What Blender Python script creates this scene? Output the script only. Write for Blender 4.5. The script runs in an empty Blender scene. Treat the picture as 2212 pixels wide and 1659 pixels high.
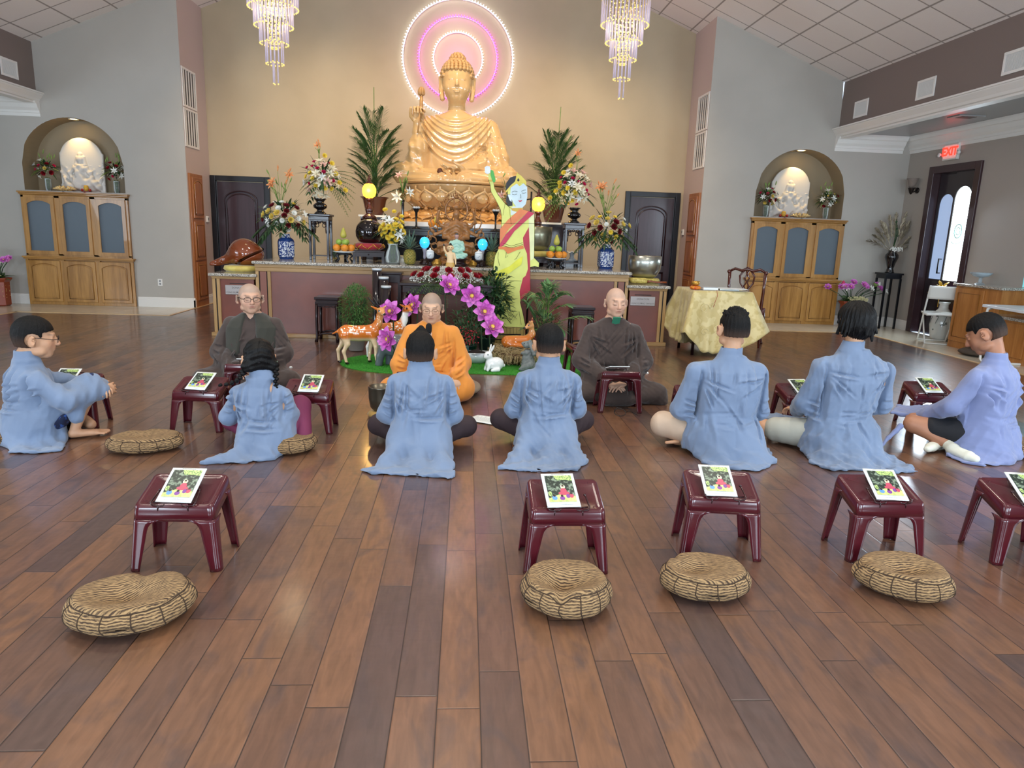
import bpy,bmesh,math,random
import numpy as np
from mathutils import Vector,Matrix,Euler
R = math.radians
PI = math.pi
random.seed(7)
SC = bpy.context.scene
COL = SC.collection
# ------------------------------------------------------------------ camera
def make_camera():
 p,yaw,roll = R(12.1),R(3.98),R(1.95)
 f = Vector((math.sin(yaw)*math.cos(p),math.cos(yaw)*math.cos(p),-math.sin(p)))
 r = Vector((math.cos(yaw),-math.sin(yaw),0))
 u = r.cross(f)
 r2 = r*math.cos(roll) + u*math.sin(roll)
 u2 = r2.cross(f)
 cd = bpy.data.cameras.new('camera');co = bpy.data.objects.new('camera',cd);COL.objects.link(co)
 cd.sensor_width = 36;cd.lens = 1533/2212*36;cd.clip_end = 100;cd.clip_start = .05
 m = Matrix((r2,u2,-f)).transposed().to_4x4();m.translation = (0,0,1.5)
 co.matrix_world = m
 SC.camera = co
make_camera()
# ------------------------------------------------------------------ world, exposure, daylight
SC.view_settings.view_transform = 'Standard'
SC.view_settings.look = 'None'
SC.view_settings.gamma = 1
SC.view_settings.exposure = 0.7
w = bpy.data.worlds.new('world');SC.world = w;w.use_nodes = True
w.node_tree.nodes['Background'].inputs[0].default_value = (.62,.78,1,1)
w.node_tree.nodes['Background'].inputs[1].default_value = 1.2
def light(kind,name,loc,energy,color,size=.1,size_y=None,aim=None,spot=None,blend=.6,spread=None):
 d = bpy.data.lights.new(name,kind);d.energy = energy;d.color = color
 if kind == 'AREA':
  d.shape = 'RECTANGLE';d.size = size;d.size_y = size_y or size
  if spread: d.spread = spread
 elif kind == 'SPOT':
  d.spot_size = spot;d.spot_blend = blend;d.shadow_soft_size = size
 elif kind == 'POINT':
  d.shadow_soft_size = size
 o = bpy.data.objects.new(name,d);COL.objects.link(o);o.location = loc
 if aim is not None:
  o.rotation_euler = (Vector(aim)-Vector(loc)).to_track_quat('-Z','Y').to_euler()
 return o
DAY = (.72,.86,1.0);WARM = (1.0,.74,.42);NEUT = (1.0,.91,.78)
# unseen daylight panels added for windows assumed in both aisles; glazed exit door below
for x in (-4.6,-.3,4.0): light('AREA','fill_daylight_front',(x,-3.9,2.2),250,DAY,1.9,2.3,aim=(x*.6,6,3.4))  # unseen daylight panels added behind the camera, tilted up to brighten the ceiling
light('AREA','assumed_daylight_right',(7.85,3.2,1.75),260,DAY,6.0,1.9,aim=(0,4.5,.2))  # panel added against the solid right wall; no window is built
light('AREA','assumed_daylight_left',(-10.1,4.5,1.8),300,DAY,7.0,1.9,aim=(0,6.5,.2))  # unseen panel added beside the windowless left wall
# assumed ceiling downlights of the hall (recessed cans) and assumed altar washers, lamps unseen
for (x,y) in ((-3.4,1.5),(2.9,1.5),(-3.4,5.5),(2.9,5.5),(-.3,3.5),(-.3,8.2)):
 z = 4.25 + .4*(6.83-abs(x+.28)) - .12
 light('SPOT','assumed_downlight',(x,y,z),190,NEUT,.12,aim=(x,y,0),spot=R(125),blend=.9)
for x in (-3.0,-.3,2.4):
 light('SPOT','assumed_wall_washer',(x,10.6,4.9 if abs(x+.3) > 1 else 5.9),190,WARM,.1,aim=(x*.8,14,1.5),spot=R(100),blend=.9)
# ------------------------------------------------------------------ materials
def lin(c):
 if isinstance(c,str):
  c = tuple(int(c[i:i+2],16)/255 for i in (0,2,4))
 return tuple((v/12.92 if v <= .04045 else ((v+.055)/1.055)**2.4) for v in c)
_mats = {}
def N(nt,t,**kw):
 n = nt.nodes.new(t)
 for k,v in kw.items():
  if k.startswith('i_'):
   key = k[2:];key = int(key) if key.isdigit() else key.replace('_',' ')
   n.inputs[key].default_value = v
  else: setattr(n,k,v)
 return n
def L(nt,a,b): nt.links.new(a,b)
def setv(b,k,v):
 if k in b.inputs: b.inputs[k].default_value = v
def newmat(name):
 m = bpy.data.materials.new(name);m.use_nodes = True
 nt = m.node_tree;b = nt.nodes['Principled BSDF']
 return m,nt,b
def mat(name,col,rough=.5,metal=0,var=0,vscale=8,stretch=None,bump=0,bscale=60,coat=0,emit=None,es=0,trans=0,ior=1.45,sub=0,alpha=1,sheen=0,attr=False,coatr=.1,col2=None,spec=.5,bdist=.004,vlo=.35,vhi=.65):
 """plain material: colour with noise variation between col and col2, noise bump"""
 if name in _mats: return _mats[name]
 m,nt,b = newmat(name);_mats[name] = m
 c = lin(col)
 b.inputs['Base Color'].default_value = (*c,1)
 b.inputs['Roughness'].default_value = rough;b.inputs['Metallic'].default_value = metal
 setv(b,'Coat Weight',coat);setv(b,'Coat Roughness',coatr);setv(b,'Transmission Weight',trans);setv(b,'IOR',ior)
 setv(b,'Alpha',alpha);setv(b,'Sheen Weight',sheen);setv(b,'Specular IOR Level',spec)
 if sub:
  setv(b,'Subsurface Weight',sub);b.inputs['Subsurface Radius'].default_value = (1,.4,.2);setv(b,'Subsurface Scale',.02)
 if emit:
  b.inputs['Emission Color'].default_value = (*lin(emit),1);b.inputs['Emission Strength'].default_value = es
 src = None
 if attr:
  a = N(nt,'ShaderNodeAttribute',attribute_name='Col');src = a.outputs['Color']
  L(nt,src,b.inputs['Base Color'])
 if var or col2 or bump:
  tc = N(nt,'ShaderNodeTexCoord');mp = N(nt,'ShaderNodeMapping')
  if stretch: mp.inputs['Scale'].default_value = stretch
  L(nt,tc.outputs['Object'],mp.inputs['Vector'])
 if var or col2:
  n = N(nt,'ShaderNodeTexNoise',i_Scale=vscale,i_Detail=5.0);L(nt,mp.outputs[0],n.inputs['Vector'])
  mr = N(nt,'ShaderNodeMapRange');mr.inputs[1].default_value = vlo;mr.inputs[2].default_value = vhi
  L(nt,n.outputs['Fac'],mr.inputs[0])
  mx = N(nt,'ShaderNodeMix',data_type='RGBA')
  L(nt,mr.outputs[0],mx.inputs[0])
  if col2: mx.inputs[6].default_value = (*c,1);mx.inputs[7].default_value = (*lin(col2),1)
  else:
   mx.inputs[6].default_value = (*[v*(1-var) for v in c],1);mx.inputs[7].default_value = (*[min(1,v*(1+var)) for v in c],1)
  if attr:
   m2 = N(nt,'ShaderNodeMix',data_type='RGBA',blend_type='MULTIPLY');m2.inputs[0].default_value = 1
   mx.inputs[6].default_value = (1-var,)*3+(1,);mx.inputs[7].default_value = (1,1,1,1)
   L(nt,src,m2.inputs[6]);L(nt,mx.outputs[2],m2.inputs[7]);L(nt,m2.outputs[2],b.inputs['Base Color'])
  else: L(nt,mx.outputs[2],b.inputs['Base Color'])
 if bump:
  n2 = N(nt,'ShaderNodeTexNoise',i_Scale=bscale,i_Detail=3.0);L(nt,mp.outputs[0],n2.inputs['Vector'])
  bp = N(nt,'ShaderNodeBump',i_Strength=bump,i_Distance=bdist);L(nt,n2.outputs['Fac'],bp.inputs['Height'])
  L(nt,bp.outputs[0],b.inputs['Normal'])
 return m
def math_(nt,op,a,b=None,c=None):
 n = N(nt,'ShaderNodeMath',operation=op)
 for i,v in enumerate((a,b,c)):
  if v is None: continue
  if isinstance(v,(int,float)): n.inputs[i].default_value = v
  else: L(nt,v,n.inputs[i])
 return n.outputs[0]
def floor_wood():
 m,nt,b = newmat('floor_wood')
 tc = N(nt,'ShaderNodeTexCoord');sp = N(nt,'ShaderNodeSeparateXYZ');L(nt,tc.outputs['Object'],sp.inputs[0])
 PW = .139;PL = 1.15
 v = math_(nt,'DIVIDE',math_(nt,'ADD',sp.outputs[0],.066),PW)
 row = math_(nt,'FLOOR',v);fv = math_(nt,'FRACT',v)
 wn = N(nt,'ShaderNodeTexWhiteNoise',noise_dimensions='1D');L(nt,row,wn.inputs['W'])
 u = math_(nt,'ADD',math_(nt,'DIVIDE',sp.outputs[1],PL),math_(nt,'MULTIPLY',wn.outputs['Value'],7.3))
 idx = math_(nt,'FLOOR',u);fu = math_(nt,'FRACT',u)
 cb = N(nt,'ShaderNodeCombineXYZ');L(nt,row,cb.inputs[0]);L(nt,idx,cb.inputs[1])
 w2 = N(nt,'ShaderNodeTexWhiteNoise',noise_dimensions='3D');L(nt,cb.outputs[0],w2.inputs['Vector'])
 # seam masks (distance to plank edge in metres)
 dv = math_(nt,'MULTIPLY',math_(nt,'MINIMUM',fv,math_(nt,'SUBTRACT',1,fv)),PW)
 du = math_(nt,'MULTIPLY',math_(nt,'MINIMUM',fu,math_(nt,'SUBTRACT',1,fu)),PL)
 d = math_(nt,'MINIMUM',dv,du)
 seam = N(nt,'ShaderNodeMapRange');L(nt,d,seam.inputs[0]);seam.inputs[1].default_value = .0006;seam.inputs[2].default_value = .0030
 # grain coordinates shifted per plank
 off = N(nt,'ShaderNodeVectorMath',operation='SCALE');L(nt,w2.outputs['Color'],off.inputs[0]);off.inputs['Scale'].default_value = 30
 ad = N(nt,'ShaderNodeVectorMath',operation='ADD');L(nt,tc.outputs['Object'],ad.inputs[0]);L(nt,off.outputs[0],ad.inputs[1])
 mp = N(nt,'ShaderNodeMapping');mp.inputs['Scale'].default_value = (1,.16,1);L(nt,ad.outputs[0],mp.inputs[0])
 g = N(nt,'ShaderNodeTexNoise',i_Scale=42.0,i_Detail=6.0,i_Distortion=.6);L(nt,mp.outputs[0],g.inputs['Vector'])
 mp2 = N(nt,'ShaderNodeMapping');mp2.inputs['Scale'].default_value = (1,.45,1);L(nt,ad.outputs[0],mp2.inputs[0])
 bl = N(nt,'ShaderNodeTexNoise',i_Scale=7.0,i_Detail=4.0,i_Distortion=1.2);L(nt,mp2.outputs[0],bl.inputs['Vector'])
 rp = N(nt,'ShaderNodeValToRGB');L(nt,w2.outputs['Value'],rp.inputs[0])
 e = rp.color_ramp.elements
 stops = [(0,'4d3a35'),(.12,'533e36'),(.2,'604436'),(.5,'6a4a38'),(.8,'755139'),(1,'64473b')]
 e[0].position = 0;e[0].color = (*lin(stops[0][1]),1);e[1].position = 1;e[1].color = (*lin(stops[-1][1]),1)
 for p,c in stops[1:-1]:
  k = e.new(p);k.color = (*lin(c),1)
 mr = N(nt,'ShaderNodeMapRange');L(nt,bl.outputs['Fac'],mr.inputs[0]);mr.inputs[1].default_value = .50;mr.inputs[2].default_value = .74;mr.inputs[4].default_value = .75
 m1 = N(nt,'ShaderNodeMix',data_type='RGBA');L(nt,mr.outputs[0],m1.inputs[0]);L(nt,rp.outputs[0],m1.inputs[6]);m1.inputs[7].default_value = (*lin('493937'),1)
 mg = N(nt,'ShaderNodeMapRange');L(nt,g.outputs['Fac'],mg.inputs[0]);mg.inputs[1].default_value = .3;mg.inputs[2].default_value = .7;mg.inputs[3].default_value = .78;mg.inputs[4].default_value = 1.15
 m2 = N(nt,'ShaderNodeVectorMath',operation='SCALE');L(nt,m1.outputs[2],m2.inputs[0]);L(nt,mg.outputs[0],m2.inputs['Scale'])
 m3 = N(nt,'ShaderNodeMix',data_type='RGBA');L(nt,seam.outputs[0],m3.inputs[0]);m3.inputs[6].default_value = (*lin('21140f'),1);L(nt,m2.outputs[0],m3.inputs[7])
 L(nt,m3.outputs[2],b.inputs['Base Color'])
 rr = N(nt,'ShaderNodeMapRange');L(nt,bl.outputs['Fac'],rr.inputs[0]);rr.inputs[3].default_value = .24;rr.inputs[4].default_value = .4
 L(nt,rr.outputs[0],b.inputs['Roughness'])
 setv(b,'Coat Weight',.5);setv(b,'Coat Roughness',.13)
 # bump: bevelled seams + hand scraped waves
 sb = N(nt,'ShaderNodeMapRange');L(nt,d,sb.inputs[0]);sb.inputs[1].default_value = 0;sb.inputs[2].default_value = .006
 mp3 = N(nt,'ShaderNodeMapping');mp3.inputs['Scale'].default_value = (1.0,1.6,1);L(nt,ad.outputs[0],mp3.inputs[0])
 wv = N(nt,'ShaderNodeTexNoise',i_Scale=9.0,i_Detail=2.0);L(nt,mp3.outputs[0],wv.inputs['Vector'])
 h = math_(nt,'ADD',math_(nt,'MULTIPLY',sb.outputs[0],.5),math_(nt,'ADD',math_(nt,'MULTIPLY',wv.outputs['Fac'],.9),math_(nt,'MULTIPLY',g.outputs['Fac'],.12)))
 bp = N(nt,'ShaderNodeBump',i_Strength=.38,i_Distance=.004);L(nt,h,bp.inputs['Height'])
 L(nt,bp.outputs[0],b.inputs['Normal'])
 return m
def tiles(name,axes,size,off,col,gcol,gw=.006,rough=.35,var=.08,bump=.3,mottle=3,mcol=None,fine=0):
 """square tile grid in object coordinates; axes = which two object axes"""
 m,nt,b = newmat(name)
 tc = N(nt,'ShaderNodeTexCoord');sp = N(nt,'ShaderNodeSeparateXYZ');L(nt,tc.outputs['Object'],sp.inputs[0])
 ds,ids = [],[]
 for k in (0,1):
  v = math_(nt,'DIVIDE',math_(nt,'ADD',sp.outputs[axes[k]],off[k]),size[k])
  f = math_(nt,'FRACT',v);ids.append(math_(nt,'FLOOR',v))
  ds.append(math_(nt,'MULTIPLY',math_(nt,'MINIMUM',f,math_(nt,'SUBTRACT',1,f)),size[k]))
 d = math_(nt,'MINIMUM',ds[0],ds[1])
 s = N(nt,'ShaderNodeMapRange');L(nt,d,s.inputs[0]);s.inputs[1].default_value = gw*.7;s.inputs[2].default_value = gw*1.3
 cb = N(nt,'ShaderNodeCombineXYZ');L(nt,ids[0],cb.inputs[0]);L(nt,ids[1],cb.inputs[1])
 wn = N(nt,'ShaderNodeTexWhiteNoise');L(nt,cb.outputs[0],wn.inputs['Vector'])
 n = N(nt,'ShaderNodeTexNoise',i_Scale=float(mottle),i_Detail=6.0);L(nt,tc.outputs['Object'],n.inputs['Vector'])
 t = math_(nt,'ADD',math_(nt,'MULTIPLY',wn.outputs[0],.5),math_(nt,'MULTIPLY',n.outputs['Fac'],.5))
 mx = N(nt,'ShaderNodeMix',data_type='RGBA');L(nt,t,mx.inputs[0])
 c = lin(col);c2 = lin(mcol) if mcol else tuple(v*(1-2*var) for v in c)
 mx.inputs[6].default_value = (*c2,1);mx.inputs[7].default_value = (*[min(1,v*(1+var)) for v in c],1)
 m3 = N(nt,'ShaderNodeMix',data_type='RGBA');L(nt,s.outputs[0],m3.inputs[0]);m3.inputs[6].default_value = (*lin(gcol),1);L(nt,mx.outputs[2],m3.inputs[7])
 L(nt,m3.outputs[2],b.inputs['Base Color']);b.inputs['Roughness'].default_value = rough
 hh = s.outputs[0]
 if fine:
  nf = N(nt,'ShaderNodeTexNoise',i_Scale=float(fine),i_Detail=2.0);L(nt,tc.outputs['Object'],nf.inputs['Vector'])
  hh = math_(nt,'ADD',hh,math_(nt,'MULTIPLY',nf.outputs['Fac'],.8))
 bp = N(nt,'ShaderNodeBump',i_Strength=bump,i_Distance=.004);L(nt,hh,bp.inputs['Height']);L(nt,bp.outputs[0],b.inputs['Normal'])
 return m
def wood(name,c1,c2,rough=.4,axis='Z',scale=9,coat=.15,spec=.5):
 if name in _mats: return _mats[name]
 m,nt,b = newmat(name);_mats[name] = m
 tc = N(nt,'ShaderNodeTexCoord');mp = N(nt,'ShaderNodeMapping')
 s = {'X': (.08,1,1),'Y': (1,.08,1),'Z': (1,1,.08)}[axis];mp.inputs['Scale'].default_value = s
 L(nt,tc.outputs['Object'],mp.inputs[0])
 n = N(nt,'ShaderNodeTexNoise',i_Scale=float(scale),i_Detail=7.0,i_Distortion=.8);L(nt,mp.outputs[0],n.inputs['Vector'])
 n2 = N(nt,'ShaderNodeTexNoise',i_Scale=float(scale*9),i_Detail=2.0);L(nt,mp.outputs[0],n2.inputs['Vector'])
 t = math_(nt,'ADD',math_(nt,'MULTIPLY',n.outputs['Fac'],.7),math_(nt,'MULTIPLY',n2.outputs['Fac'],.3))
 mr = N(nt,'ShaderNodeMapRange');L(nt,t,mr.inputs[0]);mr.inputs[1].default_value = .38;mr.inputs[2].default_value = .62
 mx = N(nt,'ShaderNodeMix',data_type='RGBA');L(nt,mr.outputs[0],mx.inputs[0]);mx.inputs[6].default_value = (*lin(c1),1);mx.inputs[7].default_value = (*lin(c2),1)
 L(nt,mx.outputs[2],b.inputs['Base Color']);b.inputs['Roughness'].default_value = rough;setv(b,'Coat Weight',coat);setv(b,'Specular IOR Level',spec)
 return m
def voro(name,cols,scale,rough=.3,coat=0,dist=None):
 """speckled stone or small random patches"""
 if name in _mats: return _mats[name]
 m,nt,b = newmat(name);_mats[name] = m
 tc = N(nt,'ShaderNodeTexCoord')
 v = N(nt,'ShaderNodeTexVoronoi',i_Scale=float(scale));L(nt,tc.outputs['Object'],v.inputs['Vector'])
 rp = N(nt,'ShaderNodeValToRGB');rp.color_ramp.interpolation = 'CONSTANT'
 sx = N(nt,'ShaderNodeSeparateColor');L(nt,v.outputs['Color'],sx.inputs[0]);L(nt,sx.outputs[0],rp.inputs[0])
 e = rp.color_ramp.elements;n = len(cols)
 e[0].color = (*lin(cols[0]),1);e[1].position = 1/n;e[1].color = (*lin(cols[1]),1)
 for i in range(2,n):
  k = e.new(i/n);k.color = (*lin(cols[i]),1)
 L(nt,rp.outputs[0],b.inputs['Base Color']);b.inputs['Roughness'].default_value = rough;setv(b,'Coat Weight',coat)
 return m
def glass(name='clear_glass',col='ffffff',rough=.0,alpha=.25,tint=None):
 """thin glass: glossy reflection over mostly transparent"""
 if name in _mats: return _mats[name]
 m,nt,b = newmat(name);_mats[name] = m
 nt.nodes.remove(b)
 tr = N(nt,'ShaderNodeBsdfTransparent');tr.inputs[0].default_value = (*lin(col),1)
 gl = N(nt,'ShaderNodeBsdfPrincipled');gl.inputs['Roughness'].default_value = rough+.03;gl.inputs['Base Color'].default_value = (*lin(tint or col),1)
 fr = N(nt,'ShaderNodeFresnel',i_IOR=1.5)
 f = math_(nt,'MINIMUM',math_(nt,'ADD',fr.outputs[0],alpha),1.0)
 mx = N(nt,'ShaderNodeMixShader');L(nt,f,mx.inputs[0]);L(nt,tr.outputs[0],mx.inputs[1]);L(nt,gl.outputs[0],mx.inputs[2])
 L(nt,mx.outputs[0],nt.nodes['Material Output'].inputs[0])
 return m
# ------------------------------------------------------------------ objects
def tag(o,label=None,cat=None,group=None,kind=None):
 if label: o['label'] = label
 if cat: o['category'] = cat
 if group: o['group'] = group
 if kind: o['kind'] = kind
 return o
def thing(name,label,cat,loc=(0,0,0),rotz=0,group=None,scale=None):
 o = bpy.data.objects.new(name,None);COL.objects.link(o);o.empty_display_size = .05
 o.location = loc;o.rotation_euler = (0,0,rotz)
 if scale: o.scale = scale if isinstance(scale,tuple) else (scale,)*3
 return tag(o,label,cat,group)
def kids(o): return [c for c in o.children]
def copy_tree(o,label=None,loc=None,rotz=None,group=None,parent=None):
 c = o.copy();COL.objects.link(c);c.parent = parent
 if label: c['label'] = label
 if group: c['group'] = group
 if loc is not None: c.location = loc
 if rotz is not None: c.rotation_euler = (0,0,rotz)
 for ch in kids(o): copy_tree(ch,parent=c)
 return c
class MB:
 """collects shapes into one mesh"""
 def __init__(s,T=None): s.v = [];s.f = [];s.mi = [];s.cur = 0;s.T = T;s.sm = [];s.smooth = True
 def put(s,vs,fs,T=None):
  n = len(s.v);M4 = T if T is not None else None
  for p in vs:
   p = Vector(p)
   if M4 is not None: p = M4 @ p
   if s.T is not None: p = s.T @ p
   s.v.append(tuple(p))
  for f in fs: s.f.append(tuple(i+n for i in f));s.mi.append(s.cur);s.sm.append(s.smooth)
  return s
 def box(s,x0,x1,y0,y1,z0,z1,T=None):
  sm = s.smooth;s.smooth = False
  s.put([(x,y,z) for z in (z0,z1) for y in (y0,y1) for x in (x0,x1)],
[(0,2,3,1),(4,5,7,6),(0,1,5,4),(2,6,7,3),(0,4,6,2),(1,3,7,5)],T)
  s.smooth = sm;return s
 def cbox(s,c,d,T=None): return s.box(c[0]-d[0]/2,c[0]+d[0]/2,c[1]-d[1]/2,c[1]+d[1]/2,c[2]-d[2]/2,c[2]+d[2]/2,T)
 def lathe(s,prof,n=24,T=None,c=(0,0,0),sq=None,ang=2*PI,cap=True):
  """prof = [(r,z),...] bottom to top; sq = superellipse exponent for squarish sections"""
  vs,fs = [],[];full = ang >= 2*PI-1e-6;m = n if full else n+1
  for r,z in prof:
   for i in range(m):
    a = ang*i/n;ca,sa = math.cos(a),math.sin(a);k = 1
    if sq: k = (abs(ca)**sq+abs(sa)**sq)**(-1/sq)
    vs.append((c[0]+r*k*ca,c[1]+r*k*sa,c[2]+z))
  for j in range(len(prof)-1):
   for i in range(n):
    a,b2 = j*m+i,j*m+(i+1) % m
    fs.append((a,b2,b2+m,a+m))
  if cap and full:
   if prof[0][0] > 1e-5: fs.append(tuple(range(m-1,-1,-1)))
   if prof[-1][0] > 1e-5: fs.append(tuple((len(prof)-1)*m+i for i in range(m)))
  return s.put(vs,fs,T)
 def tube(s,pts,r,n=8,T=None,closed=False,flat=1.0):
  pts = [Vector(p) for p in pts];k = len(pts);rs = r if isinstance(r,(list,tuple)) else [r]*k
  vs,fs = [],[];up = None
  for i,p in enumerate(pts):
   if closed: d = pts[(i+1) % k]-pts[i-1]
   else: d = pts[min(i+1,k-1)]-pts[max(i-1,0)]
   if d.length < 1e-9: d = Vector((0,0,1))
   d.normalize()
   if up is None:
    up = Vector((0,0,1)) if abs(d.z) < .9 else Vector((0,1,0))
   x = d.cross(up)
   if x.length < 1e-6: x = d.orthogonal()
   x.normalize();y = x.cross(d).normalized();up = y
   for j in range(n):
    a = 2*PI*j/n;vs.append(p + x*math.cos(a)*rs[i] + y*math.sin(a)*rs[i]*flat)
  for i in range(k if closed else k-1):
   for j in range(n):
    a,b2 = i*n+j,i*n+(j+1) % n;c2 = ((i+1) % k)*n
    fs.append((a,b2,c2+(j+1) % n,c2+j))
  if not closed: fs.append(tuple(range(n-1,-1,-1)));fs.append(tuple((k-1)*n+j for j in range(n)))
  return s.put(vs,fs,T)
 def bar(s,a,b,r,r2=None,n=8,T=None): return s.tube([a,b],[r,r if r2 is None else r2],n,T)
 def ball(s,c,r,nu=12,nv=8,T=None):
  rr = r if isinstance(r,(tuple,list)) else (r,r,r);vs,fs = [],[]
  for j in range(nv+1):
   t = PI*j/nv
   for i in range(nu):
    a = 2*PI*i/nu;vs.append((c[0]+rr[0]*math.sin(t)*math.cos(a),c[1]+rr[1]*math.sin(t)*math.sin(a),c[2]-rr[2]*math.cos(t)))
  for j in range(nv):
   for i in range(nu):
    a,b2 = j*nu+i,j*nu+(i+1) % nu;fs.append((a,b2,b2+nu,a+nu))
  return s.put(vs,fs,T)
 def prism(s,poly,h0,h1,axis='Z',T=None):
  """extrude a 2D polygon; axis = extrusion axis ('Z': xy, 'Y': xz, 'X': yz)"""
  sm = s.smooth;s.smooth = False
  n = len(poly)
  g = {'Z': lambda p,h: (p[0],p[1],h),'Y': lambda p,h: (p[0],h,p[1]),'X': lambda p,h: (h,p[0],p[1])}[axis]
  vs = [g(p,h0) for p in poly]+[g(p,h1) for p in poly]
  fs = [tuple(range(n)),tuple(range(2*n-1,n-1,-1))]+[(i,(i+1) % n,n+(i+1) % n,n+i) for i in range(n)]
  s.put(vs,fs,T);s.smooth = sm;return s
 def quad(s,a,b,c,d,T=None): return s.put([a,b,c,d],[(0,1,2,3)],T)
 def grid(s,fn,nu,nv,T=None,wrap=False):
  vs = [fn(i/(nu if wrap else nu),j/nv) for j in range(nv+1) for i in range(nu if wrap else nu+1)]
  m = nu if wrap else nu+1;fs = []
  for j in range(nv):
   for i in range(nu):
    a = j*m+i;b2 = j*m+(i+1) % m;fs.append((a,b2,b2+m,a+m))
  return s.put(vs,fs,T)
 def build(s,name,m,parent=None,solid=0,sub=0,bevel=0,flat=False,angle=None,vcol=None,offset=-1):
  me = bpy.data.meshes.new(name);me.from_pydata(s.v,[],s.f); 
  ms = m if isinstance(m,(list,tuple)) else [m]
  for k in ms: me.materials.append(k)
  me.polygons.foreach_set('use_smooth',[False if flat else x for x in s.sm])
  me.polygons.foreach_set('material_index',s.mi)
  bm = bmesh.new();bm.from_mesh(me);bmesh.ops.recalc_face_normals(bm,faces=bm.faces);bm.to_mesh(me);bm.free()
  me.update()
  o = bpy.data.objects.new(name,me);COL.objects.link(o)
  if parent is not None: o.parent = parent
  if bevel:
   k = o.modifiers.new('bevel','BEVEL');k.width = bevel;k.segments = 2;k.limit_method = 'ANGLE';k.angle_limit = R(40)
  if solid:
   k = o.modifiers.new('solid','SOLIDIFY');k.thickness = solid;k.offset = offset
  if sub:
   k = o.modifiers.new('sub','SUBSURF');k.levels = sub;k.render_levels = sub
  return o
def struct(name,mb,m,parent=None,**kw):
 o = mb.build(name,m,parent,**kw)
 if parent is None: o['kind'] = 'structure'
 return o
def Tr(loc=(0,0,0),rot=(0,0,0),sc=(1,1,1)):
 if not isinstance(sc,(tuple,list)): sc = (sc,)*3
 from mathutils import Euler
 return Matrix.Translation(loc) @ Euler(rot).to_matrix().to_4x4() @ Matrix.Diagonal((*sc,1))
def Taim(loc,d,roll=0,sc=1):
 """local +Z pointed along d"""
 q = Vector(d).to_track_quat('Z','Y').to_matrix().to_4x4()
 return Matrix.Translation(loc) @ q @ Matrix.Rotation(roll,4,'Z') @ Matrix.Diagonal((sc,sc,sc,1))
def text_mesh(txt,size,m,parent,T,depth=.001,name='lettering',align='CENTER',bold=0):
 cu = bpy.data.curves.new('t','FONT');cu.body = txt;cu.size = size;cu.extrude = depth;cu.align_x = align;cu.align_y = 'CENTER';cu.offset = bold
 to = bpy.data.objects.new('t',cu);COL.objects.link(to)
 dg = bpy.context.evaluated_depsgraph_get();dg.update()
 me = bpy.data.meshes.new_from_object(to.evaluated_get(dg))
 bpy.data.objects.remove(to)
 me.transform(T);me.materials.clear();me.materials.append(m);me.name = name
 if parent == 'raw': return me
 o = bpy.data.objects.new(name,me);COL.objects.link(o);o.parent = parent
 return o
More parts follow.
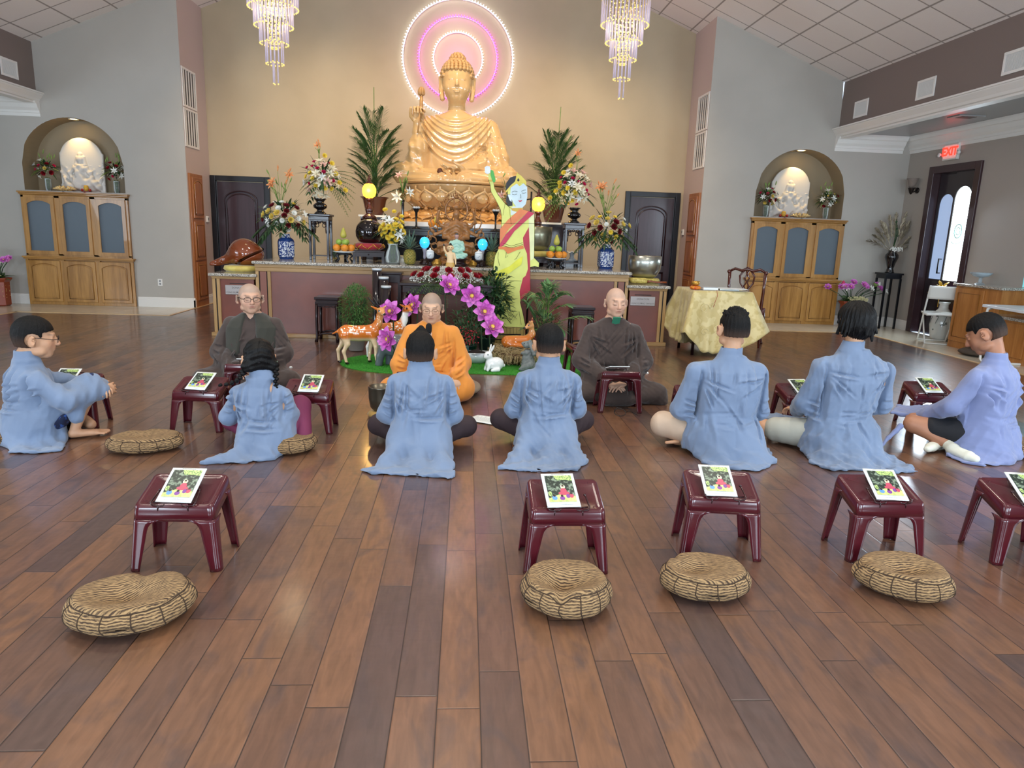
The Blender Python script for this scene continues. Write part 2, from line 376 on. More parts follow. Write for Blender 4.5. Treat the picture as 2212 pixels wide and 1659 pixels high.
# ------------------------------------------------------------------ implicit surfaces (smoothly joined bodies, robes, statues)
class SDF:
 def __init__(s,lo,hi,h):
  s.lo = np.array(lo,float);s.h = h
  n = np.ceil((np.array(hi,float)-s.lo)/h).astype(int)+1
  s.ax = [s.lo[k]+h*np.arange(n[k]) for k in range(3)]
  s.F = np.full(tuple(n),9.0,np.float32);s.n = n
 def _sub(s,lo,hi,m):
  sl = []
  for k in range(3):
   a = int(np.clip(np.floor((lo[k]-m-s.lo[k])/s.h),0,s.n[k]));b = int(np.clip(np.ceil((hi[k]+m-s.lo[k])/s.h)+1,0,s.n[k]))
   if b <= a: return None,None
   sl.append(slice(a,b))
  P = [s.ax[0][sl[0]][:,None,None].astype(np.float32),s.ax[1][sl[1]][None,:,None].astype(np.float32),s.ax[2][sl[2]][None,None,:].astype(np.float32)]
  return tuple(sl),P
 def _op(s,sl,d,k,cut):
  A = s.F[sl]
  if cut:
   d = -d
   if k > 0: hh = np.clip(.5-.5*(A-d)/k,0,1);s.F[sl] = A*(1-hh)+d*hh+k*hh*(1-hh)
   else: s.F[sl] = np.maximum(A,d)
  else:
   if k > 0:
    hh = np.maximum(k-np.abs(A-d),0)/k;s.F[sl] = np.minimum(A,d)-hh*hh*k*.25
   else: s.F[sl] = np.minimum(A,d)
 def cap(s,a,b,ra,rb=None,k=.02,cut=False,fl=None):
  rb = ra if rb is None else rb;a = np.array(a,float);b = np.array(b,float);r = max(ra,rb)
  sl,P = s._sub(np.minimum(a,b)-r,np.maximum(a,b)+r,k+3*s.h)
  if sl is None: return s
  ab = b-a;L2 = max(float(ab@ab),1e-9)
  t = np.clip(sum((P[i]-a[i])*ab[i] for i in range(3))/L2,0,1)
  d = np.sqrt(sum((P[i]-a[i]-t*ab[i])**2 for i in range(3)))-(ra+(rb-ra)*t)
  s._op(sl,d,k,cut);return s
 def chain(s,pts,rs,k=.02,cut=False):
  for i in range(len(pts)-1): s.cap(pts[i],pts[i+1],rs[i],rs[i+1],k,cut)
  return s
 def ell(s,c,r,rot=None,k=.02,cut=False,p=2):
  c = np.array(c,float);r = np.array(r if isinstance(r,(tuple,list)) else (r,r,r),float);m = r.max()
  bb = m if rot is not None else r
  sl,P = s._sub(c-bb,c+bb,k+3*s.h)
  if sl is None: return s
  Q = [P[i]-c[i] for i in range(3)]
  if rot is not None:
   Rm = np.array(rot.to_matrix() if hasattr(rot,'to_matrix') else rot).T
   Q = [Rm[i,0]*Q[0]+Rm[i,1]*Q[1]+Rm[i,2]*Q[2] for i in range(3)]
  q1 = sum(np.abs(Q[i]/r[i])**p for i in range(3))**(1/p)
  if p == 2:
   q2 = np.sqrt(sum((Q[i]/r[i]**2)**2 for i in range(3)))
   d = q1*(q1-1)/np.maximum(q2,1e-6)
  else: d = (q1-1)*r.min()
  s._op(sl,d,k,cut);return s
 def box(s,c,hf,rd=.01,rot=None,k=.01,cut=False):
  c = np.array(c,float);hf = np.array(hf,float);m = np.linalg.norm(hf) if rot is not None else hf
  sl,P = s._sub(c-m,c+m,k+3*s.h)
  if sl is None: return s
  Q = [P[i]-c[i] for i in range(3)]
  if rot is not None:
   Rm = np.array(rot.to_matrix()).T
   Q = [Rm[i,0]*Q[0]+Rm[i,1]*Q[1]+Rm[i,2]*Q[2] for i in range(3)]
  q = [np.abs(Q[i])-(hf[i]-rd) for i in range(3)]
  d = np.sqrt(sum(np.maximum(v,0)**2 for v in q))+np.minimum(np.maximum(np.maximum(q[0],q[1]),q[2]),0)-rd
  s._op(sl,d,k,cut);return s
 def loft(s,prof,k=.03,p=2.0,cut=False):
  """stacked sections [(z,cx,cy,rx,ry)...]"""
  pr = np.array(prof,float);z = pr[:,0]
  lo = [(pr[:,1]-pr[:,3]).min(),(pr[:,2]-pr[:,4]).min(),z[0]];hi = [(pr[:,1]+pr[:,3]).max(),(pr[:,2]+pr[:,4]).max(),z[-1]]
  sl,P = s._sub(lo,hi,k+3*s.h)
  if sl is None: return s
  zz = P[2].ravel();zc = np.clip(zz,z[0],z[-1])
  g = [np.interp(zc,z,pr[:,i])[None,None,:] for i in range(1,5)]
  q = (np.abs((P[0]-g[0])/g[2])**p+np.abs((P[1]-g[1])/g[3])**p)**(1/p)
  d = (q-1)*np.minimum(g[2],g[3])
  dz = np.maximum(z[0]-zz,zz-z[-1])[None,None,:]
  d = np.where(dz > 0,np.sqrt(np.maximum(d,0)**2+dz**2),np.maximum(d,dz))
  s._op(sl,d,k,cut);return s
 def poly(s,pts,z0,z1,k=.03,wave=None,rd=.004,cut=False):
  """extruded polygon lying between heights z0..z1 (z0,z1 may be functions of x,y through wave)"""
  pts = np.array(pts,float);lo = [pts[:,0].min(),pts[:,1].min(),z0];hi = [pts[:,0].max(),pts[:,1].max(),z1+.05]
  sl,P = s._sub(lo,hi,k+3*s.h)
  if sl is None: return s
  X = P[0][:,:,0]+0*P[1][:,:,0];Y = P[1][:,:,0]+0*P[0][:,:,0]
  d = np.full(X.shape,1e9);ins = np.zeros(X.shape,bool);n = len(pts)
  for i in range(n):
   a = pts[i];b = pts[(i+1) % n];e = b-a
   t = np.clip(((X-a[0])*e[0]+(Y-a[1])*e[1])/(e@e),0,1)
   d = np.minimum(d,(X-a[0]-t*e[0])**2+(Y-a[1]-t*e[1])**2)
   c = ((a[1] > Y) != (b[1] > Y));ins ^= c & (X < (b[0]-a[0])*(Y-a[1])/((b[1]-a[1]) or 1e-9)+a[0])
  d = np.sqrt(d);d = np.where(ins,-d,d)[:,:,None]
  wz = 0 if wave is None else wave(X,Y)[:,:,None]
  zc = (z0+z1)/2+wz;dz = np.maximum(z0-P[2],P[2]-z1-wz) if z0 <= 0 else np.abs(P[2]-zc)-(z1-z0)/2
  dd = np.sqrt(np.maximum(d+rd,0)**2+np.maximum(dz+rd,0)**2)+np.minimum(np.maximum(d+rd,dz+rd),0)-rd
  s._op(sl,dd.astype(np.float32),k,cut);return s
 def disp(s,fn,band=4):
  idx = np.nonzero(np.abs(s.F) < band*s.h)
  p = [s.ax[i][idx[i]] for i in range(3)]
  s.F[idx] += fn(p[0],p[1],p[2]).astype(np.float32);return s
 def floor(s,z=0.0):
  k = s.ax[2] < z
  s.F[:,:,k] = np.maximum(s.F[:,:,k],(z-s.ax[2][k])[None,None,:]);return s
 def mesh(s):
  F = s.F;F[0] = np.maximum(F[0],.01);F[-1] = np.maximum(F[-1],.01);F[:,0] = np.maximum(F[:,0],.01);F[:,-1] = np.maximum(F[:,-1],.01);F[:,:,0] = np.maximum(F[:,:,0],.01);F[:,:,-1] = np.maximum(F[:,:,-1],.01)
  I = F < 0;a,b,c = F.shape
  cnt = np.zeros((a-1,b-1,c-1),np.int8)
  for i in (0,1):
   for j in (0,1):
    for l in (0,1): cnt += I[i:a-1+i,j:b-1+j,l:c-1+l]
  cells = np.nonzero((cnt > 0) & (cnt < 8));nc = len(cells[0])
  ids = np.full(cnt.shape,-1,np.int32);ids[cells] = np.arange(nc)
  acc = np.zeros((nc,3));w = np.zeros(nc)
  cor = [(i,j,l) for i in (0,1) for j in (0,1) for l in (0,1)]
  val = {q: F[cells[0]+q[0],cells[1]+q[1],cells[2]+q[2]].astype(float) for q in cor}
  for q in cor:
   for ax in range(3):
    if q[ax]: continue
    q2 = list(q);q2[ax] = 1;q2 = tuple(q2);f0,f1 = val[q],val[q2]
    m = (f0 < 0) != (f1 < 0);t = np.where(m,f0/np.where(m,f0-f1,1),0)
    base = np.array(q,float)[None,:].repeat(nc,0);base[:,ax] += t
    acc += base*m[:,None];w += m
  V = s.lo+s.h*(np.stack(cells,1)+acc/w[:,None])
  fs = []
  for ax in range(3):
   sa = [slice(None)]*3;sb = [slice(None)]*3;sa[ax] = slice(0,-1);sb[ax] = slice(1,None)
   ch = I[tuple(sa)] != I[tuple(sb)]
   e = np.nonzero(ch);e = [x for x in e];o1,o2 = (ax+1) % 3,(ax+2) % 3
   ok = (e[o1] > 0) & (e[o2] > 0) & (e[o1] < F.shape[o1]-1) & (e[o2] < F.shape[o2]-1)
   e = [x[ok] for x in e];ins = I[tuple(e)]
   def cid(d1,d2):
    q = list(e);q[o1] = e[o1]+d1;q[o2] = e[o2]+d2;return ids[tuple(q)]
   q = np.stack([cid(-1,-1),cid(0,-1),cid(0,0),cid(-1,0)],1)
   q[~ins] = q[~ins][:,::-1];fs.append(q)
  Q = np.concatenate(fs)
  return V,Q
 def smooth_verts(s,V,Q,it=1):
  for _ in range(it):
   acc = np.zeros_like(V);n = np.zeros(len(V))
   for i in range(4):
    for j in (1,3): np.add.at(acc,Q[:,i],V[Q[:,(i+j) % 4]]);np.add.at(n,Q[:,i],1)
   V = V*.5+.5*acc/np.maximum(n,1)[:,None]
  return V
 def build(s,name,m,parent=None,color=None,it=1,keep=None):
  V,Q = s.mesh()
  if it: V = s.smooth_verts(V,Q,it)
  me = bpy.data.meshes.new(name);me.vertices.add(len(V));me.vertices.foreach_set('co',V.astype(np.float32).ravel())
  me.loops.add(Q.size);me.loops.foreach_set('vertex_index',Q.ravel().astype(np.int32))
  me.polygons.add(len(Q));me.polygons.foreach_set('loop_start',np.arange(0,Q.size,4,dtype=np.int32));me.polygons.foreach_set('loop_total',np.full(len(Q),4,np.int32))
  me.polygons.foreach_set('use_smooth',np.ones(len(Q),bool));me.update(calc_edges=True);me.validate()
  me.materials.append(m)
  if color is not None:
   c = color(V[:,0],V[:,1],V[:,2]);a = me.color_attributes.new('Col','FLOAT_COLOR','POINT')
   a.data.foreach_set('color',np.concatenate([c,np.ones((len(V),1))],1).astype(np.float32).ravel())
  o = bpy.data.objects.new(name,me);COL.objects.link(o)
  if parent is not None: o.parent = parent
  return o
def V3(*a): return np.array(a,float)
def lerpc(base,col,t):
 return base*(1-t[:,None])+np.array(col)[None,:]*t[:,None]
def sstep(a,b,x):
 t = np.clip((x-a)/(b-a),0,1);return t*t*(3-2*t)
def creases(seed,W,sh,tx=0,back=-1,n=9,wz=.3):
 """drawn cloth: grooves and ridges along random lines on the back (or front) of a garment"""
 rg = np.random.RandomState(seed);C = []
 for s_ in (-1,1):
  for k in range(3):      # fanning from the armpit
   a = R(-12-26*k+rg.uniform(-8,8));L_ = W*rg.uniform(.45,.8);p = np.array((tx+s_*W*.74,sh-.15-.02*k));C.append((p,p+L_*np.array((-s_*math.cos(a),math.sin(a))),rg.uniform(.008,.013),rg.uniform(.006,.011)))
  for k in range(3):      # falling from the shoulder
   x0 = tx+s_*W*rg.uniform(.25,.6);C.append((np.array((x0,sh-.05)),np.array((x0+rg.uniform(-.03,.03),sh-.05-rg.uniform(.12,.3))),rg.uniform(.008,.015),rg.uniform(.004,.008)))
  for k in range(3):      # sleeve creases at the elbow
   z0 = .26+.05*k;p = np.array((tx+s_*W*1.12,z0+.03));C.append((p,p+np.array((-s_*W*.28,-rg.uniform(.0,.05))),.009,rg.uniform(.006,.010)))
 for k in range(n):
  x0 = tx+rg.uniform(-.7,.7)*W;z0 = rg.uniform(.1,sh-.18);a = rg.normal()*.5+PI/2;L_ = rg.uniform(.08,.2);C.append((np.array((x0,z0)),np.array((x0,z0))+L_*np.array((math.cos(a),math.sin(a))),rg.uniform(.007,.014),rg.uniform(.003,.007)))
 for k in range(4):
  x0 = tx+rg.uniform(-.6,.1)*W;z0 = wz+rg.uniform(-.06,.03);C.append((np.array((x0,z0)),np.array((x0+rg.uniform(.1,.2),z0+rg.normal()*.015)),.008,rg.uniform(.004,.008)))
 def fn(x,y,z):
  d = 0;on = sstep(-.05,.03,y*back)
  for p,q,w_,am in C:
   e = q-p;L2 = e@e;t = np.clip(((x-p[0])*e[0]+(z-p[1])*e[1])/L2,0,1);px,pz = x-p[0]-t*e[0],z-p[1]-t*e[1]
   sgn = (px*e[1]-pz*e[0])/math.sqrt(L2);r2 = (px**2+pz**2)/w_**2;f = np.sin(PI*np.clip(t*.9+.05,0,1))
   d = d+2.2*am*f*(np.exp(-r2)-.7*np.exp(-((np.sqrt(r2)-1.9)/.9)**2)*(sgn > 0))
  return d*on
 return fn
def folds(seed,amp,freq,n=5,vert=.25):
 """cheap wrinkle field: warped plane waves, crests mostly running along z"""
 rg = np.random.RandomState(seed);K = []
 for i in range(n):
  a = rg.uniform(0,2*PI);f = freq*rg.uniform(.6,1.6);K.append((math.cos(a)*f,math.sin(a)*f,rg.normal()*f*vert,rg.uniform(0,6.3),rg.uniform(.5,1)))
 w = rg.uniform(4,9,6)
 def fn(x,y,z):
  wx = x+.03*np.sin(w[0]*z+w[1]*y+1)+.02*np.sin(w[2]*2*z+3*x);wy = y+.03*np.sin(w[3]*z+w[4]*x)
  t = 0
  for kx,ky,kz,ph,am in K:
   s_ = np.sin(kx*wx+ky*wy+kz*z+ph);t = t+am*(1-np.abs(s_)**.8)
  return -(t/n-.35)*amp
 return fn
# ------------------------------------------------------------------ room
CX = -.28
XL,XR = -7.1,6.55        # clerestory walls above the aisles
ZE = 4.25;SL = .40
def zc(x): return ZE+SL*(6.83-abs(x-CX))
YW,YB = 12.87,14.0       # wing walls, altar wall
AL,AR = -4.77,4.18
wallm = mat('wall_paint','b3aea6',rough=.6,bump=.12,bscale=45,var=.03,vscale=1.5)
wallw = mat('wall_paint_altar','b6a68b',rough=.6,bump=.12,bscale=45,var=.05,vscale=1.2)
wallp = mat('wall_paint_alcove','c2b0a8',rough=.6,bump=.12,bscale=45)
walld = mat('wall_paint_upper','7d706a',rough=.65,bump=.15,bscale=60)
wallr = mat('wall_paint_aisle','a79f96',rough=.6,bump=.12,bscale=45)
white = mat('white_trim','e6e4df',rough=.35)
soff = mat('soffit_paint','8d8f90',rough=.3)
fw = floor_wood()
b = MB();b.quad((-7.09,-4,0),(6.8,-4,0),(6.8,11.7,0),(-7.09,11.7,0));b.quad((-4.77,11.7,0),(4.18,11.7,0),(4.18,14,0),(-4.77,14,0))
struct('floor',b,fw)
tl = tiles('floor_tile_beige',(0,1),(.33,.33),(.1,.05),'d3c9b4','b7ad9a',gw=.003,rough=.22,var=.06)
b = MB()
b.quad((-10.2,-4,0),(-7.09,-4,0),(-7.09,11.7,0),(-10.2,11.7,0));b.quad((-10.2,11.7,0),(-4.77,11.7,0),(-4.77,YW,0),(-10.2,YW,0))
b.quad((6.8,-4,0),(7.93,-4,0),(7.93,11.7,0),(6.8,11.7,0));b.quad((4.18,11.7,0),(7.93,11.7,0),(7.93,YW,0),(4.18,YW,0))
struct('floor_tiles',b,tl)
strip = wood('light_strip','c9a878','d8ba8c',axis='X')
b = MB();b.box(-7.12,AL,11.67,11.72,0,.006);b.box(AR,6.83,11.67,11.72,0,.006);b.box(AL,AL+.05,11.67,13.98,0,.006);b.box(AR-.05,AR,11.67,13.98,0,.006);b.box(-7.12,-7.07,-4,11.72,0,.006);b.box(6.79,6.84,-4,11.72,0,.006)
struct('trim_1',b,strip)
def wall_arch(name,x0,x1,y,z1f,holes,m):
 """wall in the xz plane with arched openings; holes=[(cx,hw,z0,zs,ztop)] (bottom z0 at floor of the opening)"""
 b = MB();xs = sorted({x0,x1} | {v for h in holes for v in (h[0]-h[1],h[0]+h[1])})
 for xa,xb in zip(xs[:-1],xs[1:]):
  h = next((h for h in holes if h[0]-h[1] <= (xa+xb)/2 <= h[0]+h[1]),None)
  n = 24 if h else 1
  for i in range(n):
   a = xa+(xb-xa)*i/n;c = xa+(xb-xa)*(i+1)/n
   if not h: b.quad((a,y,0),(c,y,0),(c,y,z1f(c)),(a,y,z1f(a)))
   else:
    za,zb_ = [h[3]+(h[4]-h[3])*math.sqrt(max(0,1-((v-h[0])/h[1])**2)) for v in (a,c)]
    b.quad((a,y,za),(c,y,zb_),(c,y,z1f(c)),(a,y,z1f(a)))
    if h[2] > 0: b.quad((a,y,0),(c,y,0),(c,y,h[2]),(a,y,h[2]))
 b.sm = [False]*len(b.sm)
 return struct(name,b,m)
NL = (-6.62,.82,1.92,2.36,3.11);NR = (5.98,.82,1.92,2.36,3.11)
wall_arch('wall_wing_left',-10.2,AL,YW,lambda x: zc(x) if x > XL-.001 else 3.4,[NL],wallm)
wall_arch('wall_wing_right',AR,7.93,YW,lambda x: zc(x) if x < XR+.001 else 3.4,[NR],wallm)
# niche interiors (curved plaster recess)
def niche(name,h):
 b = MB();n = 28;D = .42
 for i in range(n):
  t0,t1 = PI*i/n,PI*(i+1)/n
  p = [(h[0]-h[1]*math.cos(t),h[3]+(h[4]-h[3])*math.sin(t)) for t in (t0,t1)]
  b.quad((p[0][0],YW,p[0][1]),(p[1][0],YW,p[1][1]),(p[1][0],YW+D,p[1][1]),(p[0][0],YW+D,p[0][1]))
 for sx in (-1,1):
  x = h[0]+sx*h[1];b.quad((x,YW,h[2]-.1),(x,YW+D,h[2]-.1),(x,YW+D,h[3]),(x,YW,h[3]))
 b.smooth = False
 poly = [(h[0]-h[1],h[2]-.1),(h[0]+h[1],h[2]-.1)]+[(h[0]+h[1]*math.cos(PI*i/n),h[3]+(h[4]-h[3])*math.sin(PI*i/n)) for i in range(n+1)]
 b.put([(x,YW+D,z) for x,z in poly],[tuple(range(len(poly)))])
 return struct(name,b,mat('niche_paint','97866b',rough=.55,bump=.1,bscale=45))
niche('wall_niche_left',NL);niche('wall_niche_right',NR)
for nm,h in (('left',NL),('right',NR)):
 light('SPOT','niche_spot_'+nm,(h[0],YW+.15,h[4]-.07),15,(1,.66,.25),.03,aim=(h[0],YW+.24,1.9),spot=R(78),blend=.55)
 t = thing('niche_downlight','small round lamp set in the top of the %s arched niche' % nm,'lamp',(h[0],YW+.15,h[4]-.012),0,'lamps in the arched niches')
 b = MB();b.lathe([(.075,0),(.08,.008),(.055,.012),(.05,.03)],20,cap=False);b.build('trim_ring',white,t)
 b = MB();b.lathe([(.0,.004),(.05,.004)],20);b.build('lamp_glass',mat('warm_lamp','fff2d0',emit='ffdf9a',es=14),t)
b = MB();b.put([(AL,YB,0),(AR,YB,0),(AR,YB,zc(AR)),(CX,YB,zc(CX)),(AL,YB,zc(AL))],[(0,1,2,3,4)]);struct('wall_back',b,wallw)
for nm,x in (('left',AL),('right',AR)):
 b = MB();b.quad((x,YW,0),(x,YB,0),(x,YB,zc(x)),(x,YW,zc(x)));struct('wall_alcove_'+nm,b,wallp)
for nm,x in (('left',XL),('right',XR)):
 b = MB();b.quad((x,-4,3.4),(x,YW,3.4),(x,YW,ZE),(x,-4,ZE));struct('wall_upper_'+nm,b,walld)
b = MB();b.quad((7.93,-4,0),(7.93,10.93,0),(7.93,10.93,3.4),(7.93,-4,3.4));b.quad((7.93,12.2,0),(7.93,YW,0),(7.93,YW,3.4),(7.93,12.2,3.4));b.quad((7.93,10.93,2.82),(7.93,12.2,2.82),(7.93,12.2,3.4),(7.93,10.93,3.4));struct('wall_right',b,wallr)
b = MB();b.quad((-10.2,-4,0),(-10.2,YW,0),(-10.2,YW,3.4),(-10.2,-4,3.4));struct('wall_left',b,wallr)
b = MB();b.put([(-10.2,-4,0),(7.93,-4,0),(7.93,-4,3.4),(XR,-4,3.4),(XR,-4,ZE),(CX,-4,zc(CX)),(XL,-4,ZE),(XL,-4,3.4),(-10.2,-4,3.4)],[tuple(range(9))]);struct('wall_front',b,wallm)
ct = tiles('ceiling_tile',(0,1),(.61,.61),(.21,.16),'f0e9e4','a59c96',gw=.012,rough=.8,var=.02,bump=.5,mottle=4,fine=90)
b = MB();b.smooth = False
b.quad((XL,-4,ZE),(CX,-4,zc(CX)),(CX,YB,zc(CX)),(XL,YB,ZE));b.quad((CX,-4,zc(CX)),(XR,-4,ZE),(XR,YB,ZE),(CX,YB,zc(CX)))
struct('ceiling',b,ct)
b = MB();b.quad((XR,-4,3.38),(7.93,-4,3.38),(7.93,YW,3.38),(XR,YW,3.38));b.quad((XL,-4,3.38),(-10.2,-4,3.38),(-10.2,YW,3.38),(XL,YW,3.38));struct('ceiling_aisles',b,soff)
# crown mouldings
def crown(name,path,prof,m):
 """sweep a profile [(out,z)] along a polyline of (x,y, nx,ny)"""
 b = MB();b.smooth = False;k = len(prof)
 vs = [(x+nx*o,y+ny*o,z) for (x,y,nx,ny) in path for o,z in prof]
 fs = [(i*k+j,i*k+j+1,(i+1)*k+j+1,(i+1)*k+j) for i in range(len(path)-1) for j in range(k-1)]
 fs += [tuple(range(k)),tuple((len(path)-1)*k+j for j in range(k))]
 b.put(vs,fs);return struct(name,b,m)
P_up = [(0,3.30),(.012,3.30),(.016,3.325),(.04,3.335),(.055,3.37),(.085,3.41),(.105,3.435),(.11,3.45),(.125,3.452),(.125,3.475),(0,3.475)]
crown('trim_2',[(XR,-4,-1,0),(XR,YW,-1,0)],P_up,white)
crown('trim_3',[(XL,-4,1,0),(XL,YW,1,0)],P_up,white)
b = MB();b.box(XR-.002,XR+.14,-4,YW,3.30,3.39);struct('trim_4',b,white)
b = MB();b.box(XL-.14,XL+.002,-4,YW,3.30,3.39);struct('trim_5',b,white)
P_lo = [(0,3.10),(.015,3.10),(.018,3.15),(.03,3.155),(.035,3.19),(.07,3.23),(.1,3.285),(.115,3.30),(.13,3.302),(.15,3.35),(.155,3.379),(0,3.379)]
crown('trim_6',[(XR-.04,YW,0,-1),(7.93-.155,YW,0,-1)],P_lo,white)
crown('trim_7',[(7.93,-4,-1,0),(7.93,YW-.0,-1,0)],P_lo,white)
crown('trim_8',[(XL+.04,YW,0,-1),(-10.2,YW,0,-1)],P_lo,white)
crown('trim_9',[(-10.2,-4,1,0),(-10.2,YW,1,0)],P_lo,white)
# baseboards
P_b = [(0,.0),(.02,.0),(.02,.13),(.014,.14),(.014,.155),(.006,.17),(0,.17)]
def bb(n,*seg):
 for i,(p,q,nx,ny) in enumerate(seg): crown('baseboard_'+n+('' if i == 0 else '_%d' % (i+1)),[(*p,nx,ny),(*q,nx,ny)],P_b,white)
bb('left',((-10.2,YW),(-7.52,YW),0,-1),((-5.72,YW),(AL+.02,YW),0,-1))
bb('right',((AR-.02,YW),(5.1,YW),0,-1),((6.88,YW),(7.93,YW),0,-1))
bb('alcove_left',((AL,YW-.02),(AL,12.93),1,0),((AL,13.52),(AL,YB),1,0))
bb('alcove_right',((AR,YW-.02),(AR,12.93),-1,0),((AR,13.56),(AR,YB),-1,0))
bb('exit',((7.93,-4),(7.93,10.93),-1,0),((7.93,12.2),(7.93,YW),-1,0))
bb('back',((AL,YB),(-4.76,YB),0,-1),((-3.66,YB),(3.02,YB),0,-1),((4.1,YB),(AR,YB),0,-1))
# interior doors on the altar wall
dm = mat('dark_stained_door','33262e',rough=.28,var=.15,vscale=3,stretch=(6,6,.4),coat=.2)
dm2 = mat('dark_stained_panel','3a2730',rough=.25,var=.15,vscale=3,stretch=(6,6,.4),coat=.2)
blackm = mat('black_casing','14141a',rough=.3)
def door(name,x0,x1,flip):
 root = bpy.data.objects.new(name,None);COL.objects.link(root);root['kind'] = 'structure';root.location = ((x0+x1)/2,YB,0)
 w2 = (x1-x0)/2;c = .095
 b = MB();b.box(-w2,-w2+c,-.05,0,0,2.34);b.box(w2-c,w2,-.05,0,0,2.34);b.box(-w2+c,w2-c,-.05,0,2.34-c,2.34)
 b.box(-w2+c,-w2+c+.02,-.03,0,0,2.34-c);b.box(w2-c-.02,w2-c,-.03,0,0,2.34-c);b.build('door_frame',blackm,root,bevel=.006)
 b = MB();b.box(-w2+c+.02,w2-c-.02,-.015,0,.01,2.34-c-.01);leaf = b.build('door_leaf',dm,root)
 # arched raised moulding
 a = w2-c-.02-.13
 def arch(hw,z0,zs,rise,n=16):
  return [(-hw,z0),(hw,z0)]+[(hw*math.cos(PI*i/n),zs+rise*math.sin(PI*i/n)) for i in range(n+1)]
 b = MB();pts = arch(a,.95,1.9,.17)
 b.tube([(x,-.02,z) for x,z in pts],.022,6,closed=True,flat=.6);b.tube([(x*.86,-.02,1.4+(z-1.4)*.92) for x,z in pts],.012,6,closed=True)
 p2 = arch(a,.2,.8,0,2);b.tube([(x,-.02,z) for x,z in [(-a,.2),(a,.2),(a,.8),(-a,.8)]],.022,4,closed=True)
 b.build('door_moulding',mat('door_moulding','2c161e',rough=.22,coat=.3),root)
 b = MB();b.smooth = False;pp = arch(a*.84,1.0,1.88,.15);b.prism(pp,-.024,-.012,'Y');b.build('door_panel',dm2,root,bevel=.004)
 hx = (w2-c-.09)*flip
 b = MB();b.lathe([(.028,0),(.028,.01)],14,T=Tr((hx,-.015,1.02),(PI/2,0,0)));b.bar((hx,-.02,1.02),(hx,-.06,1.02),.009);b.bar((hx,-.06,1.02),(hx-.1*flip,-.065,1.01),.009,.007);b.build('door_handle',mat('dark_metal','1c1a1c',rough=.3,metal=.8),root)
 return root
door('door_1',-4.78+.02,-3.68,1)
door('door_2',3.04,4.12,-1)
for rt,nm in (): pass
# exit door in the right wall
def exit_door():
 root = bpy.data.objects.new('door_3',None);COL.objects.link(root);root['kind'] = 'structure';root.location = (7.93,11.565,0)
 m = mat('exit_door_wood','24161a',rough=.22,coat=.4);fm = mat('exit_frame_wood','3a2326',rough=.3,coat=.2)
 hw = .635;b = MB()
 b.box(-.04,.16,-hw,-hw+.13,0,2.82);b.box(-.04,.16,hw-.13,hw,0,2.82);b.box(-.04,.16,-hw+.13,hw-.13,2.70,2.82);b.build('door_frame',fm,root,bevel=.008)
 # two leaves with arched glass
 def leaf(y0,y1,gl,name,x):
  n = 18;g0,g1 = y0+gl[0],y1-gl[1];c = (g0+g1)/2;h = (g1-g0)/2;z0,zs = .95,gl[2]
  b = MB();b.smooth = False
  b.box(x,x+.045,y0,y1,0,z0);b.box(x,x+.045,y0,g0,z0,2.7);b.box(x,x+.045,g1,y1,z0,2.7)
  for i in range(n):
   a,d = [g0+(g1-g0)*k/n for k in (i,i+1)]
   za,zd = [zs+h*.9*math.sqrt(max(0,1-((v-c)/h)**2)) for v in (a,d)]
   b.prism([(a,za),(d,zd),(d,2.7),(a,2.7)],x,x+.045,'X')
  o = b.build(name,m,root)
  b = MB();b.box(x+.015,x+.025,g0-.01,g1+.01,z0-.01,zs+h);b.build('glass_pane',gl[3],o)
  return o,c
 day = mat('frosted_daylight_glass','eaf6f4',rough=.25,emit='e9fbff',es=3.2)
 dim = mat('frosted_blue_glass','9fb0cc',rough=.2,emit='8ea3c4',es=.55)
 o2,c2 = leaf(.02,hw-.14,(.06,.06,2.2,dim),'door_leaf',.10)
 o1,c1 = leaf(-hw+.13,.0,(.07,.04,2.28,day),'door_leaf',.03)
 b = MB();b.tube([(.038,c1+.09*math.cos(a),1.75+.11*math.sin(a)) for a in np.linspace(0,2*PI,20)[:-1]],.009,6,closed=True);b.tube([(.038,c1+.05*math.cos(a),1.75+.06*math.sin(a)) for a in np.linspace(0,2*PI,14)[:-1]],.007,6,closed=True)
 b.tube([(.038,c1+.02+.12*math.cos(a),1.60+.05*math.sin(a)) for a in np.linspace(PI,2*PI,10)],.006,6);b.build('etched_motif',mat('etched','9ecfc4',rough=.5),o1)
 b = MB();b.bar((-.01,.06,1.05),(-.01,.06,1.3),.012);b.bar((-.01,.06,1.06),(.04,.06,1.06),.008);b.bar((-.01,.06,1.29),(.04,.06,1.29),.008);b.build('door_handle',mat('dark_metal','1c1a1c'),o1)
 b = MB();b.box(.158,.17,-hw,hw,0,2.82);b.build('door_backing',m,root)  # unseen sheet added behind both leaves, keeps outside light out of the gaps
 # lower raised panels
 b = MB();b.tube([(.03,-hw+.2,.18),(.03,-.07,.18),(.03,-.07,.8),(.03,-hw+.2,.8)],.012,4,closed=True);b.build('door_moulding',fm,o1)
exit_door()
light('AREA','exit_door_daylight',(7.9,11.32,1.75),26,DAY,.45,1.5,aim=(6,10.2,.8),spread=R(150))
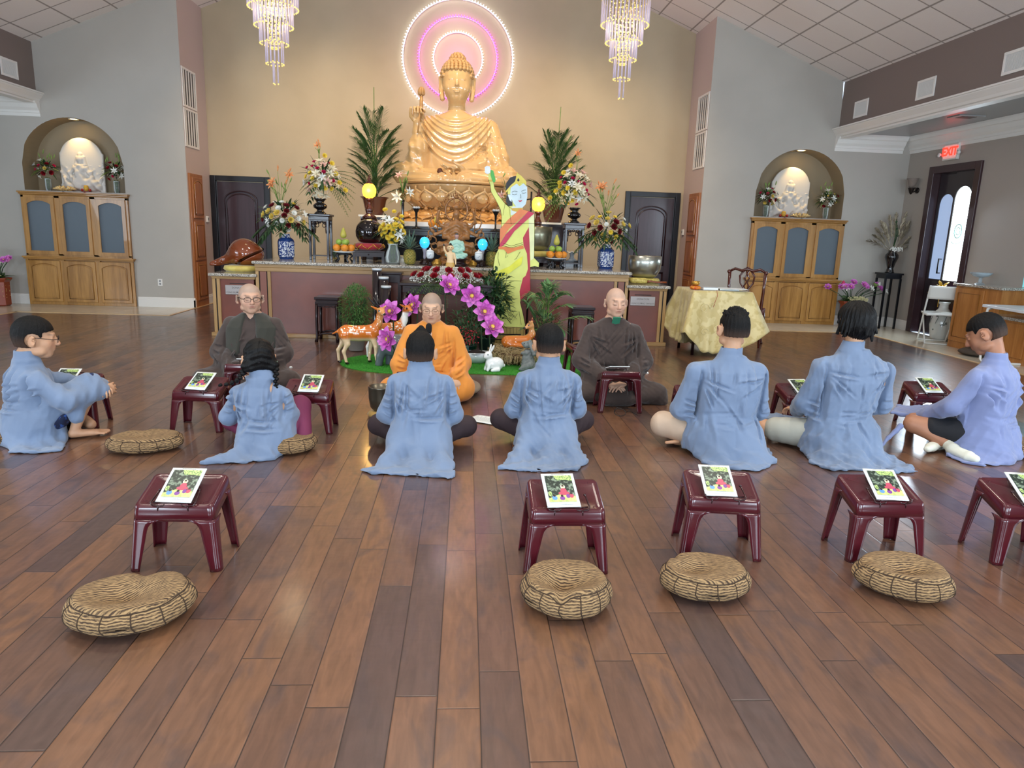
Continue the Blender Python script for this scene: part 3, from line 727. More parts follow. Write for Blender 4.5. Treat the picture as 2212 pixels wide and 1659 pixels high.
# ------------------------------------------------------------------ people
from mathutils import Euler
SKIN = np.array(lin('c79a7c')); 
def skinmat(name,col,r=.5): return mat(name,col,rough=r,sub=.12,attr=True,var=.06,vscale=30)
skin_m = skinmat('skin','c79a7c')
robe_blue = mat('robe_blue_cotton','6e7f99',rough=.85,sheen=.25,bump=.25,bscale=260,var=.05,vscale=6,bdist=.002)
robe_blue2 = mat('robe_lavender_cotton','7a85ad',rough=.85,sheen=.25,bump=.25,bscale=260,var=.05,vscale=6,bdist=.002)
robe_brown = mat('robe_brown','3d302b',rough=.8,sheen=.2,bump=.3,bscale=240,bdist=.002,var=.12,vscale=7)
robe_olive = mat('vest_olive','34332b',rough=.85,sheen=.2,bump=.4,bscale=400,bdist=.002)
robe_orange = mat('robe_orange','d98a36',rough=.8,sheen=.2,bump=.25,bscale=240,bdist=.002,var=.05,vscale=7)
hair_m = mat('black_hair','080707',spec=.25,rough=.5,bump=.9,bscale=170,stretch=(1,1,.25),bdist=.004)
hair_m2 = mat('black_hair_faded','080707',spec=.25,rough=.55,attr=True,bump=1.0,bscale=240,bdist=.004)
trs = {'brown': mat('trousers_dark_brown','33262a',rough=.8,bump=.2,bscale=200),'maroon': mat('leggings_maroon','6a2444',rough=.75,bump=.15,bscale=200),
'khaki': mat('trousers_khaki','c4ab94',rough=.85,bump=.2,bscale=180),'grey': mat('shorts_grey','a9a89c',rough=.85,bump=.2,bscale=180),
'black': mat('shorts_black','191a1f',rough=.8,bump=.2,bscale=180),'navy': mat('trousers_navy_floral','18223f',rough=.7,col2='31508f',vscale=38,vlo=.54,vhi=.6)}
sock_m = mat('white_socks','d9dacb',rough=.9,bump=.3,bscale=300)
def hand(s,w,d,n,curl=(.5,.6,.5),sc=1.0,thumb=1,spread=.09,k=.006):
 """palm, four fingers and a thumb; w wrist, d direction, n palm normal (towards the palm side); thumb=+1/-1 side"""
 d = np.array(d,float);d /= np.linalg.norm(d);n = np.array(n,float);n -= d*(n@d);n /= np.linalg.norm(n);e = np.cross(d,n)*thumb
 L0 = .088*sc;pc = w+d*L0*.5
 rot = Matrix((Vector(e),Vector(d),Vector(n))).transposed()
 s.ell(pc,(.041*sc,.052*sc,.016*sc),rot,k=.012)
 fl = [(.070,.0092),(.080,.0094),(.075,.0090),(.060,.0082)]
 for i,(fl_,r) in enumerate(fl):
  off = (1.5-i)*.0195*sc;b = w+d*(L0*.92-abs(i-1.2)*.004)+e*off;a = 0;p = b;sp = (1.5-i)*spread
  s.cap(pc+e*off*.8,b,.0105*sc,r*sc,k=k)
  for j,q in enumerate((.45,.3,.25)):
   a += curl[j];dd = (d*math.cos(a)+n*math.sin(a))+e*sp*math.cos(a);dd /= np.linalg.norm(dd)
   p2 = p+dd*fl_*q*sc;s.cap(p,p2,r*sc*(1-.08*j),r*sc*(.93-.08*j),k=.002);p = p2
 t0 = w+d*.022*sc+e*.03*sc;t1 = t0+(d*.6+e*.62+n*.3)*.036*sc;t2 = t1+(d*.85+e*.1+n*.45)*.03*sc;t3 = t2+(d*.9-e*.1+n*.4)*.024*sc
 s.chain([t0,t1,t2,t3],[.015*sc,.012*sc,.0105*sc,.009*sc],k=.004)
def foot(s,heel,toe,up=(0,0,1),r=.03,k=.015,toes=True,sc=1):
 heel = np.array(heel,float);toe = np.array(toe,float);d = toe-heel;L0 = np.linalg.norm(d);d /= L0;up = np.array(up,float);up -= d*(up@d);up /= np.linalg.norm(up);e = np.cross(d,up)
 m = heel+d*L0*.65
 s.cap(heel,m,r*.95,r*.72,k=k);s.cap(heel+e*.006,m+e*.02,r*.8,r*.62,k=k);s.cap(heel-e*.006,m-e*.018,r*.8,r*.62,k=k)
 if toes:
  for i in range(5):
   o = (i-2)*.0165*sc;ln = (.34,.35,.31,.27,.22)[i]*L0;rr = (.0125,.0095,.009,.0085,.008)[i]*sc
   s.cap(m+e*o-d*.01,m+e*o*1.1+d*ln-up*.006,rr*1.2,rr,k=.004)
 else: s.cap(m,toe-d*.01,r*.75,r*.55,k=k);s.cap(m+e*.015,toe-d*.015+e*.012,r*.6,r*.45,k=k);s.cap(m-e*.015,toe-d*.018-e*.012,r*.6,r*.45,k=k)
class Head:
 def __init__(s,c,yaw=0,pitch=0,roll=0,sc=1.0):
  s.c = np.array(c,float);s.sc = sc
  s.R = np.array(Euler((pitch,roll,yaw),'XYZ').to_matrix())   # columns = head axes
 def w(s,*p): return s.c+s.R @ (np.array(p,float)*s.sc)
 def add(s,S,face=True,broad=1.0):
  k = .012*s.sc;z = s.sc;M = Matrix(s.R.tolist())
  E = lambda c,r,**kw: S.ell(s.w(*c),tuple(v*z for v in r),M,**kw)
  E((0,-.018,.022),(.077*broad,.093,.089),k=k)
  E((0,.022,-.03),(.064*broad,.070,.082),k=.03)
  E((0,.055,-.088),(.028,.024,.02),k=.025)
  for sx in (-1,1):
   E((sx*.040*broad,.045,-.028),(.024,.026,.026),k=.02)     # cheeks
   E((sx*.052*broad,.01,-.07),(.02,.035,.022),k=.02)        # jaw corners
  if face:
   S.cap(s.w(-.032,.077,.027),s.w(.032,.077,.027),.011*z,k=.012)
   for sx in (-1,1):
    E((sx*.031,.097,.004),(.016,.012,.009),k=.012,cut=True)
    E((sx*.031,.0715,.003),(.0165,.0135,.0125),k=.004)
    S.cap(s.w(sx*.011,.094,-.028),s.w(sx*.006,.1,-.027),.0075*z,k=.004)
   S.cap(s.w(0,.086,.016),s.w(0,.106,-.024),.0075*z,.0125*z,k=.009)
   S.cap(s.w(-.018,.0845,-.0475),s.w(.018,.0845,-.0475),.0062*z,k=.005);S.cap(s.w(-.006,.09,-.047),s.w(.006,.09,-.047),.006*z,k=.005)
   S.cap(s.w(-.013,.085,-.058),s.w(.013,.085,-.058),.0078*z,k=.005)
   S.cap(s.w(-.02,.096,-.0525),s.w(.02,.096,-.0525),.003*z,k=.003,cut=True)
  for sx in (-1,1):
   M2 = Matrix((s.R @ np.array(Euler((R(-8),0,sx*R(-34))).to_matrix())).tolist())
   S.ell(s.w(sx*.088*broad,-.018,-.008),(.0085*z,.024*z,.035*z),M2,k=.006)
   S.ell(s.w(sx*.099*broad,-.008,-.002),(.006*z,.011*z,.018*z),M2,k=.004,cut=True)
   S.ell(s.w(sx*.083*broad,-.010,-.034),(.007*z,.010*z,.011*z),M2,k=.004)
 def loc(s,x,y,z):
  P = np.stack([x,y,z],1)-s.c;return (P @ s.R)/s.sc
 def colour(s,base,x,y,z,stub=None,lips=.6,brow=1,eye=1):
  q = s.loc(x,y,z);C = np.tile(base,(len(x),1));ax = np.abs(q[:,0]);f = q[:,1] > .04
  near = (np.abs(q) < .16).all(1)
  if stub is not None:
   hl = .062-.9*np.maximum(0,q[:,1]-.02)*0
   t = sstep(.045,.060,q[:,2]+.045*sstep(.05,.0,q[:,1])*1.6-.30*np.maximum(ax-.05,0)*0)*sstep(.088,.070,q[:,1])*near*sstep(-.08,-.05,q[:,2])
   C = lerpc(C,stub[0],np.clip(t,0,1)*stub[1])
  red = np.exp(-((ax-.038)/.02)**2-((q[:,2]+.03)/.022)**2)*f*.30*near;C = lerpc(C,np.array(lin('b9705c')),red)
  nose = np.exp(-(ax/.018)**2-((q[:,2]+.028)/.016)**2)*(q[:,1] > .08)*.25*near;C = lerpc(C,np.array(lin('b06a56')),nose)
  lp = np.exp(-((q[:,0])/.019)**4-((q[:,2]+.053)/.0085)**4)*(q[:,1] > .07)*lips*near;C = lerpc(C,np.array(lin('9c5348')),lp)
  b = np.exp(-((ax-.033)/.018)**4-((q[:,2]-.030+.10*(ax-.033)**2*20)/.0042)**2)*f*brow*.65*near;C = lerpc(C,np.array(lin('231a17')),b)
  e = np.exp(-((ax-.031)/.0145)**4-((q[:,2]+.0045-7*(ax-.031)**2)/.0022)**2)*f*eye*.9*near;C = lerpc(C,np.array(lin('1c1311')),e)
  ml = np.exp(-((q[:,0])/.02)**4-((q[:,2]+.0525)/.0014)**2)*(q[:,1] > .07)*.7*near;C = lerpc(C,np.array(lin('4a211c')),ml)
  return np.clip(C,0,1)
def neck_torso(S,H,neck_b,r=.052,chest=None):
 S.cap(H.w(0,-.028,-.05),neck_b,r*1.1,r*1.2,k=.02)
 S.loft(chest,k=.04)
def rot_pts(pts,a):
 c,s_ = math.cos(-a),math.sin(-a);return [(x*c-y*s_,x*s_+y*c) for x,y in pts]
def glasses(H,m,parent,w=.052,thick=.0022,round_=False,temple=True,lens=True):
 b = MB();z = H.sc
 for sx in (-1,1):
  pts = [H.w(sx*.0335+.024*math.copysign(abs(math.cos(a))**.6,math.cos(a)),.105,.002+.0165*math.copysign(abs(math.sin(a))**.6,math.sin(a))) for a in np.linspace(0,2*PI,20)[:-1]]
  b.tube(pts,thick*.8,5,closed=True);b.tube([pts[j] for j in range(1,9)],thick*1.3,5)
  if temple: b.tube([H.w(sx*.0575,.105,.008),H.w(sx*.076,.09,.008),H.w(sx*.085,.0,.012),H.w(sx*.086,-.015,.0)],thick,5)
 b.tube([H.w(-.01,.107,.006),H.w(0,.110,.009),H.w(.01,.107,.006)],thick,5)
 return b.build('glasses',m,parent)
def hair_cap(S,H,top=(.086,.102,.092),c=(0,-.02,.03),nape=-.045,front=.05,side=-.03,seed=3,amp=.004,freq=260,fade=None,broad=1.0,k=.01):
 """hair shell around the skull, opened over the face"""
 z = H.sc;M = Matrix(H.R.tolist())
 S.ell(H.w(*c),tuple(v*z for v in (top[0]*broad,top[1],top[2])),M,k=k)
def hair_shape(S,H,fn):
 """trim the shell: fn(q) > 0 keeps hair (q = points in head space)"""
 idx = np.nonzero(S.F < .05);p = [S.ax[i][idx[i]] for i in range(3)];q = H.loc(*p)
 S.F[idx] = np.maximum(S.F[idx],-fn(q).astype(np.float32)*H.sc)
def strands(H,seed,amp,freq=150,swirl=1.0):
 rg = np.random.RandomState(seed);ph = rg.uniform(0,6,8)
 def fn(x,y,z):
  q = H.loc(x,y,z);a = np.arctan2(q[:,0]+.01,q[:,1]+.03);r = np.sqrt(q[:,0]**2+(q[:,1]+.02)**2)
  t = np.sin(a*23+ph[0]+9*np.sin(r*22+ph[1])*.35)+.7*np.sin(a*41+ph[2]+q[:,2]*40)+.6*np.sin(q[:,2]*freq*.5+a*9+ph[3])*.5
  return -amp*t*.5
 return fn
def kid(name,label,xy,top,**o):
 """a child or teen seated on the floor facing the altar, seen from behind"""
 rz = o.get('rot',0);root = thing(name,label,'person',(xy[0],xy[1],0),rz,'children and teens in pale blue robes')
 sc = o.get('sc',1.0);hs = o.get('hs',.93);hx,hy = o.get('head',(0,.04));sh = o['sh'];W = o['W'];tx = o.get('lean',0)
 seat = o.get('seat',.06)
 H = Head((hx,hy,top-.111*hs),o.get('yaw',0),o.get('pitch',0),o.get('roll',0),hs)
 nb = V3(hx*.6,0,sh+.03)
 arms = o['arms']           # per side: shoulder, elbow, wrist, hand dir
 legs = o['legs']           # list of (points, radii)
 h = .0065
 S = SDF((-.62,-.35,-.01),(.62,.75,top+.03),h)
 H.add(S,broad=o.get('broad',1.0))
 neck_torso(S,H,nb,.05,[(seat+.02,0,0,.14,.11),(.25,0,0,.13,.1),(sh-.14,0,0,W*.55,.08),(sh-.06,0,0,W*.4,.06),(sh+.0,hx*.5,0,.05,.05)])
 for (a,e,w_,hd,nrm,th) in arms:
  S.chain([V3(*a)-V3(0,0,.03),V3(*e),V3(*w_)],[.035*sc,.034*sc,.025*sc],k=.02)
  hand(S,V3(*w_),hd,nrm,o.get('curl',(.5,.6,.5)),sc,th)
 for (pts,rs) in legs: S.chain([V3(*p) for p in pts],[r-.008 for r in rs],k=.02)
 for f in o.get('feet',[]): foot(S,*f[:2],up=f[2] if len(f) > 2 else (0,0,1),r=.028*sc,toes=not o.get('socks'))
 S.floor(.002)
 base = np.array(lin(o.get('skin','c39574')))
 S.build('body',skin_m,root,color=lambda x,y,z: H.colour(base,x,y,z),it=1)
 # trousers
 T = SDF((-.62,-.35,-.01),(.62,.75,.5),.008);cov = o.get('cover',1.0)
 for (pts,rs) in legs:
  P = [V3(*p) for p in pts];q = [rs[0]+.012]+[r+.008 for r in rs[1:]]
  if cov < 1:
   P2 = [P[0],P[0]+(P[1]-P[0])*cov];T.cap(P2[0],P2[1],q[0]+.01,q[1]+.016,k=.02)
  else: T.chain(P,q,k=.025)
 T.disp(folds(o.get('seed',1)+5,.009,38,4));T.floor(.003)
 T.build('trousers',trs[o['tr']],root)
 # robe
 h = .007
 Bb = SDF((-.62,-.72,-.004),(.62,.9,sh+.14),h)
 wz = o.get('waist',(.86,.30));bk = o.get('belly',.15)
 Bb.loft([(.03,0,.0,W*.98,bk*1.25),(.12,0,0,W*.96,bk*1.2),(.22,0,.0,W*.84,bk*1.08),(wz[1],0,0,W*wz[0],bk),(sh-.22,tx*.5,0,W*.86,bk),(sh-.16,tx,0,W*.86,bk*.94),(sh-.10,tx,0,W*.76,bk*.84),(sh-.055,tx,0,W*.58,bk*.66),(sh-.02,tx*.8,0,W*.42,.09),(sh+.01,tx*.6+hx*.3,0,.092,.08)],k=.03,p=2.3)
 for (a,e,w_,hd,nrm,th) in arms:
  a,e,w_ = V3(*a),V3(*e),V3(*w_)
  Bb.cap(a,e,.060*sc,.072*sc,k=.05);Bb.cap(e,w_,.074*sc,.058*sc,k=.012)
  Bb.cap(a+(V3(0,0,sh-.05)-a)*.3,a,.05*sc,.060*sc,k=.05)
 # stand collar
 cq = o.get('colr',1.0)
 Bb.loft([(sh-.01,hx*.3,.0,.090*cq,.080*cq),(sh+.03,hx*.45,.0,.080*cq,.072*cq),(sh+.068,hx*.65,.0,.074*cq,.068*cq)],k=.012)
 Bb.loft([(sh+.04,hx*.45,.006,.062*cq,.056*cq),(sh+.12,hx*.7,.006,.064*cq,.058*cq)],k=.0,cut=True)
 rg = np.random.RandomState(o.get('seed',1));pa,pb,pc = rg.uniform(0,6,3)
 for (pts,z0,z1,kk) in o.get('tails',[]):
  pts = rot_pts(pts,rz)
  Bb.poly(pts,z0,z1,k=kk,wave=lambda X,Y: .007*np.abs(np.sin(X*17+Y*9+pa))**.7+.010*np.maximum(0,np.sin(Y*29-X*13+pb))**2)
 for (a,b_,ra,rb,kk) in o.get('drape',[]): Bb.cap(V3(*a),V3(*b_),ra,rb,k=kk)
 F1 = folds(o.get('seed',1),.028,28,5,.30);F2 = folds(o.get('seed',1)+40,.008,60,4,.5)
 CR = creases(o.get('seed',1)+3,W,sh,tx,-1,9,wz[1])
 def wr(x,y,z):
  g = sstep(sh+.03,sh-.08,z)
  d = (F1(x,y,z)+F2(x,y,z))*(.25+.75*g)
  # creases running from the armpits towards the spine, cloth bunching at the waist
  d = d+CR(x,y,z)
  for sx in (-1,1):
   d = d+.030*np.exp(-((x-tx-sx*W*.80)/.013)**2)*sstep(sh-.06,sh-.13,z)*sstep(.2,.3,z)*(y < .04)   # gap between arm and back
  d = d+.006*np.exp(-((z-wz[1]+.0+.02*np.sin(x*14+pb))/.016)**2)*(y < 0)
  d = d+.0045*np.exp(-((x-tx)/.006)**2)*(y < 0)*(z > .1)
  return d
 Bb.disp(wr);Bb.floor(.002)
 Bb.build('robe',o.get('robe',robe_blue),root,it=2)
 # hair
 Hs = SDF(tuple(H.c-.17),tuple(H.c+V3(.17,.17,.19)),.0045);o['hair'](Hs,H);Hs.build('hair',hair_m2 if o.get('fade',1) else hair_m,root,it=0,color=lambda x,y,z: lerpc(np.tile(np.array(lin('090808')),(len(x),1)),np.array(lin('4a372c')),sstep(.03,-.05,H.loc(x,y,z)[:,2])*.9*o.get('fade',1)))
 if o.get('socks'):
  K = SDF((-.62,-.35,-.01),(.62,.75,.4),.006)
  for f in o['feet']: foot(K,*f[:2],up=f[2] if len(f) > 2 else (0,0,1),r=.036*sc,toes=False)
  for a,b_ in o.get('sockleg',[]): K.cap(V3(*a),V3(*b_),.038,.042,k=.02)
  K.floor(.001);K.disp(folds(9,.004,90,3));K.build('socks',sock_m,root)
 return root,H
def hair_short(spike=.0,seed=3,vol=1.0,nape=-.05,tuft=None,fade=0,broad=1.0,front=.055,amp=.0045):
 def fn(S,H):
  z = H.sc;M = Matrix(H.R.tolist())
  S.ell(H.w(0,-.02,.034),((.083*broad)*vol*z,.102*z*vol,.092*z*vol),M,k=.01)
  S.ell(H.w(0,-.05,-.01),(.073*broad*z,.062*z,.07*z),M,k=.03)
  rg = np.random.RandomState(seed)
  if spike:
   for i in range(170):
    a = rg.uniform(0,2*PI);t = rg.uniform(0,.95)
    p = V3(math.sin(t)*math.cos(a)*.083*broad,-.02+math.sin(t)*math.sin(a)*.1,.034+math.cos(t)*.09)
    d = V3(p[0]*2.2+rg.normal()*.03,(p[1]+.02)*1.5+rg.normal()*.03+.05,.10)
    d = d/np.linalg.norm(d)*spike*rg.uniform(.6,1.2);S.cap(H.w(*(p*.97)),H.w(*(p+d)),.0065*z,.0025*z,k=.006)
  if tuft:
   for i in range(9):
    a = (i-4)*.009;hh_ = tuft[2]*max(.1,1-(abs(a-.006)/.042))*rg.uniform(.85,1);S.cap(H.w(tuft[0]+a,tuft[1]+rg.normal()*.01,.085),H.w(tuft[0]+a*.6+.004,tuft[1],.112+hh_),.022*z,.005*z,k=.02)
  def keep(q):
   face = (q[:,1]-front)*1.0
   side = np.where(q[:,1] > -.005,q[:,2]-.012-.5*np.maximum(q[:,1]-.02,0),q[:,2]-nape)
   near_ear = -(np.maximum(.036-np.sqrt(((q[:,1]+.014)*.9)**2+((q[:,2]+.006)*.85)**2),-9))
   k1 = np.where(q[:,1] > .03,q[:,2]-.055+np.maximum(.085-q[:,1],0)*.25,9)
   return np.minimum(np.minimum(side,k1),np.where(np.abs(q[:,0]) > .055,near_ear,9))
  hair_shape(S,H,keep);S.disp(strands(H,seed,amp*.6));S.disp(lambda x,y,z: .0022*np.sin(x*310+y*170+seed)*np.sin(y*290-z*240)*np.sin(z*330+x*120))
 return fn
def hair_bowl(seed=5):
 def fn(S,H):
  z = H.sc;M = Matrix(H.R.tolist())
  S.ell(H.w(0,-.012,.03),(.098*z,.115*z,.098*z),M,k=.01)
  S.ell(H.w(0,-.03,-.01),(.099*z,.096*z,.066*z),M,k=.02)
  S.ell(H.w(0,-.055,-.05),(.062*z,.048*z,.05*z),M,k=.03)
  rg = np.random.RandomState(seed)
  for i in range(46):
   a = rg.uniform(-PI*1.1,PI*.1);p = V3(math.cos(a)*.092,-.012+math.sin(a)*.1,-.02+rg.normal()*.012)
   S.cap(H.w(*p),H.w(p[0]*1.04+rg.normal()*.01,p[1]*1.04,p[2]-.035-rg.uniform(0,.018)),.012*z,.004*z,k=.008)
  def keep(q):
   return np.minimum(np.where(q[:,1] > .0,q[:,2]+.01-.2*q[:,1],9),np.where(q[:,1] > .06,q[:,2]-.0,9))
  hair_shape(S,H,keep);S.disp(strands(H,seed,.006))
 return fn
D0 = (.05,1,-.15);NDN = (0,0,-1)
def arms_lap(W,sh,ez=.27,wx=.07,wy=.25,wz=.2,ey=.06,ex=1.02):
 return [((s*(W-.065),0,sh-.115),(s*W*ex,ey,ez),(s*wx,wy,wz),(-s*.6,.8,-.25),(0,-.2,-1),s) for s in (-1,1)]
def legs_x(kx=.30,ky=.27,kz=.10,r=1.0,z=.10):
 return [([(s*.09,.02,z+.02),(s*kx,ky,kz),(-s*.06,ky+.06-.05*s,.055)],[.085*r,.066*r,.045*r]) for s in (-1,1)]
def build_kids():
 # boy in the middle with pointed crown, blue robe trailing behind
 kid('person','boy with a pointed tuft of black hair, pale blue robe, facing the monk in orange',(-.29,4.72),.818,sh=.585,W=.225,head=(-.005,.04),
arms=arms_lap(.225,.585,.25),legs=legs_x(.315,.25,.115),feet=[((.06,.33,.04),(-.10,.30,.03))],tr='brown',seed=11,waist=(.82,.30),hs=1.18,
tails=[([(-.36,-.44),(-.27,-.38),(-.15,.1),(.16,.15),(.22,-.13),(.25,-.53),(.21,-.60),(.13,-.55),(-.13,-.52),(-.27,-.51)],.0,.016,.09)],
drape=[((-.12,-.1,.12),(-.2,-.30,.02),.08,.03,.09),((.12,-.1,.12),(.17,-.36,.02),.08,.03,.09),((0,-.1,.12),(0,-.32,.01),.08,.03,.09)],
hair=hair_short(0,3,.98,-.040,(-.006,.02,.035),broad=1.0,amp=.003))
 # boy beside him, rounded short hair
 kid('person','boy with evenly cropped round black hair, pale blue robe fanned out on the floor',(.59,4.85),.875,sh=.60,W=.225,head=(0,.04),
arms=arms_lap(.225,.60,.27),legs=legs_x(.31,.24,.14),feet=[((.05,.33,.04),(-.12,.30,.03))],tr='brown',seed=23,waist=(.80,.31),hs=1.20,
tails=[([(-.37,-.52),(-.27,-.25),(-.12,.2),(.22,.2),(.24,-.10),(.27,-.31),(.16,-.53),(-.12,-.56)],.0,.016,.09)],
drape=[((-.12,-.1,.12),(-.22,-.34,.02),.08,.03,.09),((.12,-.1,.14),(.17,-.34,.03),.08,.035,.09),((0,-.1,.12),(0,-.36,.01),.08,.03,.09)],
hair=hair_short(0,8,1.0,-.040,amp=.003))
 # tall boy with spiky hair, khaki trousers
 kid('person','tall teen with spiky black hair, blue robe, khaki trousers and one bare foot showing',(1.84,4.78),1.02,sh=.70,W=.285,head=(.03,.04),lean=.03,belly=.16,
arms=arms_lap(.285,.70,.30,.1,.27,.22,.06,1.0),legs=[([(-.11,.02,.13),(-.35,.24,.14),(.05,.26,.06)],[.095,.085,.05]),([(.11,.02,.13),(.30,.28,.12),(-.12,.12,.055)],[.095,.075,.045])],
feet=[((-.14,.11,.045),(-.36,.13,.035),(0,.3,1))],tr='khaki',seed=31,waist=(.80,.30),hs=1.20,sc=1.08,
tails=[([(-.16,.02),(-.22,-.27),(-.14,-.38),(.12,-.44),(.34,-.22),(.40,.12)],.0,.016,.10)],
drape=[((-.05,-.1,.14),(-.08,-.2,.03),.1,.05,.1),((.16,-.1,.14),(.2,-.2,.03),.1,.06,.1),((.1,-.1,.12),(.12,-.24,.03),.09,.05,.1)],
hair=hair_short(.011,14,.98,-.035,amp=.005))
 # teen with bowl cut
 kid('person','teen with thick black hair over the ears, blue robe and pale grey shorts',(2.72,4.80),1.09,sh=.765,W=.285,head=(.035,.04),lean=.05,belly=.155,
arms=[((-.18,0,.63),(-.24,.08,.36),(-.16,.34,.24),(-.3,1,-.1),(0,-.2,-1),-1),((.27,0,.61),(.33,.06,.36),(.15,.28,.24),(-.5,.8,-.2),(0,-.2,-1),1)],
legs=[([(-.10,.02,.13),(-.42,.30,.10),(-.05,.40,.05)],[.10,.07,.045]),([(.12,.02,.13),(.34,.30,.12),(0,.34,.055)],[.095,.07,.045])],cover=.80,
feet=[((.02,.42,.04),(-.16,.44,.03))],tr='grey',seed=43,waist=(.78,.31),hs=1.20,sc=1.05,
tails=[([(-.22,-.02),(-.33,-.25),(-.26,-.42),(.05,-.40),(.20,-.46),(.36,-.42),(.37,-.30),(.36,-.02),(.2,.1)],.0,.016,.10),
([(-.50,.42),(-.36,.60),(-.10,.62),(.02,.45),(-.2,.36)],.11,.140,.03)],
drape=[((-.08,-.1,.14),(-.14,-.22,.04),.1,.06,.1),((.14,-.1,.14),(.17,-.22,.03),.1,.05,.1),((.02,-.1,.12),(.0,-.28,.03),.09,.05,.1)],
hair=hair_bowl(5),fade=0)
 # teen at right edge, head bowed
 kid('person','teen with bowed head, lavender blue robe, black shorts and white socks',(3.86,4.85),1.02,sh=.70,W=.27,head=(-.02,.10),rot=R(28),pitch=R(-32),yaw=R(14),belly=.165,
arms=[((-.19,.02,.58),(-.27,.12,.36),(-.17,.36,.22),(-.2,1,-.1),(0,-.2,-1),-1),((.20,0,.58),(.30,.08,.34),(.1,.32,.22),(-.5,.8,-.2),(0,-.2,-1),1)],
legs=[([(-.10,.02,.14),(-.30,.36,.17),(-.24,.08,.055)],[.105,.072,.042]),([(.12,.02,.13),(.34,.28,.12),(-.1,.22,.055)],[.095,.07,.045])],cover=.62,
feet=[((-.29,.06,.05),(-.33,-.14,.035),(-.5,0,.9)),((-.2,.20,.05),(-.42,.17,.035))],socks=True,sockleg=[((-.25,.12,.07),(-.28,.06,.055)),((-.14,.21,.055),(-.2,.2,.05))],tr='black',seed=57,waist=(.84,.30),hs=1.24,sc=1.05,skin='a9765a',robe=robe_blue2,
tails=[([(-.20,.06),(-.34,-.10),(-.33,-.26),(-.21,-.34),(.03,-.28),(.26,-.06),(.2,.1)],.0,.016,.09),([(-.52,.36),(-.30,.62),(-.02,.66),(.16,.56),(.02,.34),(-.25,.28)],.175,.208,.04)],
drape=[((-.04,-.08,.12),(-.1,-.2,.04),.1,.05,.09),((.1,-.1,.12),(.1,-.18,.04),.1,.05,.09),((-.40,.40,.15),(-.58,.42,.02),.03,.012,.04)],
hair=hair_short(0,19,.97,-.05,amp=.003))
 # girl with braids
 g,H = kid('person','girl with two black braids, pale blue robe and maroon leggings',(-1.31,4.70),.745,sh=.50,W=.205,head=(-.055,.05),lean=-.045,yaw=R(22),belly=.14,
arms=[((-.18,0,.38),(-.27,.05,.22),(-.13,.26,.17),(.2,1,-.1),(0,-.2,-1),-1),((.10,0,.38),(.135,.06,.24),(.06,.26,.18),(-.5,.8,-.2),(0,-.2,-1),1)],
legs=[([(-.10,.02,.13),(-.31,.24,.14),(-.02,.34,.06)],[.07,.062,.042]),([(.08,.02,.13),(.17,.20,.26),(.23,.04,.10)],[.075,.066,.045])],
feet=[((.23,.06,.09),(.10,.10,.06))],tr='maroon',seed=61,waist=(.88,.24),hs=1.14,sc=.9,
tails=[([(-.34,-.33),(-.28,-.14),(-.15,-.10),(.0,-.04),(.12,-.06),(.10,-.22),(-.08,-.31)],.0,.016,.07)],
drape=[((-.08,-.08,.12),(-.14,-.18,.04),.09,.04,.08),((.04,-.08,.12),(.03,-.18,.05),.09,.045,.08),((-.14,-.2,.03),(-.29,-.30,.02),.03,.018,.05)],
hair=hair_girl,fade=0)
 for sx,pts in ((-1,[(-.062,-.075,-.03),(-.075,-.105,-.075),(-.10,-.125,-.12),(-.16,-.12,-.15),(-.235,-.10,-.165)]),(1,[(.10,-.03,-.01),(.125,-.055,-.05),(.13,-.08,-.10),(.13,-.09,-.16),(.125,-.09,-.20)])):
  b = MB();P = [Vector(H.c)+Vector((p[0]*1.0,p[1],p[2])) for p in pts]
  # interlaced lumps of a braid
  n = 15
  for i in range(n):
   t = i/(n-1)*(len(P)-1);k = min(int(t),len(P)-2);q = P[k].lerp(P[k+1],t-k);r = .019*(1-.45*i/n)
   off = Vector(((-1)**i*.006,0,0));b.ball(q+off,(r,r,r*.95),8,6)
  b.build('braid',hair_m,g)
 b = MB();q = Vector(H.c)+Vector((.11,-.04,-.012));b.tube([q+Vector((.019*math.cos(a),.016*math.sin(a),0)) for a in np.linspace(0,2*PI,12)[:-1]],.005,5,closed=True);b.build('hair_tie',mat('mint_tie','9fd6c2'),g)
 # boy at left edge with glasses, knee up
 l,H = kid('person','boy wearing glasses and a blue robe, hugging a raised knee, barefoot',(-2.93,4.88),.825,sh=.555,W=.215,head=(.005,.07),rot=R(-52),yaw=R(-12),pitch=R(-6),belly=.155,
arms=[((-.14,.02,.43),(-.12,.24,.34),(.10,.40,.34),(1,.2,0),(0,0,-1),-1),((.15,.02,.43),(.26,.16,.30),(.16,.40,.32),(-.4,1,.1),(-1,0,-.3),1)],
legs=[([(-.09,.02,.12),(-.26,.28,.09),(.0,.34,.05)],[.085,.066,.045]),([(.09,.04,.12),(.12,.34,.36),(.13,.22,.07)],[.085,.066,.04])],
feet=[((.13,.20,.035),(.17,.42,.028))],tr='navy',cover=.99,seed=71,waist=(.86,.27),hs=1.18,
tails=[([(-.12,-.10),(.02,-.34),(.22,-.34),(.34,-.27),(.22,-.02),(.08,.1),(-.15,.1)],.0,.015,.08)],
drape=[((0,-.08,.12),(.0,-.16,.03),.1,.06,.08),((.12,-.0,.14),(.12,-.08,.04),.09,.05,.08),((.12,.1,.24),(.13,.33,.37),.10,.085,.06),((.16,.26,.32),(.22,.22,.17),.07,.05,.05)],
hair=hair_short(0,29,1.03,-.05,broad=1.05,amp=.003,front=.07))
 glasses(H,mat('brown_frames','2b1a14',rough=.3),l)
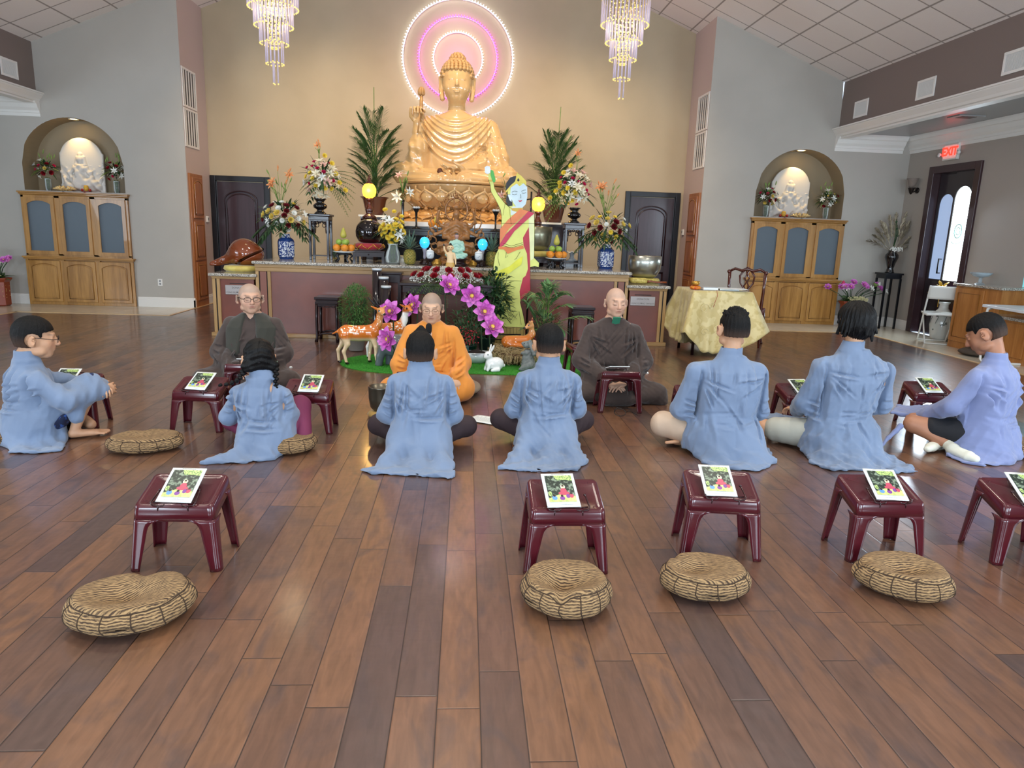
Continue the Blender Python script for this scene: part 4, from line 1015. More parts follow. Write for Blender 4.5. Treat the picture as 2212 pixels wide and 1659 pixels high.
def hair_girl(S,H):
 z = H.sc;M = Matrix(H.R.tolist())
 S.ell(H.w(0,-.02,.03),(.086*z,.104*z,.092*z),M,k=.01);S.ell(H.w(0,-.045,-.02),(.078*z,.065*z,.065*z),M,k=.03)
 for sx in (-1,1): S.ell(H.w(sx*.07,-.065,-.03),(.035*z,.035*z,.035*z),M,k=.03)
 hair_shape(S,H,lambda q: np.minimum(np.where(q[:,1] > .02,q[:,2]-.05+np.maximum(.09-q[:,1],0)*.3,9),np.where(q[:,1] > -.03,q[:,2]-.01,q[:,2]+.075)))
 def fn(x,y,zz):
  q = H.loc(x,y,zz);part = np.exp(-((q[:,0]+.012*np.sin(q[:,1]*40))/.0035)**2)*.006*(q[:,2] > .0)
  return part-.0022*np.sin(q[:,2]*170+q[:,0]*60*np.sign(q[:,0]))-.0015*np.sin(q[:,1]*190+q[:,2]*120)
 S.disp(fn)
def monk(label,xy,top,o):
 root = thing('person',label,'person',(xy[0],xy[1],0),PI,'monastics facing the children')
 sh,W = o['sh'],o['W'];H = Head((0+o.get('hx',0),.05,top-.113*o.get('hs',1)),o.get('yaw',0),o.get('pitch',0),o.get('roll',0),o.get('hs',1.0))
 S = SDF((-.5,-.3,-.01),(.5,.72,top+.03),.0052)
 H.add(S,broad=o.get('broad',1.0));neck_torso(S,H,V3(0,0,sh+.02),.056,[(.1,0,0,.16,.12),(.3,0,0,.15,.11),(sh-.12,0,0,W*.6,.1),(sh-.03,0,0,W*.62,.08),(sh+.03,0,.0,.075,.065)])
 for (a,e,w_,hd,nrm,th,cu) in o['arms']:
  S.chain([V3(*a),V3(*e),V3(*w_)],[.05,.042,.027],k=.02);hand(S,V3(*w_),hd,nrm,cu,1.15,th)
 base = np.array(lin(o.get('skin','c79c80')))
 S.build('body',skin_m,root,color=lambda x,y,z: H.colour(base,x,y,z,stub=o.get('stub')),it=1)
 B = SDF((-.62,-.35,-.004),(.62,.72,sh+.12),.0068);bk = .16
 B.loft([(.02,0,.02,W*1.12,.2),(.14,0,.01,W*1.02,.19),(.28,0,0,W*.92,.17),(sh-.2,0,0,W*.9,.15),(sh-.11,0,0,W*.88,.135),(sh-.05,0,0,W*.74,.11),(sh-.01,0,0,W*.52,.09),(sh+.03,0,.0,.082,.078)],k=.03,p=2.3)
 for (a,e,w_,hd,nrm,th,cu) in o['arms']:
  a,e,w_ = V3(*a),V3(*e),V3(*w_);sl = o.get('sleeve',1.0)
  B.cap(a,e,.075,.085*sl,k=.035);B.cap(e,w_-(w_-e)*.12,.085*sl,.07*sl,k=.014)
  if sl > 1: B.cap(e+(w_-e)*.5,e+(w_-e)*.6-V3(0,0,.09),.07,.045,k=.04)
  if 'drapesleeve' in o: pass
 for (a,b_,ra,rb,kk) in o['lap']: B.cap(V3(*a),V3(*b_),ra,rb,k=kk)
 for (pts,z0,z1) in o.get('tails',[]): B.poly(pts,z0,z1,k=.08,wave=lambda X,Y: .012*np.abs(np.sin(X*12+Y*9)))
 B.loft([(sh,0,.0,.082,.078),(sh+.05,0,.012,.067,.067)],k=.015)
 B.loft([(sh-.02,0,.03,.045,.045),(sh+.12,0,.02,.060,.058)],k=.0,cut=True)
 if o.get('vneck'):
  for i in range(7): B.cap(V3((i-3)*0,.10,sh+.05-i*.012),V3(0,.22,sh-.02-i*.012),.048-.006*i,k=.004,cut=True)
 sd = o.get('seed',1);F1 = folds(sd,.022,22,5,.35);F2 = folds(sd+9,.009,55,4,.5)
 CR = creases(sd+3,W,sh,0,1,10,.3)
 def wr(x,y,z):
  g = sstep(sh+.02,sh-.1,z);d = (F1(x,y,z)+F2(x,y,z))*(.25+.75*g)
  d = d+CR(x,y,z)
  for sx in (-1,1):
   d = d+.016*np.exp(-((x-sx*W*.78)/.012)**2)*sstep(sh-.08,sh-.16,z)*sstep(.22,.34,z)*(y > 0)
  if o.get('cross'):
   for k_ in (0,1,2):
    ln = (z-(sh-.02+.0*k_))+(x*1.0+.05+k_*.05)*1.15*o['cross'];d = d+.010*np.exp(-(ln/.010)**2)*(y > .02)*(z < sh+.02)*(z > .38)
  if o.get('front'): d = d+.006*np.exp(-((x-.02)/.006)**2)*(y > 0)*(z > .3)
  return d
 B.disp(wr);B.floor(.002);B.build('robe',o['robe'],root,it=2)
 return root,H
RLX = (.25,.35,.3)
def build_monks():
 HANDX = [((-.2,.0,.62),(-.29,.06,.36),(-.07,.33,.2),(.9,.5,-.15),(0,-.1,-1),-1,RLX),((.2,.0,.62),(.29,.06,.36),(.09,.33,.19),(-.9,.4,-.1),(0,-.2,-1),1,RLX)]
 LAPX = [((-.1,.05,.13),(-.40,.25,.10),.12,.085,.09),((.1,.05,.13),(.40,.25,.10),.12,.085,.09),((-.36,.26,.09),(.1,.40,.06),.08,.055,.07),((.36,.26,.09),(-.1,.38,.07),.08,.055,.07)]
 # right monk, brown robe, eyes closed
 r,H = monk('shaven-headed monk in a brown robe, eyes closed, hands in lap behind a stool',(1.38,6.50),1.03,dict(sh=.725,W=.285,arms=HANDX,robe=robe_brown,sleeve=1.1,lap=LAPX+[((.3,.2,.06),(.48,.26,.02),.06,.02,.08),((-.3,.2,.06),(-.46,.3,.02),.06,.02,.08)],seed=101,cross=1.0,vneck=True,skin='cfa58b',stub=(np.array(lin('9d8b80')),.35),pitch=R(-6),yaw=R(6),hs=1.17,broad=.97))
 b = MB();b.cbox((0,0,0),(.07,.01,.09),T=Tr((0,.105,.735),(R(-38),0,0)));b.build('undershirt',mat('green_undershirt','2f7d5f',rough=.8),r)
 # left monk, brown robe + olive vest, glasses
 r,H = monk('shaven-headed monk with dark-rimmed glasses, brown robe and olive vest',(-1.98,6.75),.955,dict(sh=.655,W=.285,arms=[(tuple(np.array(a)-V3(0,0,.05)),tuple(np.array(e)-V3(0,0,.04)),*rest) for (a,e,*rest) in HANDX],robe=robe_brown,sleeve=1.1,
lap=LAPX+[((-.3,.2,.06),(-.48,.30,.02),.06,.02,.08),((.3,.2,.06),(.42,.28,.02),.06,.02,.08)],seed=113,cross=-1.0,vneck=True,skin='c99f86',stub=(np.array(lin('8d857c')),.55),yaw=R(24),pitch=R(-2),hs=1.20,broad=1.06))
 glasses(H,mat('dark_frames','1a1416',rough=.3),r,thick=.0026)
 Vv = SDF((-.4,-.3,.25),(.4,.35,.78),.0068)
 Vv.loft([(.30,0,0,.262,.185),(.45,0,0,.258,.165),(.56,0,0,.252,.15),(.61,0,0,.215,.13),(.65,0,0,.15,.108),(.685,0,.0,.092,.092)],k=.01,p=2.3)
 Vv.cap(V3(0,.2,.2),V3(0,.20,.52),.13,.085,k=.01,cut=True);Vv.cap(V3(0,.20,.52),V3(0,.12,.70),.085,.062,k=.01,cut=True);Vv.cap(V3(0,0,.6),V3(0,0,.8),.072,k=.01,cut=True)
 for sx in (-1,1): Vv.cap(V3(sx*.31,0,.3),V3(sx*.31,0,.46),.07,.05,k=.02,cut=True)
 Vv.disp(folds(7,.012,30,4,.2));Vv.build('vest',robe_olive,r,it=2)
 # orange monk with microphone
 r,H = monk('shaven-headed monk in a bright orange robe speaking into a microphone',(-.30,6.42),.945,dict(sh=.665,W=.265,arms=[((-.185,.0,.58),(-.285,.06,.32),(-.24,.28,.235),(-.05,.75,-.65),(0,.3,-1),-1,(.35,.5,.4)),((.185,.0,.58),(.28,.10,.30),(.035,.185,.50),(-.05,.25,1),(0,-1,.2),1,(1.0,1.2,.9))],robe=robe_orange,
lap=[((-.1,.05,.13),(-.30,.25,.14),.12,.09,.09),((.1,.05,.13),(.36,.22,.12),.12,.085,.09),((-.30,.26,.12),(.0,.40,.06),.09,.055,.07),((.34,.24,.09),(-.1,.38,.07),.08,.055,.07),((-.3,.3,.1),(-.14,.44,.03),.06,.02,.07)],seed=127,front=True,skin='d0a78a',stub=(np.array(lin('6f6862')),.65),pitch=R(-12),hs=1.17,broad=.98))
 glasses(H,mat('thin_frames','4a3a35',rough=.3,metal=.5),r,thick=.0012)
 return r
build_kids();build_monks()
m = thing('microphone','black handheld microphone held up to the chin of the monk in orange','microphone',(-.315,6.225,.505),0)
b = MB();b.lathe([(.013,-.05),(.014,.02),(.018,.085),(.019,.10)],16);b.build('handle',mat('mic_grey','3a4a5e',rough=.3,metal=.5),m)
b = MB();b.lathe([(.019,.10),(.026,.118),(.028,.145),(.025,.172),(.012,.186),(0,.188)],18);b.build('foam_head',mat('foam_black','111214',rough=.95,bump=.5,bscale=300),m)
# ------------------------------------------------------------------ reading stools, booklets, cushions
stool_m = mat('maroon_plastic','48111b',rough=.22,var=.08,vscale=5,coat=.35,coatr=.12)
stool_e = mat('maroon_plastic_emboss','3a0c16',rough=.3)
wire_m = mat('brown_lacquered_wire','2e0f12',rough=.2,coat=.3,metal=.3)
paper_m = mat('white_paper','e9efee',rough=.6)
HF,HB,TW,TD = .292,.362,.33,.235        # sloping top: front and back height, width, depth
def topz(y): return HF+(HB-HF)*(y+TD/2)/TD
def make_stool(label):
 t = thing('plastic_stool',label,'stool',(0,0,0),0,'maroon plastic reading stools')
 bot = (.385,.285)
 def rim(u,hx,hy,r):
  """rounded rectangle point, u in corner space: corner index c, t in -1..1 along the corner"""
  c,tt = u;sx,sy = ((-1,-1),(1,-1),(1,1),(-1,1))[c]
  return c,tt,sx,sy
 def corner_pt(c,tt,hx,hy,r,ex,ey):
  # tt<0 runs along one side, tt>0 along the other; ex/ey reach from the corner
  sx,sy = ((-1,-1),(1,-1),(1,1),(-1,1))[c]
  if tt < -.25:
   k = (-tt-.25)/.75;return (sx*(hx-r-(ex-r)*k),sy*hy)
  if tt > .25:
   k = (tt-.25)/.75;return (sx*hx,sy*(hy-r-(ey-r)*k))
  a = (tt+.25)/.5*PI/2;return (sx*(hx-r+r*math.sin(a)),sy*(hy-r+r*math.cos(a)))
 ts = [-1,-.7,-.45,-.25,-.12,0,.12,.25,.45,.7,1]
 AR_ = .060     # apron height below the top edge
 # legs
 for c in range(4):
  b = MB();rows = []
  for j in range(15):
   f = j/14                                   # 0 bottom .. 1 under the apron
   sx,sy = ((-1,-1),(1,-1),(1,1),(-1,1))[c]
   ztop = topz(sy*TD/2)-AR_
   z = ztop*f;g = z/ (topz(sy*TD/2));hx = bot[0]/2+(TW/2-bot[0]/2)*g;hy = bot[1]/2+(TD/2-bot[1]/2)*g
   q = f**1.0;ex = .042+.026*q;ey = .036+.020*q
   if f > .80: m_ = (f-.80)/.20;m_ = 1-math.sqrt(max(0,1-m_*m_));ex += m_*.042;ey += m_*.030
   rows.append([(*corner_pt(c,tt,hx,hy,.022,ex,ey),z) for tt in ts])
  vs = [p for r_ in rows for p in r_];n = len(ts)
  fs = [(j*n+i,j*n+i+1,(j+1)*n+i+1,(j+1)*n+i) for j in range(14) for i in range(n-1)]
  b.put(vs,fs);b.build('leg',stool_m,t,solid=.005,offset=1 if False else 0)
  # little flange under the foot
 # seat: apron + rounded edge + sloping top
 b = MB();ring = []
 def loop(hx,hy,r,zf,n=6):
  P = []
  for c,(sx,sy) in enumerate(((-1,-1),(1,-1),(1,1),(-1,1))):
   for i in range(n+1):
    a = PI/2*i/n
    if c % 2 == 0: x,y = sx*(hx-r+r*math.cos(a) if c in (0,) else hx-r+r*math.cos(a)),sy*(hy-r+r*math.sin(a))
    else: x,y = sx*(hx-r+r*math.sin(a)),sy*(hy-r+r*math.cos(a))
    P.append((x,y,zf(x,y)))
  return P
 e = 1.5*(bot[0]/2-TW/2)*.18
 defs = [(TW/2+.006,TD/2+.006,.024,lambda x,y: topz(y)-AR_-.004),(TW/2+.003,TD/2+.003,.024,lambda x,y: topz(y)-AR_/2),(TW/2,TD/2,.024,lambda x,y: topz(y)-.010),(TW/2-.003,TD/2-.003,.023,lambda x,y: topz(y)-.003),
(TW/2-.010,TD/2-.010,.02,lambda x,y: topz(y)),(TW/2-.02,TD/2-.02,.016,lambda x,y: topz(y)-.001),(TW/2-.026,TD/2-.026,.014,lambda x,y: topz(y)-.004)]
 L_ = [loop(hx,hy,r,zf) for hx,hy,r,zf in defs];n = len(L_[0]);vs = [p for l in L_ for p in l]
 fs = [(j*n+i,j*n+(i+1) % n,(j+1)*n+(i+1) % n,(j+1)*n+i) for j in range(len(L_)-1) for i in range(n)];fs.append(tuple((len(L_)-1)*n+i for i in range(n)))
 b.put(vs,fs);b.build('seat',stool_m,t,solid=.004,offset=0)
 sl = math.atan2(HB-HF,TD)
 def TT(x,y,rz=0): return Matrix.Translation((x,y,topz(y)-.0035)) @ Matrix.Rotation(sl,4,'X') @ Matrix.Rotation(rz,4,'Z')
 a = text_mesh('NAM MÔ',.026,stool_e,'raw',TT(-.098,.070,R(10)),.0012);a2 = text_mesh('PHẬT',.026,stool_e,'raw',TT(.098,.070,R(-10)),.0012)
 b = MB()
 for me in (a,a2): b.put([v.co for v in me.vertices],[tuple(p.vertices) for p in me.polygons])
 b.build('embossed_lettering',stool_e,t,flat=True)
 b = MB();b.smooth = False       # sunken lotus emblem and corner marks
 for sx in (-1,1):
  for k in range(3):
   A = R(20+38*k);p = [(0,0),(.014,.022),(0,.058),(-.014,.022)]
   pts = [(sx*(.05+u*math.cos(A)+v*math.sin(A)),.0-.012-u*math.sin(A)+v*math.cos(A)) for u,v in p]
   b.put([(x,y,topz(y)-.003) for x,y in pts],[(0,1,2,3)])
  for sy in (-1,1): b.tube([(sx*(.128+.012*math.cos(q)),sy*.085+.009*math.sin(q),topz(sy*.085+.009*math.sin(q))-.003) for q in np.linspace(0,2*PI,11)[:-1]],.002,4,closed=True)
 b.build('embossed_lotus',stool_e,t)
 b = MB()     # moulded lip at the lower edge that holds the book rest
 b.cbox((0,-TD/2+.004,HF+.004),(.13,.012,.016));b.build('book_ledge',stool_m,t,bevel=.003)
 return t
def make_rest(label):
 t = thing('book_rest',label,'book rest',(0,0,0),0,'wire book rests clipped on the stools')
 b = MB();r = .0038
 for s in (-1,1):
  x = s*.052
  P = [(s*.03,-TD/2+.006,HF+.012),(s*.042,-TD/2-.004,HF+.006),(s*.060,-TD/2-.004,HF+.004),(s*.088,-TD/2-.001,HF+.008),(s*.094,-TD/2+.004,HF+.02),(s*.092,-TD/2+.03,HF+.026),(s*.088,-TD/2+.075,topz(-TD/2+.075)+.018),(s*.085,-TD/2+.085,topz(-TD/2+.085)+.02)]
  b.tube(P,r,6);b.ball(P[-1],.0068,8,6);b.tube([(s*.062,-TD/2-.003,HF+.006),(s*.064,-TD/2-.002,HF-.018)],.003,5)
 b.tube([(-.088,-TD/2+.012,HF+.016),(-.05,-TD/2+.006,HF+.015),(.05,-TD/2+.006,HF+.015),(.088,-TD/2+.012,HF+.016)],r,6)
 b.tube([(-.03,-TD/2+.02,HF+.012),(-.055,.03,topz(.03)+.015),(-.05,.06,topz(.06)+.03),(.05,.06,topz(.06)+.03),(.055,.03,topz(.03)+.015),(.03,-TD/2+.02,HF+.012)],.003,5)
 b.build('wire_frame',wire_m,t);return t
pic = [mat('print_foliage','1f2b22',rough=.4,col2='7f8f7a',vscale=60,vlo=.5,vhi=.62),mat('print_sunlit_leaves','b7cf7c',rough=.4,col2='5d7a46',vscale=150,vlo=.45,vhi=.6),mat('print_lawn','d3d489',rough=.4,col2='a8b56a',vscale=90),
mat('print_red','b5485c',rough=.4),mat('print_face','e5c39a',rough=.4),mat('print_halo','f2ecc4',rough=.4),mat('print_blue','5d8ed0',rough=.4),mat('print_purple','7a3f8e',rough=.4),mat('print_hair','2a1c1c',rough=.4),mat('ink','3a3f44',rough=.6)]
def make_booklet(label,faded=False):
 """thin booklet lying on the wire rest, cover picture of a seated figure under trees"""
 t = thing('booklet',label,'booklet',(0,0,0),0,'prayer booklets on the stools')
 w,h = .152,.205;b = MB();b.box(-w/2,w/2,0,h,-.0035,-.0008);b.build('pages',paper_m,t)
 b = MB();n = 8
 for i in range(n): pass
 b.grid(lambda u,v: ((u-.5)*w,v*h,.0002+.0016*math.sin(v*3)*math.sin(u*3)),8,8);b.build('cover',paper_m,t,solid=.0008)
 b = MB();b.smooth = False;z = .0034
 def el(cx,cy,rx,ry,m,k,n=14): b.cur = m;b.put([(cx+rx*math.cos(2*PI*i/n),cy+ry*math.sin(2*PI*i/n),z+k*.0002) for i in range(n)],[tuple(range(n))])
 x0,x1,y0,y1 = -w/2+.013,w/2-.013,.026,h-.016
 b.cur = 0;b.quad((x0,y0,z),(x1,y0,z),(x1,y1,z),(x0,y1,z))
 b.cur = 2;b.put([(x0,y0,z+.0002),(x1,y0,z+.0002),(x1,y0+.035,z+.0002),(x0+.05,y0+.045,z+.0002),(x0,y0+.022,z+.0002)],[(0,1,2,3,4)])
 b.cur = 1;b.put([(x0+.04,y1,z+.0002),(x1,y1,z+.0002),(x1,y1-.035,z+.0002),(x1-.03,y1-.028,z+.0002),(x0+.055,y1-.03,z+.0002)],[(0,1,2,3,4)])
 el(.012,y0+.052,.026,.012,3,2);el(.012,y0+.066,.015,.018,3,3);el(.012,y0+.092,.011,.0125,5,2);el(.012,y0+.090,.0065,.008,4,4);el(.012,y0+.097,.006,.005,8,5)
 el(-.035,y0+.024,.012,.013,6,3);el(-.035,y0+.038,.006,.007,8,4);el(.0,y0+.022,.012,.012,7,3);el(.0,y0+.036,.006,.007,8,4);el(.028,y0+.034,.009,.012,7,3);el(.044,y0+.036,.010,.013,3,3);el(.044,y0+.05,.005,.006,8,4);el(-.052,y0+.05,.008,.015,1,2)
 b.build('cover_picture',pic,t)
 b = MB();b.smooth = False
 for (x,y,l) in ((0,.016,.035),(0,.0105,.085),(0,h-.008,.06)):
  q = -l/2
  while q < l/2: k = random.uniform(.002,.005);b.box(x+q,x+q+k,y-.0008,y+.0008,z-.0002,z+.0001);q += k+.0012
 b.build('printed_text',pic[9],t)
 return t
slope_rot = math.atan2(.375-.305,.195)
def set_booklet(o,sx,sy,srz,dx,dr,back=False):
 """on the stool at (sx,sy) rotated srz; the booklet's foot sits in the rest"""
 c,s_ = math.cos(srz),math.sin(srz);lx,ly = dx,-TD/2+.004
 o.location = (sx+c*lx-s_*ly,sy+s_*lx+c*ly,HF+.0215);o.rotation_mode = 'XYZ'
 M = Matrix.Rotation(srz+dr,4,'Z') @ Matrix.Rotation(math.atan2(.093,.19),4,'X');o.rotation_euler = M.to_euler()
protoS = make_stool('x');protoR = make_rest('x');protoB = make_booklet('x')
STOOLS = [  # x, y, rot deg, stool label, booklet dx, booklet drot, booklet label
(-1.24,3.08,0,'maroon plastic stool alone at the front left, nearest the camera there',0,-3,'picture booklet on the front left stool'),
(.475,3.06,1,'maroon plastic stool in the front row, beside the purple floor glare',-.02,4,'picture booklet on the front stool beside the purple floor glare'),
(1.26,3.21,-7,'maroon plastic stool in front row behind the tall teen in khaki trousers',-.02,2,'glare-washed booklet on the stool behind the khaki-trousered teen'),
(2.05,3.18,0,'maroon plastic stool in front row between two stools and behind grey-shorts teen',.0,-6,'picture booklet on the stool behind the teen in grey shorts'),
(2.77,3.15,-2,'maroon plastic stool cut off by the right edge of the photo',.0,-6,'picture booklet cut off at the right edge of the photo'),
(-2.85,5.28,3,'maroon plastic stool at the raised knee of the boy with glasses',-.05,-2,'picture booklet by the hand of the boy with glasses'),
(-1.93,5.24,-3,'maroon plastic stool to the left of the girl with braids',.0,-6,'picture booklet on the stool left of the girl with braids'),
(-1.15,5.23,0,'maroon plastic stool to the right of the girl with braids',.02,-3,'picture booklet on the stool right of the girl with braids'),
(1.82,5.28,-3,'maroon plastic stool mostly hidden by the tall teen in khaki trousers',-.01,4,'picture booklet half hidden by the tall khaki-trousered teen'),
(2.72,5.44,3,'maroon plastic stool between the two standing-haired teens on the right',.0,5,'picture booklet on the stool left of the teen in grey shorts'),
(3.92,5.62,-5,'maroon plastic stool in the window glare, before the teen with bowed head',-.01,3,'picture booklet on the stool standing in the bright floor glare'),
(1.35,6.00,180,'maroon plastic stool over the lap of the closed-eyed brown monk',None,0,''),
(-1.80,5.98,180,'maroon plastic stool before the monk with dark glasses, behind the girl',None,0,''),
(-.38,5.80,180,'maroon plastic stool before the orange-robed monk, behind the tufted boy',None,0,''),
(1.22,7.35,96,'red plastic stool just behind the closed-eyed monk in brown',None,0,''),
]
for i,(x,y,rz,ls,bdx,bdr,lb) in enumerate(STOOLS):
 s = protoS if i == 0 else copy_tree(protoS);s['label'] = ls;s.location = (x,y,0.001);s.rotation_euler = (0,0,R(rz))
 if i == 9: s['label'] = 'maroon plastic stool with a booklet left of the teen in grey shorts'
 if bdx is None and i == 14: continue
 k = protoR if i == 0 else copy_tree(protoR);k['label'] = 'wire book rest on '+ls.replace('maroon plastic ','').replace(', nearest the camera there','').replace('in front row ','');k.location = (x,y,.001);k.rotation_euler = (0,0,R(rz))
 if i == 9: k['label'] = 'brown wire book rest on the stool left of the grey-shorts teen'
 if bdx is None: continue
 b_ = protoB if i == 0 else copy_tree(protoB);b_['label'] = lb;set_booklet(b_,x,y,R(rz),bdx,R(bdr))
pr = tag(MB().box(-.11,.07,-.06,.08,0,.006).build('paper_sheets',paper_m),'thin white papers on the stool of the closed-eyed monk','paper');pr.location = (1.36,6.02,.372);pr.rotation_euler = (R(-16),0,R(5))
pr = tag(MB().box(-.09,.09,-.06,.06,0,.006).build('paper_sheets',paper_m),'thin white papers on the stool of the monk with dark glasses','paper');pr.location = (-1.80,6.0,.372);pr.rotation_euler = (R(-16),0,0)
b = MB();b.grid(lambda u,v: ((u-.5)*.22,(v-.5)*.29,.003+.006*math.sin(u*2.5+1)*v),8,8);o = tag(b.build('paper_sheet',paper_m,solid=.0008),'loose white printed sheet lying on the floor right of the tufted boy','paper');o.location = (.20,5.55,.004);o.rotation_euler = (0,0,R(62))
b = MB();b.smooth = False
for r_ in range(16): b.box(-.08,random.uniform(.02,.08),-.12+r_*.015,-.118+r_*.015,.0105,.0112)
c = b.build('printed_text',mat('pale_ink','a6aeb4'),o)
# zafu cushions in striped corduroy
def cord():
 m,nt,b = newmat('tan_corduroy')
 uv = N(nt,'ShaderNodeUVMap');mp = N(nt,'ShaderNodeMapping');L(nt,uv.outputs[0],mp.inputs[0])
 n = N(nt,'ShaderNodeTexNoise',i_Scale=16.0,i_Detail=3.0);L(nt,mp.outputs[0],n.inputs['Vector'])
 sp = N(nt,'ShaderNodeSeparateXYZ');L(nt,mp.outputs[0],sp.inputs[0])
 v = math_(nt,'ADD',math_(nt,'MULTIPLY',sp.outputs[1],600.0),math_(nt,'MULTIPLY',n.outputs['Fac'],13.0))
 s = math_(nt,'SINE',v)
 mp2 = N(nt,'ShaderNodeMapping');mp2.inputs['Scale'].default_value = (40,260,1);L(nt,uv.outputs[0],mp2.inputs[0])
 n2 = N(nt,'ShaderNodeTexNoise',i_Scale=1.0,i_Detail=3.0);L(nt,mp2.outputs[0],n2.inputs['Vector'])
 t = math_(nt,'ADD',math_(nt,'MULTIPLY',s,.5),math_(nt,'MULTIPLY',math_(nt,'SUBTRACT',n2.outputs['Fac'],.5),3.2))
 mr = N(nt,'ShaderNodeMapRange');L(nt,t,mr.inputs[0]);mr.inputs[1].default_value = -.55;mr.inputs[2].default_value = .25
 mx = N(nt,'ShaderNodeMix',data_type='RGBA');L(nt,mr.outputs[0],mx.inputs[0]);mx.inputs[6].default_value = (*lin('3f2d1f'),1);mx.inputs[7].default_value = (*lin('9f8058'),1)
 L(nt,mx.outputs[2],b.inputs['Base Color']);b.inputs['Roughness'].default_value = .9
 bp = N(nt,'ShaderNodeBump',i_Strength=.8,i_Distance=.004);L(nt,mr.outputs[0],bp.inputs['Height']);L(nt,bp.outputs[0],b.inputs['Normal'])
 return m
cord_m = cord();seam_m = mat('cushion_seam','3a2a1c',rough=.9)
def cushion(label,x,y,rx,ry,hgt,rz,seed,dent=.5,m=None,group='striped corduroy floor cushions'):
 rg = np.random.RandomState(seed);ph = rg.uniform(0,6,8);dx,dy = rg.uniform(-.25,.25,2)
 t = thing('floor_cushion',label,'cushion',(x,y,0),rz,group)
 def shape(a,s):
  """a angle, s 0 centre top .. 1 rim .. 2 centre bottom"""
  if s <= 1: q = s;r = math.sin(min(q/.78,1)*PI/2)**.9*.86 if q < .78 else .86+.14*math.sin((q-.78)/.22*PI/2);z = 1-(.0 if q < .5 else ((q-.5)/.5)**2.4*.5)
  else: q = s-1;r = math.cos(q*PI/2)**.45;z = .5*(1-q)**1.6
  w_ = 1+.035*math.sin(2*a+ph[0])+.025*math.sin(3*a+ph[1])+.012*math.sin(7*a+ph[2])
  X,Y = r*math.cos(a)*w_,r*math.sin(a)*w_
  d = math.exp(-(((X-dx)/.42)**2+((Y-dy)/.32)**2));dz = 0
  if s <= 1:
   dz = -dent*.62*d+.08*math.sin(X*4+ph[3])*math.cos(Y*4+ph[4])*(1-s)+.06*math.sin(2*a+ph[5])*s
   dz -= .38*dent*math.exp(-((math.sin((a-ph[6])/2))/.09)**2)*math.exp(-((s-.7)/.25)**2)
  r2 = .012*abs(math.sin(a*7+ph[7]))**.4*(1-abs(s-1)) if .6 < s < 1.6 else 0
  return (X*rx*(1-r2),Y*ry*(1-r2),max(.002,(z+dz)*hgt))
 nu,nv = 72,30;V = [];UV = {}
 me = bpy.data.meshes.new('cover');vs = [shape(0,0)]
 S_ = [2*j/nv for j in range(1,nv)]
 for s in S_: vs += [shape(2*PI*i/nu,s) for i in range(nu)]
 vs.append((0,0,.002));fs = [];rim_z = []
 for i in range(nu): fs.append((0,1+i,1+(i+1) % nu))
 for j in range(len(S_)-1):
  for i in range(nu): a = 1+j*nu+i;b2 = 1+j*nu+(i+1) % nu;fs.append((a,a+nu,b2+nu,b2))
 o0 = 1+(len(S_)-1)*nu
 for i in range(nu): fs.append((o0+i,len(vs)-1,o0+(i+1) % nu))
 me.from_pydata(vs,[],fs);uvl = me.uv_layers.new(name='UVMap');me.materials.append(m or cord_m)
 for p in me.polygons:
  p.use_smooth = True;cz = sum(vs[k][2] for k in p.vertices)/len(p.vertices)
  rr = max(math.hypot(vs[k][0]/rx,vs[k][1]/ry) for k in p.vertices);top_ = rr < .87 and cz > hgt*.35
  cs = [vs[k] for k in p.vertices];am = math.atan2(sum(c[1] for c in cs),sum(c[0] for c in cs))
  for li in p.loop_indices:
   v = vs[me.loops[li].vertex_index]
   if top_: u_ = (v[0],v[1]+.02*math.sin(v[0]*14+ph[0]))
   else:
    a = math.atan2(v[1],v[0]);a = am+((a-am+PI) % (2*PI)-PI);rd = math.hypot(v[0]/rx,v[1]/ry);u_ = (a*rx,-v[2]*.85+(rd-.86)*rx*.4+.5)
   uvl.data[li].uv = u_
 me.update();o = bpy.data.objects.new('cover',me);COL.objects.link(o);o.parent = t
 # piping round the top panel and the pleat seams down the side
 if m is None:
  b = MB();b.tube([Vector(shape(2*PI*i/60,.80))+Vector((0,0,.001)) for i in range(60)],.0026,5,closed=True)
  for k in range(13):
   a = 2*PI*k/13+ph[2];b.tube([Vector(shape(a+.05*math.sin(s*5),s))*1.004 for s in np.linspace(.80,1.55,9)],.0026,4)
  b.build('seam',seam_m,t)
 return t
cushion('striped corduroy cushion lying alone in the front left corner',-1.25,2.56,.225,.185,.125,R(24),2,.5)
cushion('striped corduroy cushion beside the purple floor glare, folded dent on top',.44,2.66,.185,.185,.135,R(-10),5,.8)
cushion('striped corduroy cushion in front, third from the left, flattened top',1.06,2.78,.195,.165,.12,R(-8),9,.5)
cushion('striped corduroy cushion in front at right, oval and hollowed',1.96,2.78,.205,.165,.125,R(-14),14,.6)
cushion('striped corduroy cushion barely visible at the right photo edge',2.86,2.78,.2,.17,.125,0,17,.5)
cushion('flat striped corduroy cushion between the glasses boy and the braided girl',-2.11,4.68,.235,.17,.105,R(8),21,.4)
cushion('striped corduroy cushion under the braided girl',-1.20,4.72,.215,.19,.115,0,23,.0)
cushion('striped corduroy cushion under the boy with glasses',-3.08,4.86,.2,.2,.10,0,25,.0)
cushion('striped corduroy cushion under the teen with bowed head',4.12,4.86,.22,.2,.10,0,27,.0)
cushion('striped corduroy cushion under the boy with the tuft',-.30,4.80,.17,.17,.08,0,29,.0)
cushion('round smooth grey-tan cushion under the orange-robed monk',-.24,6.50,.40,.30,.12,0,31,.0,m=mat('cushion_grey_tan','8b7c6a',rough=.9,bump=.4,bscale=300),group='plain floor cushions')
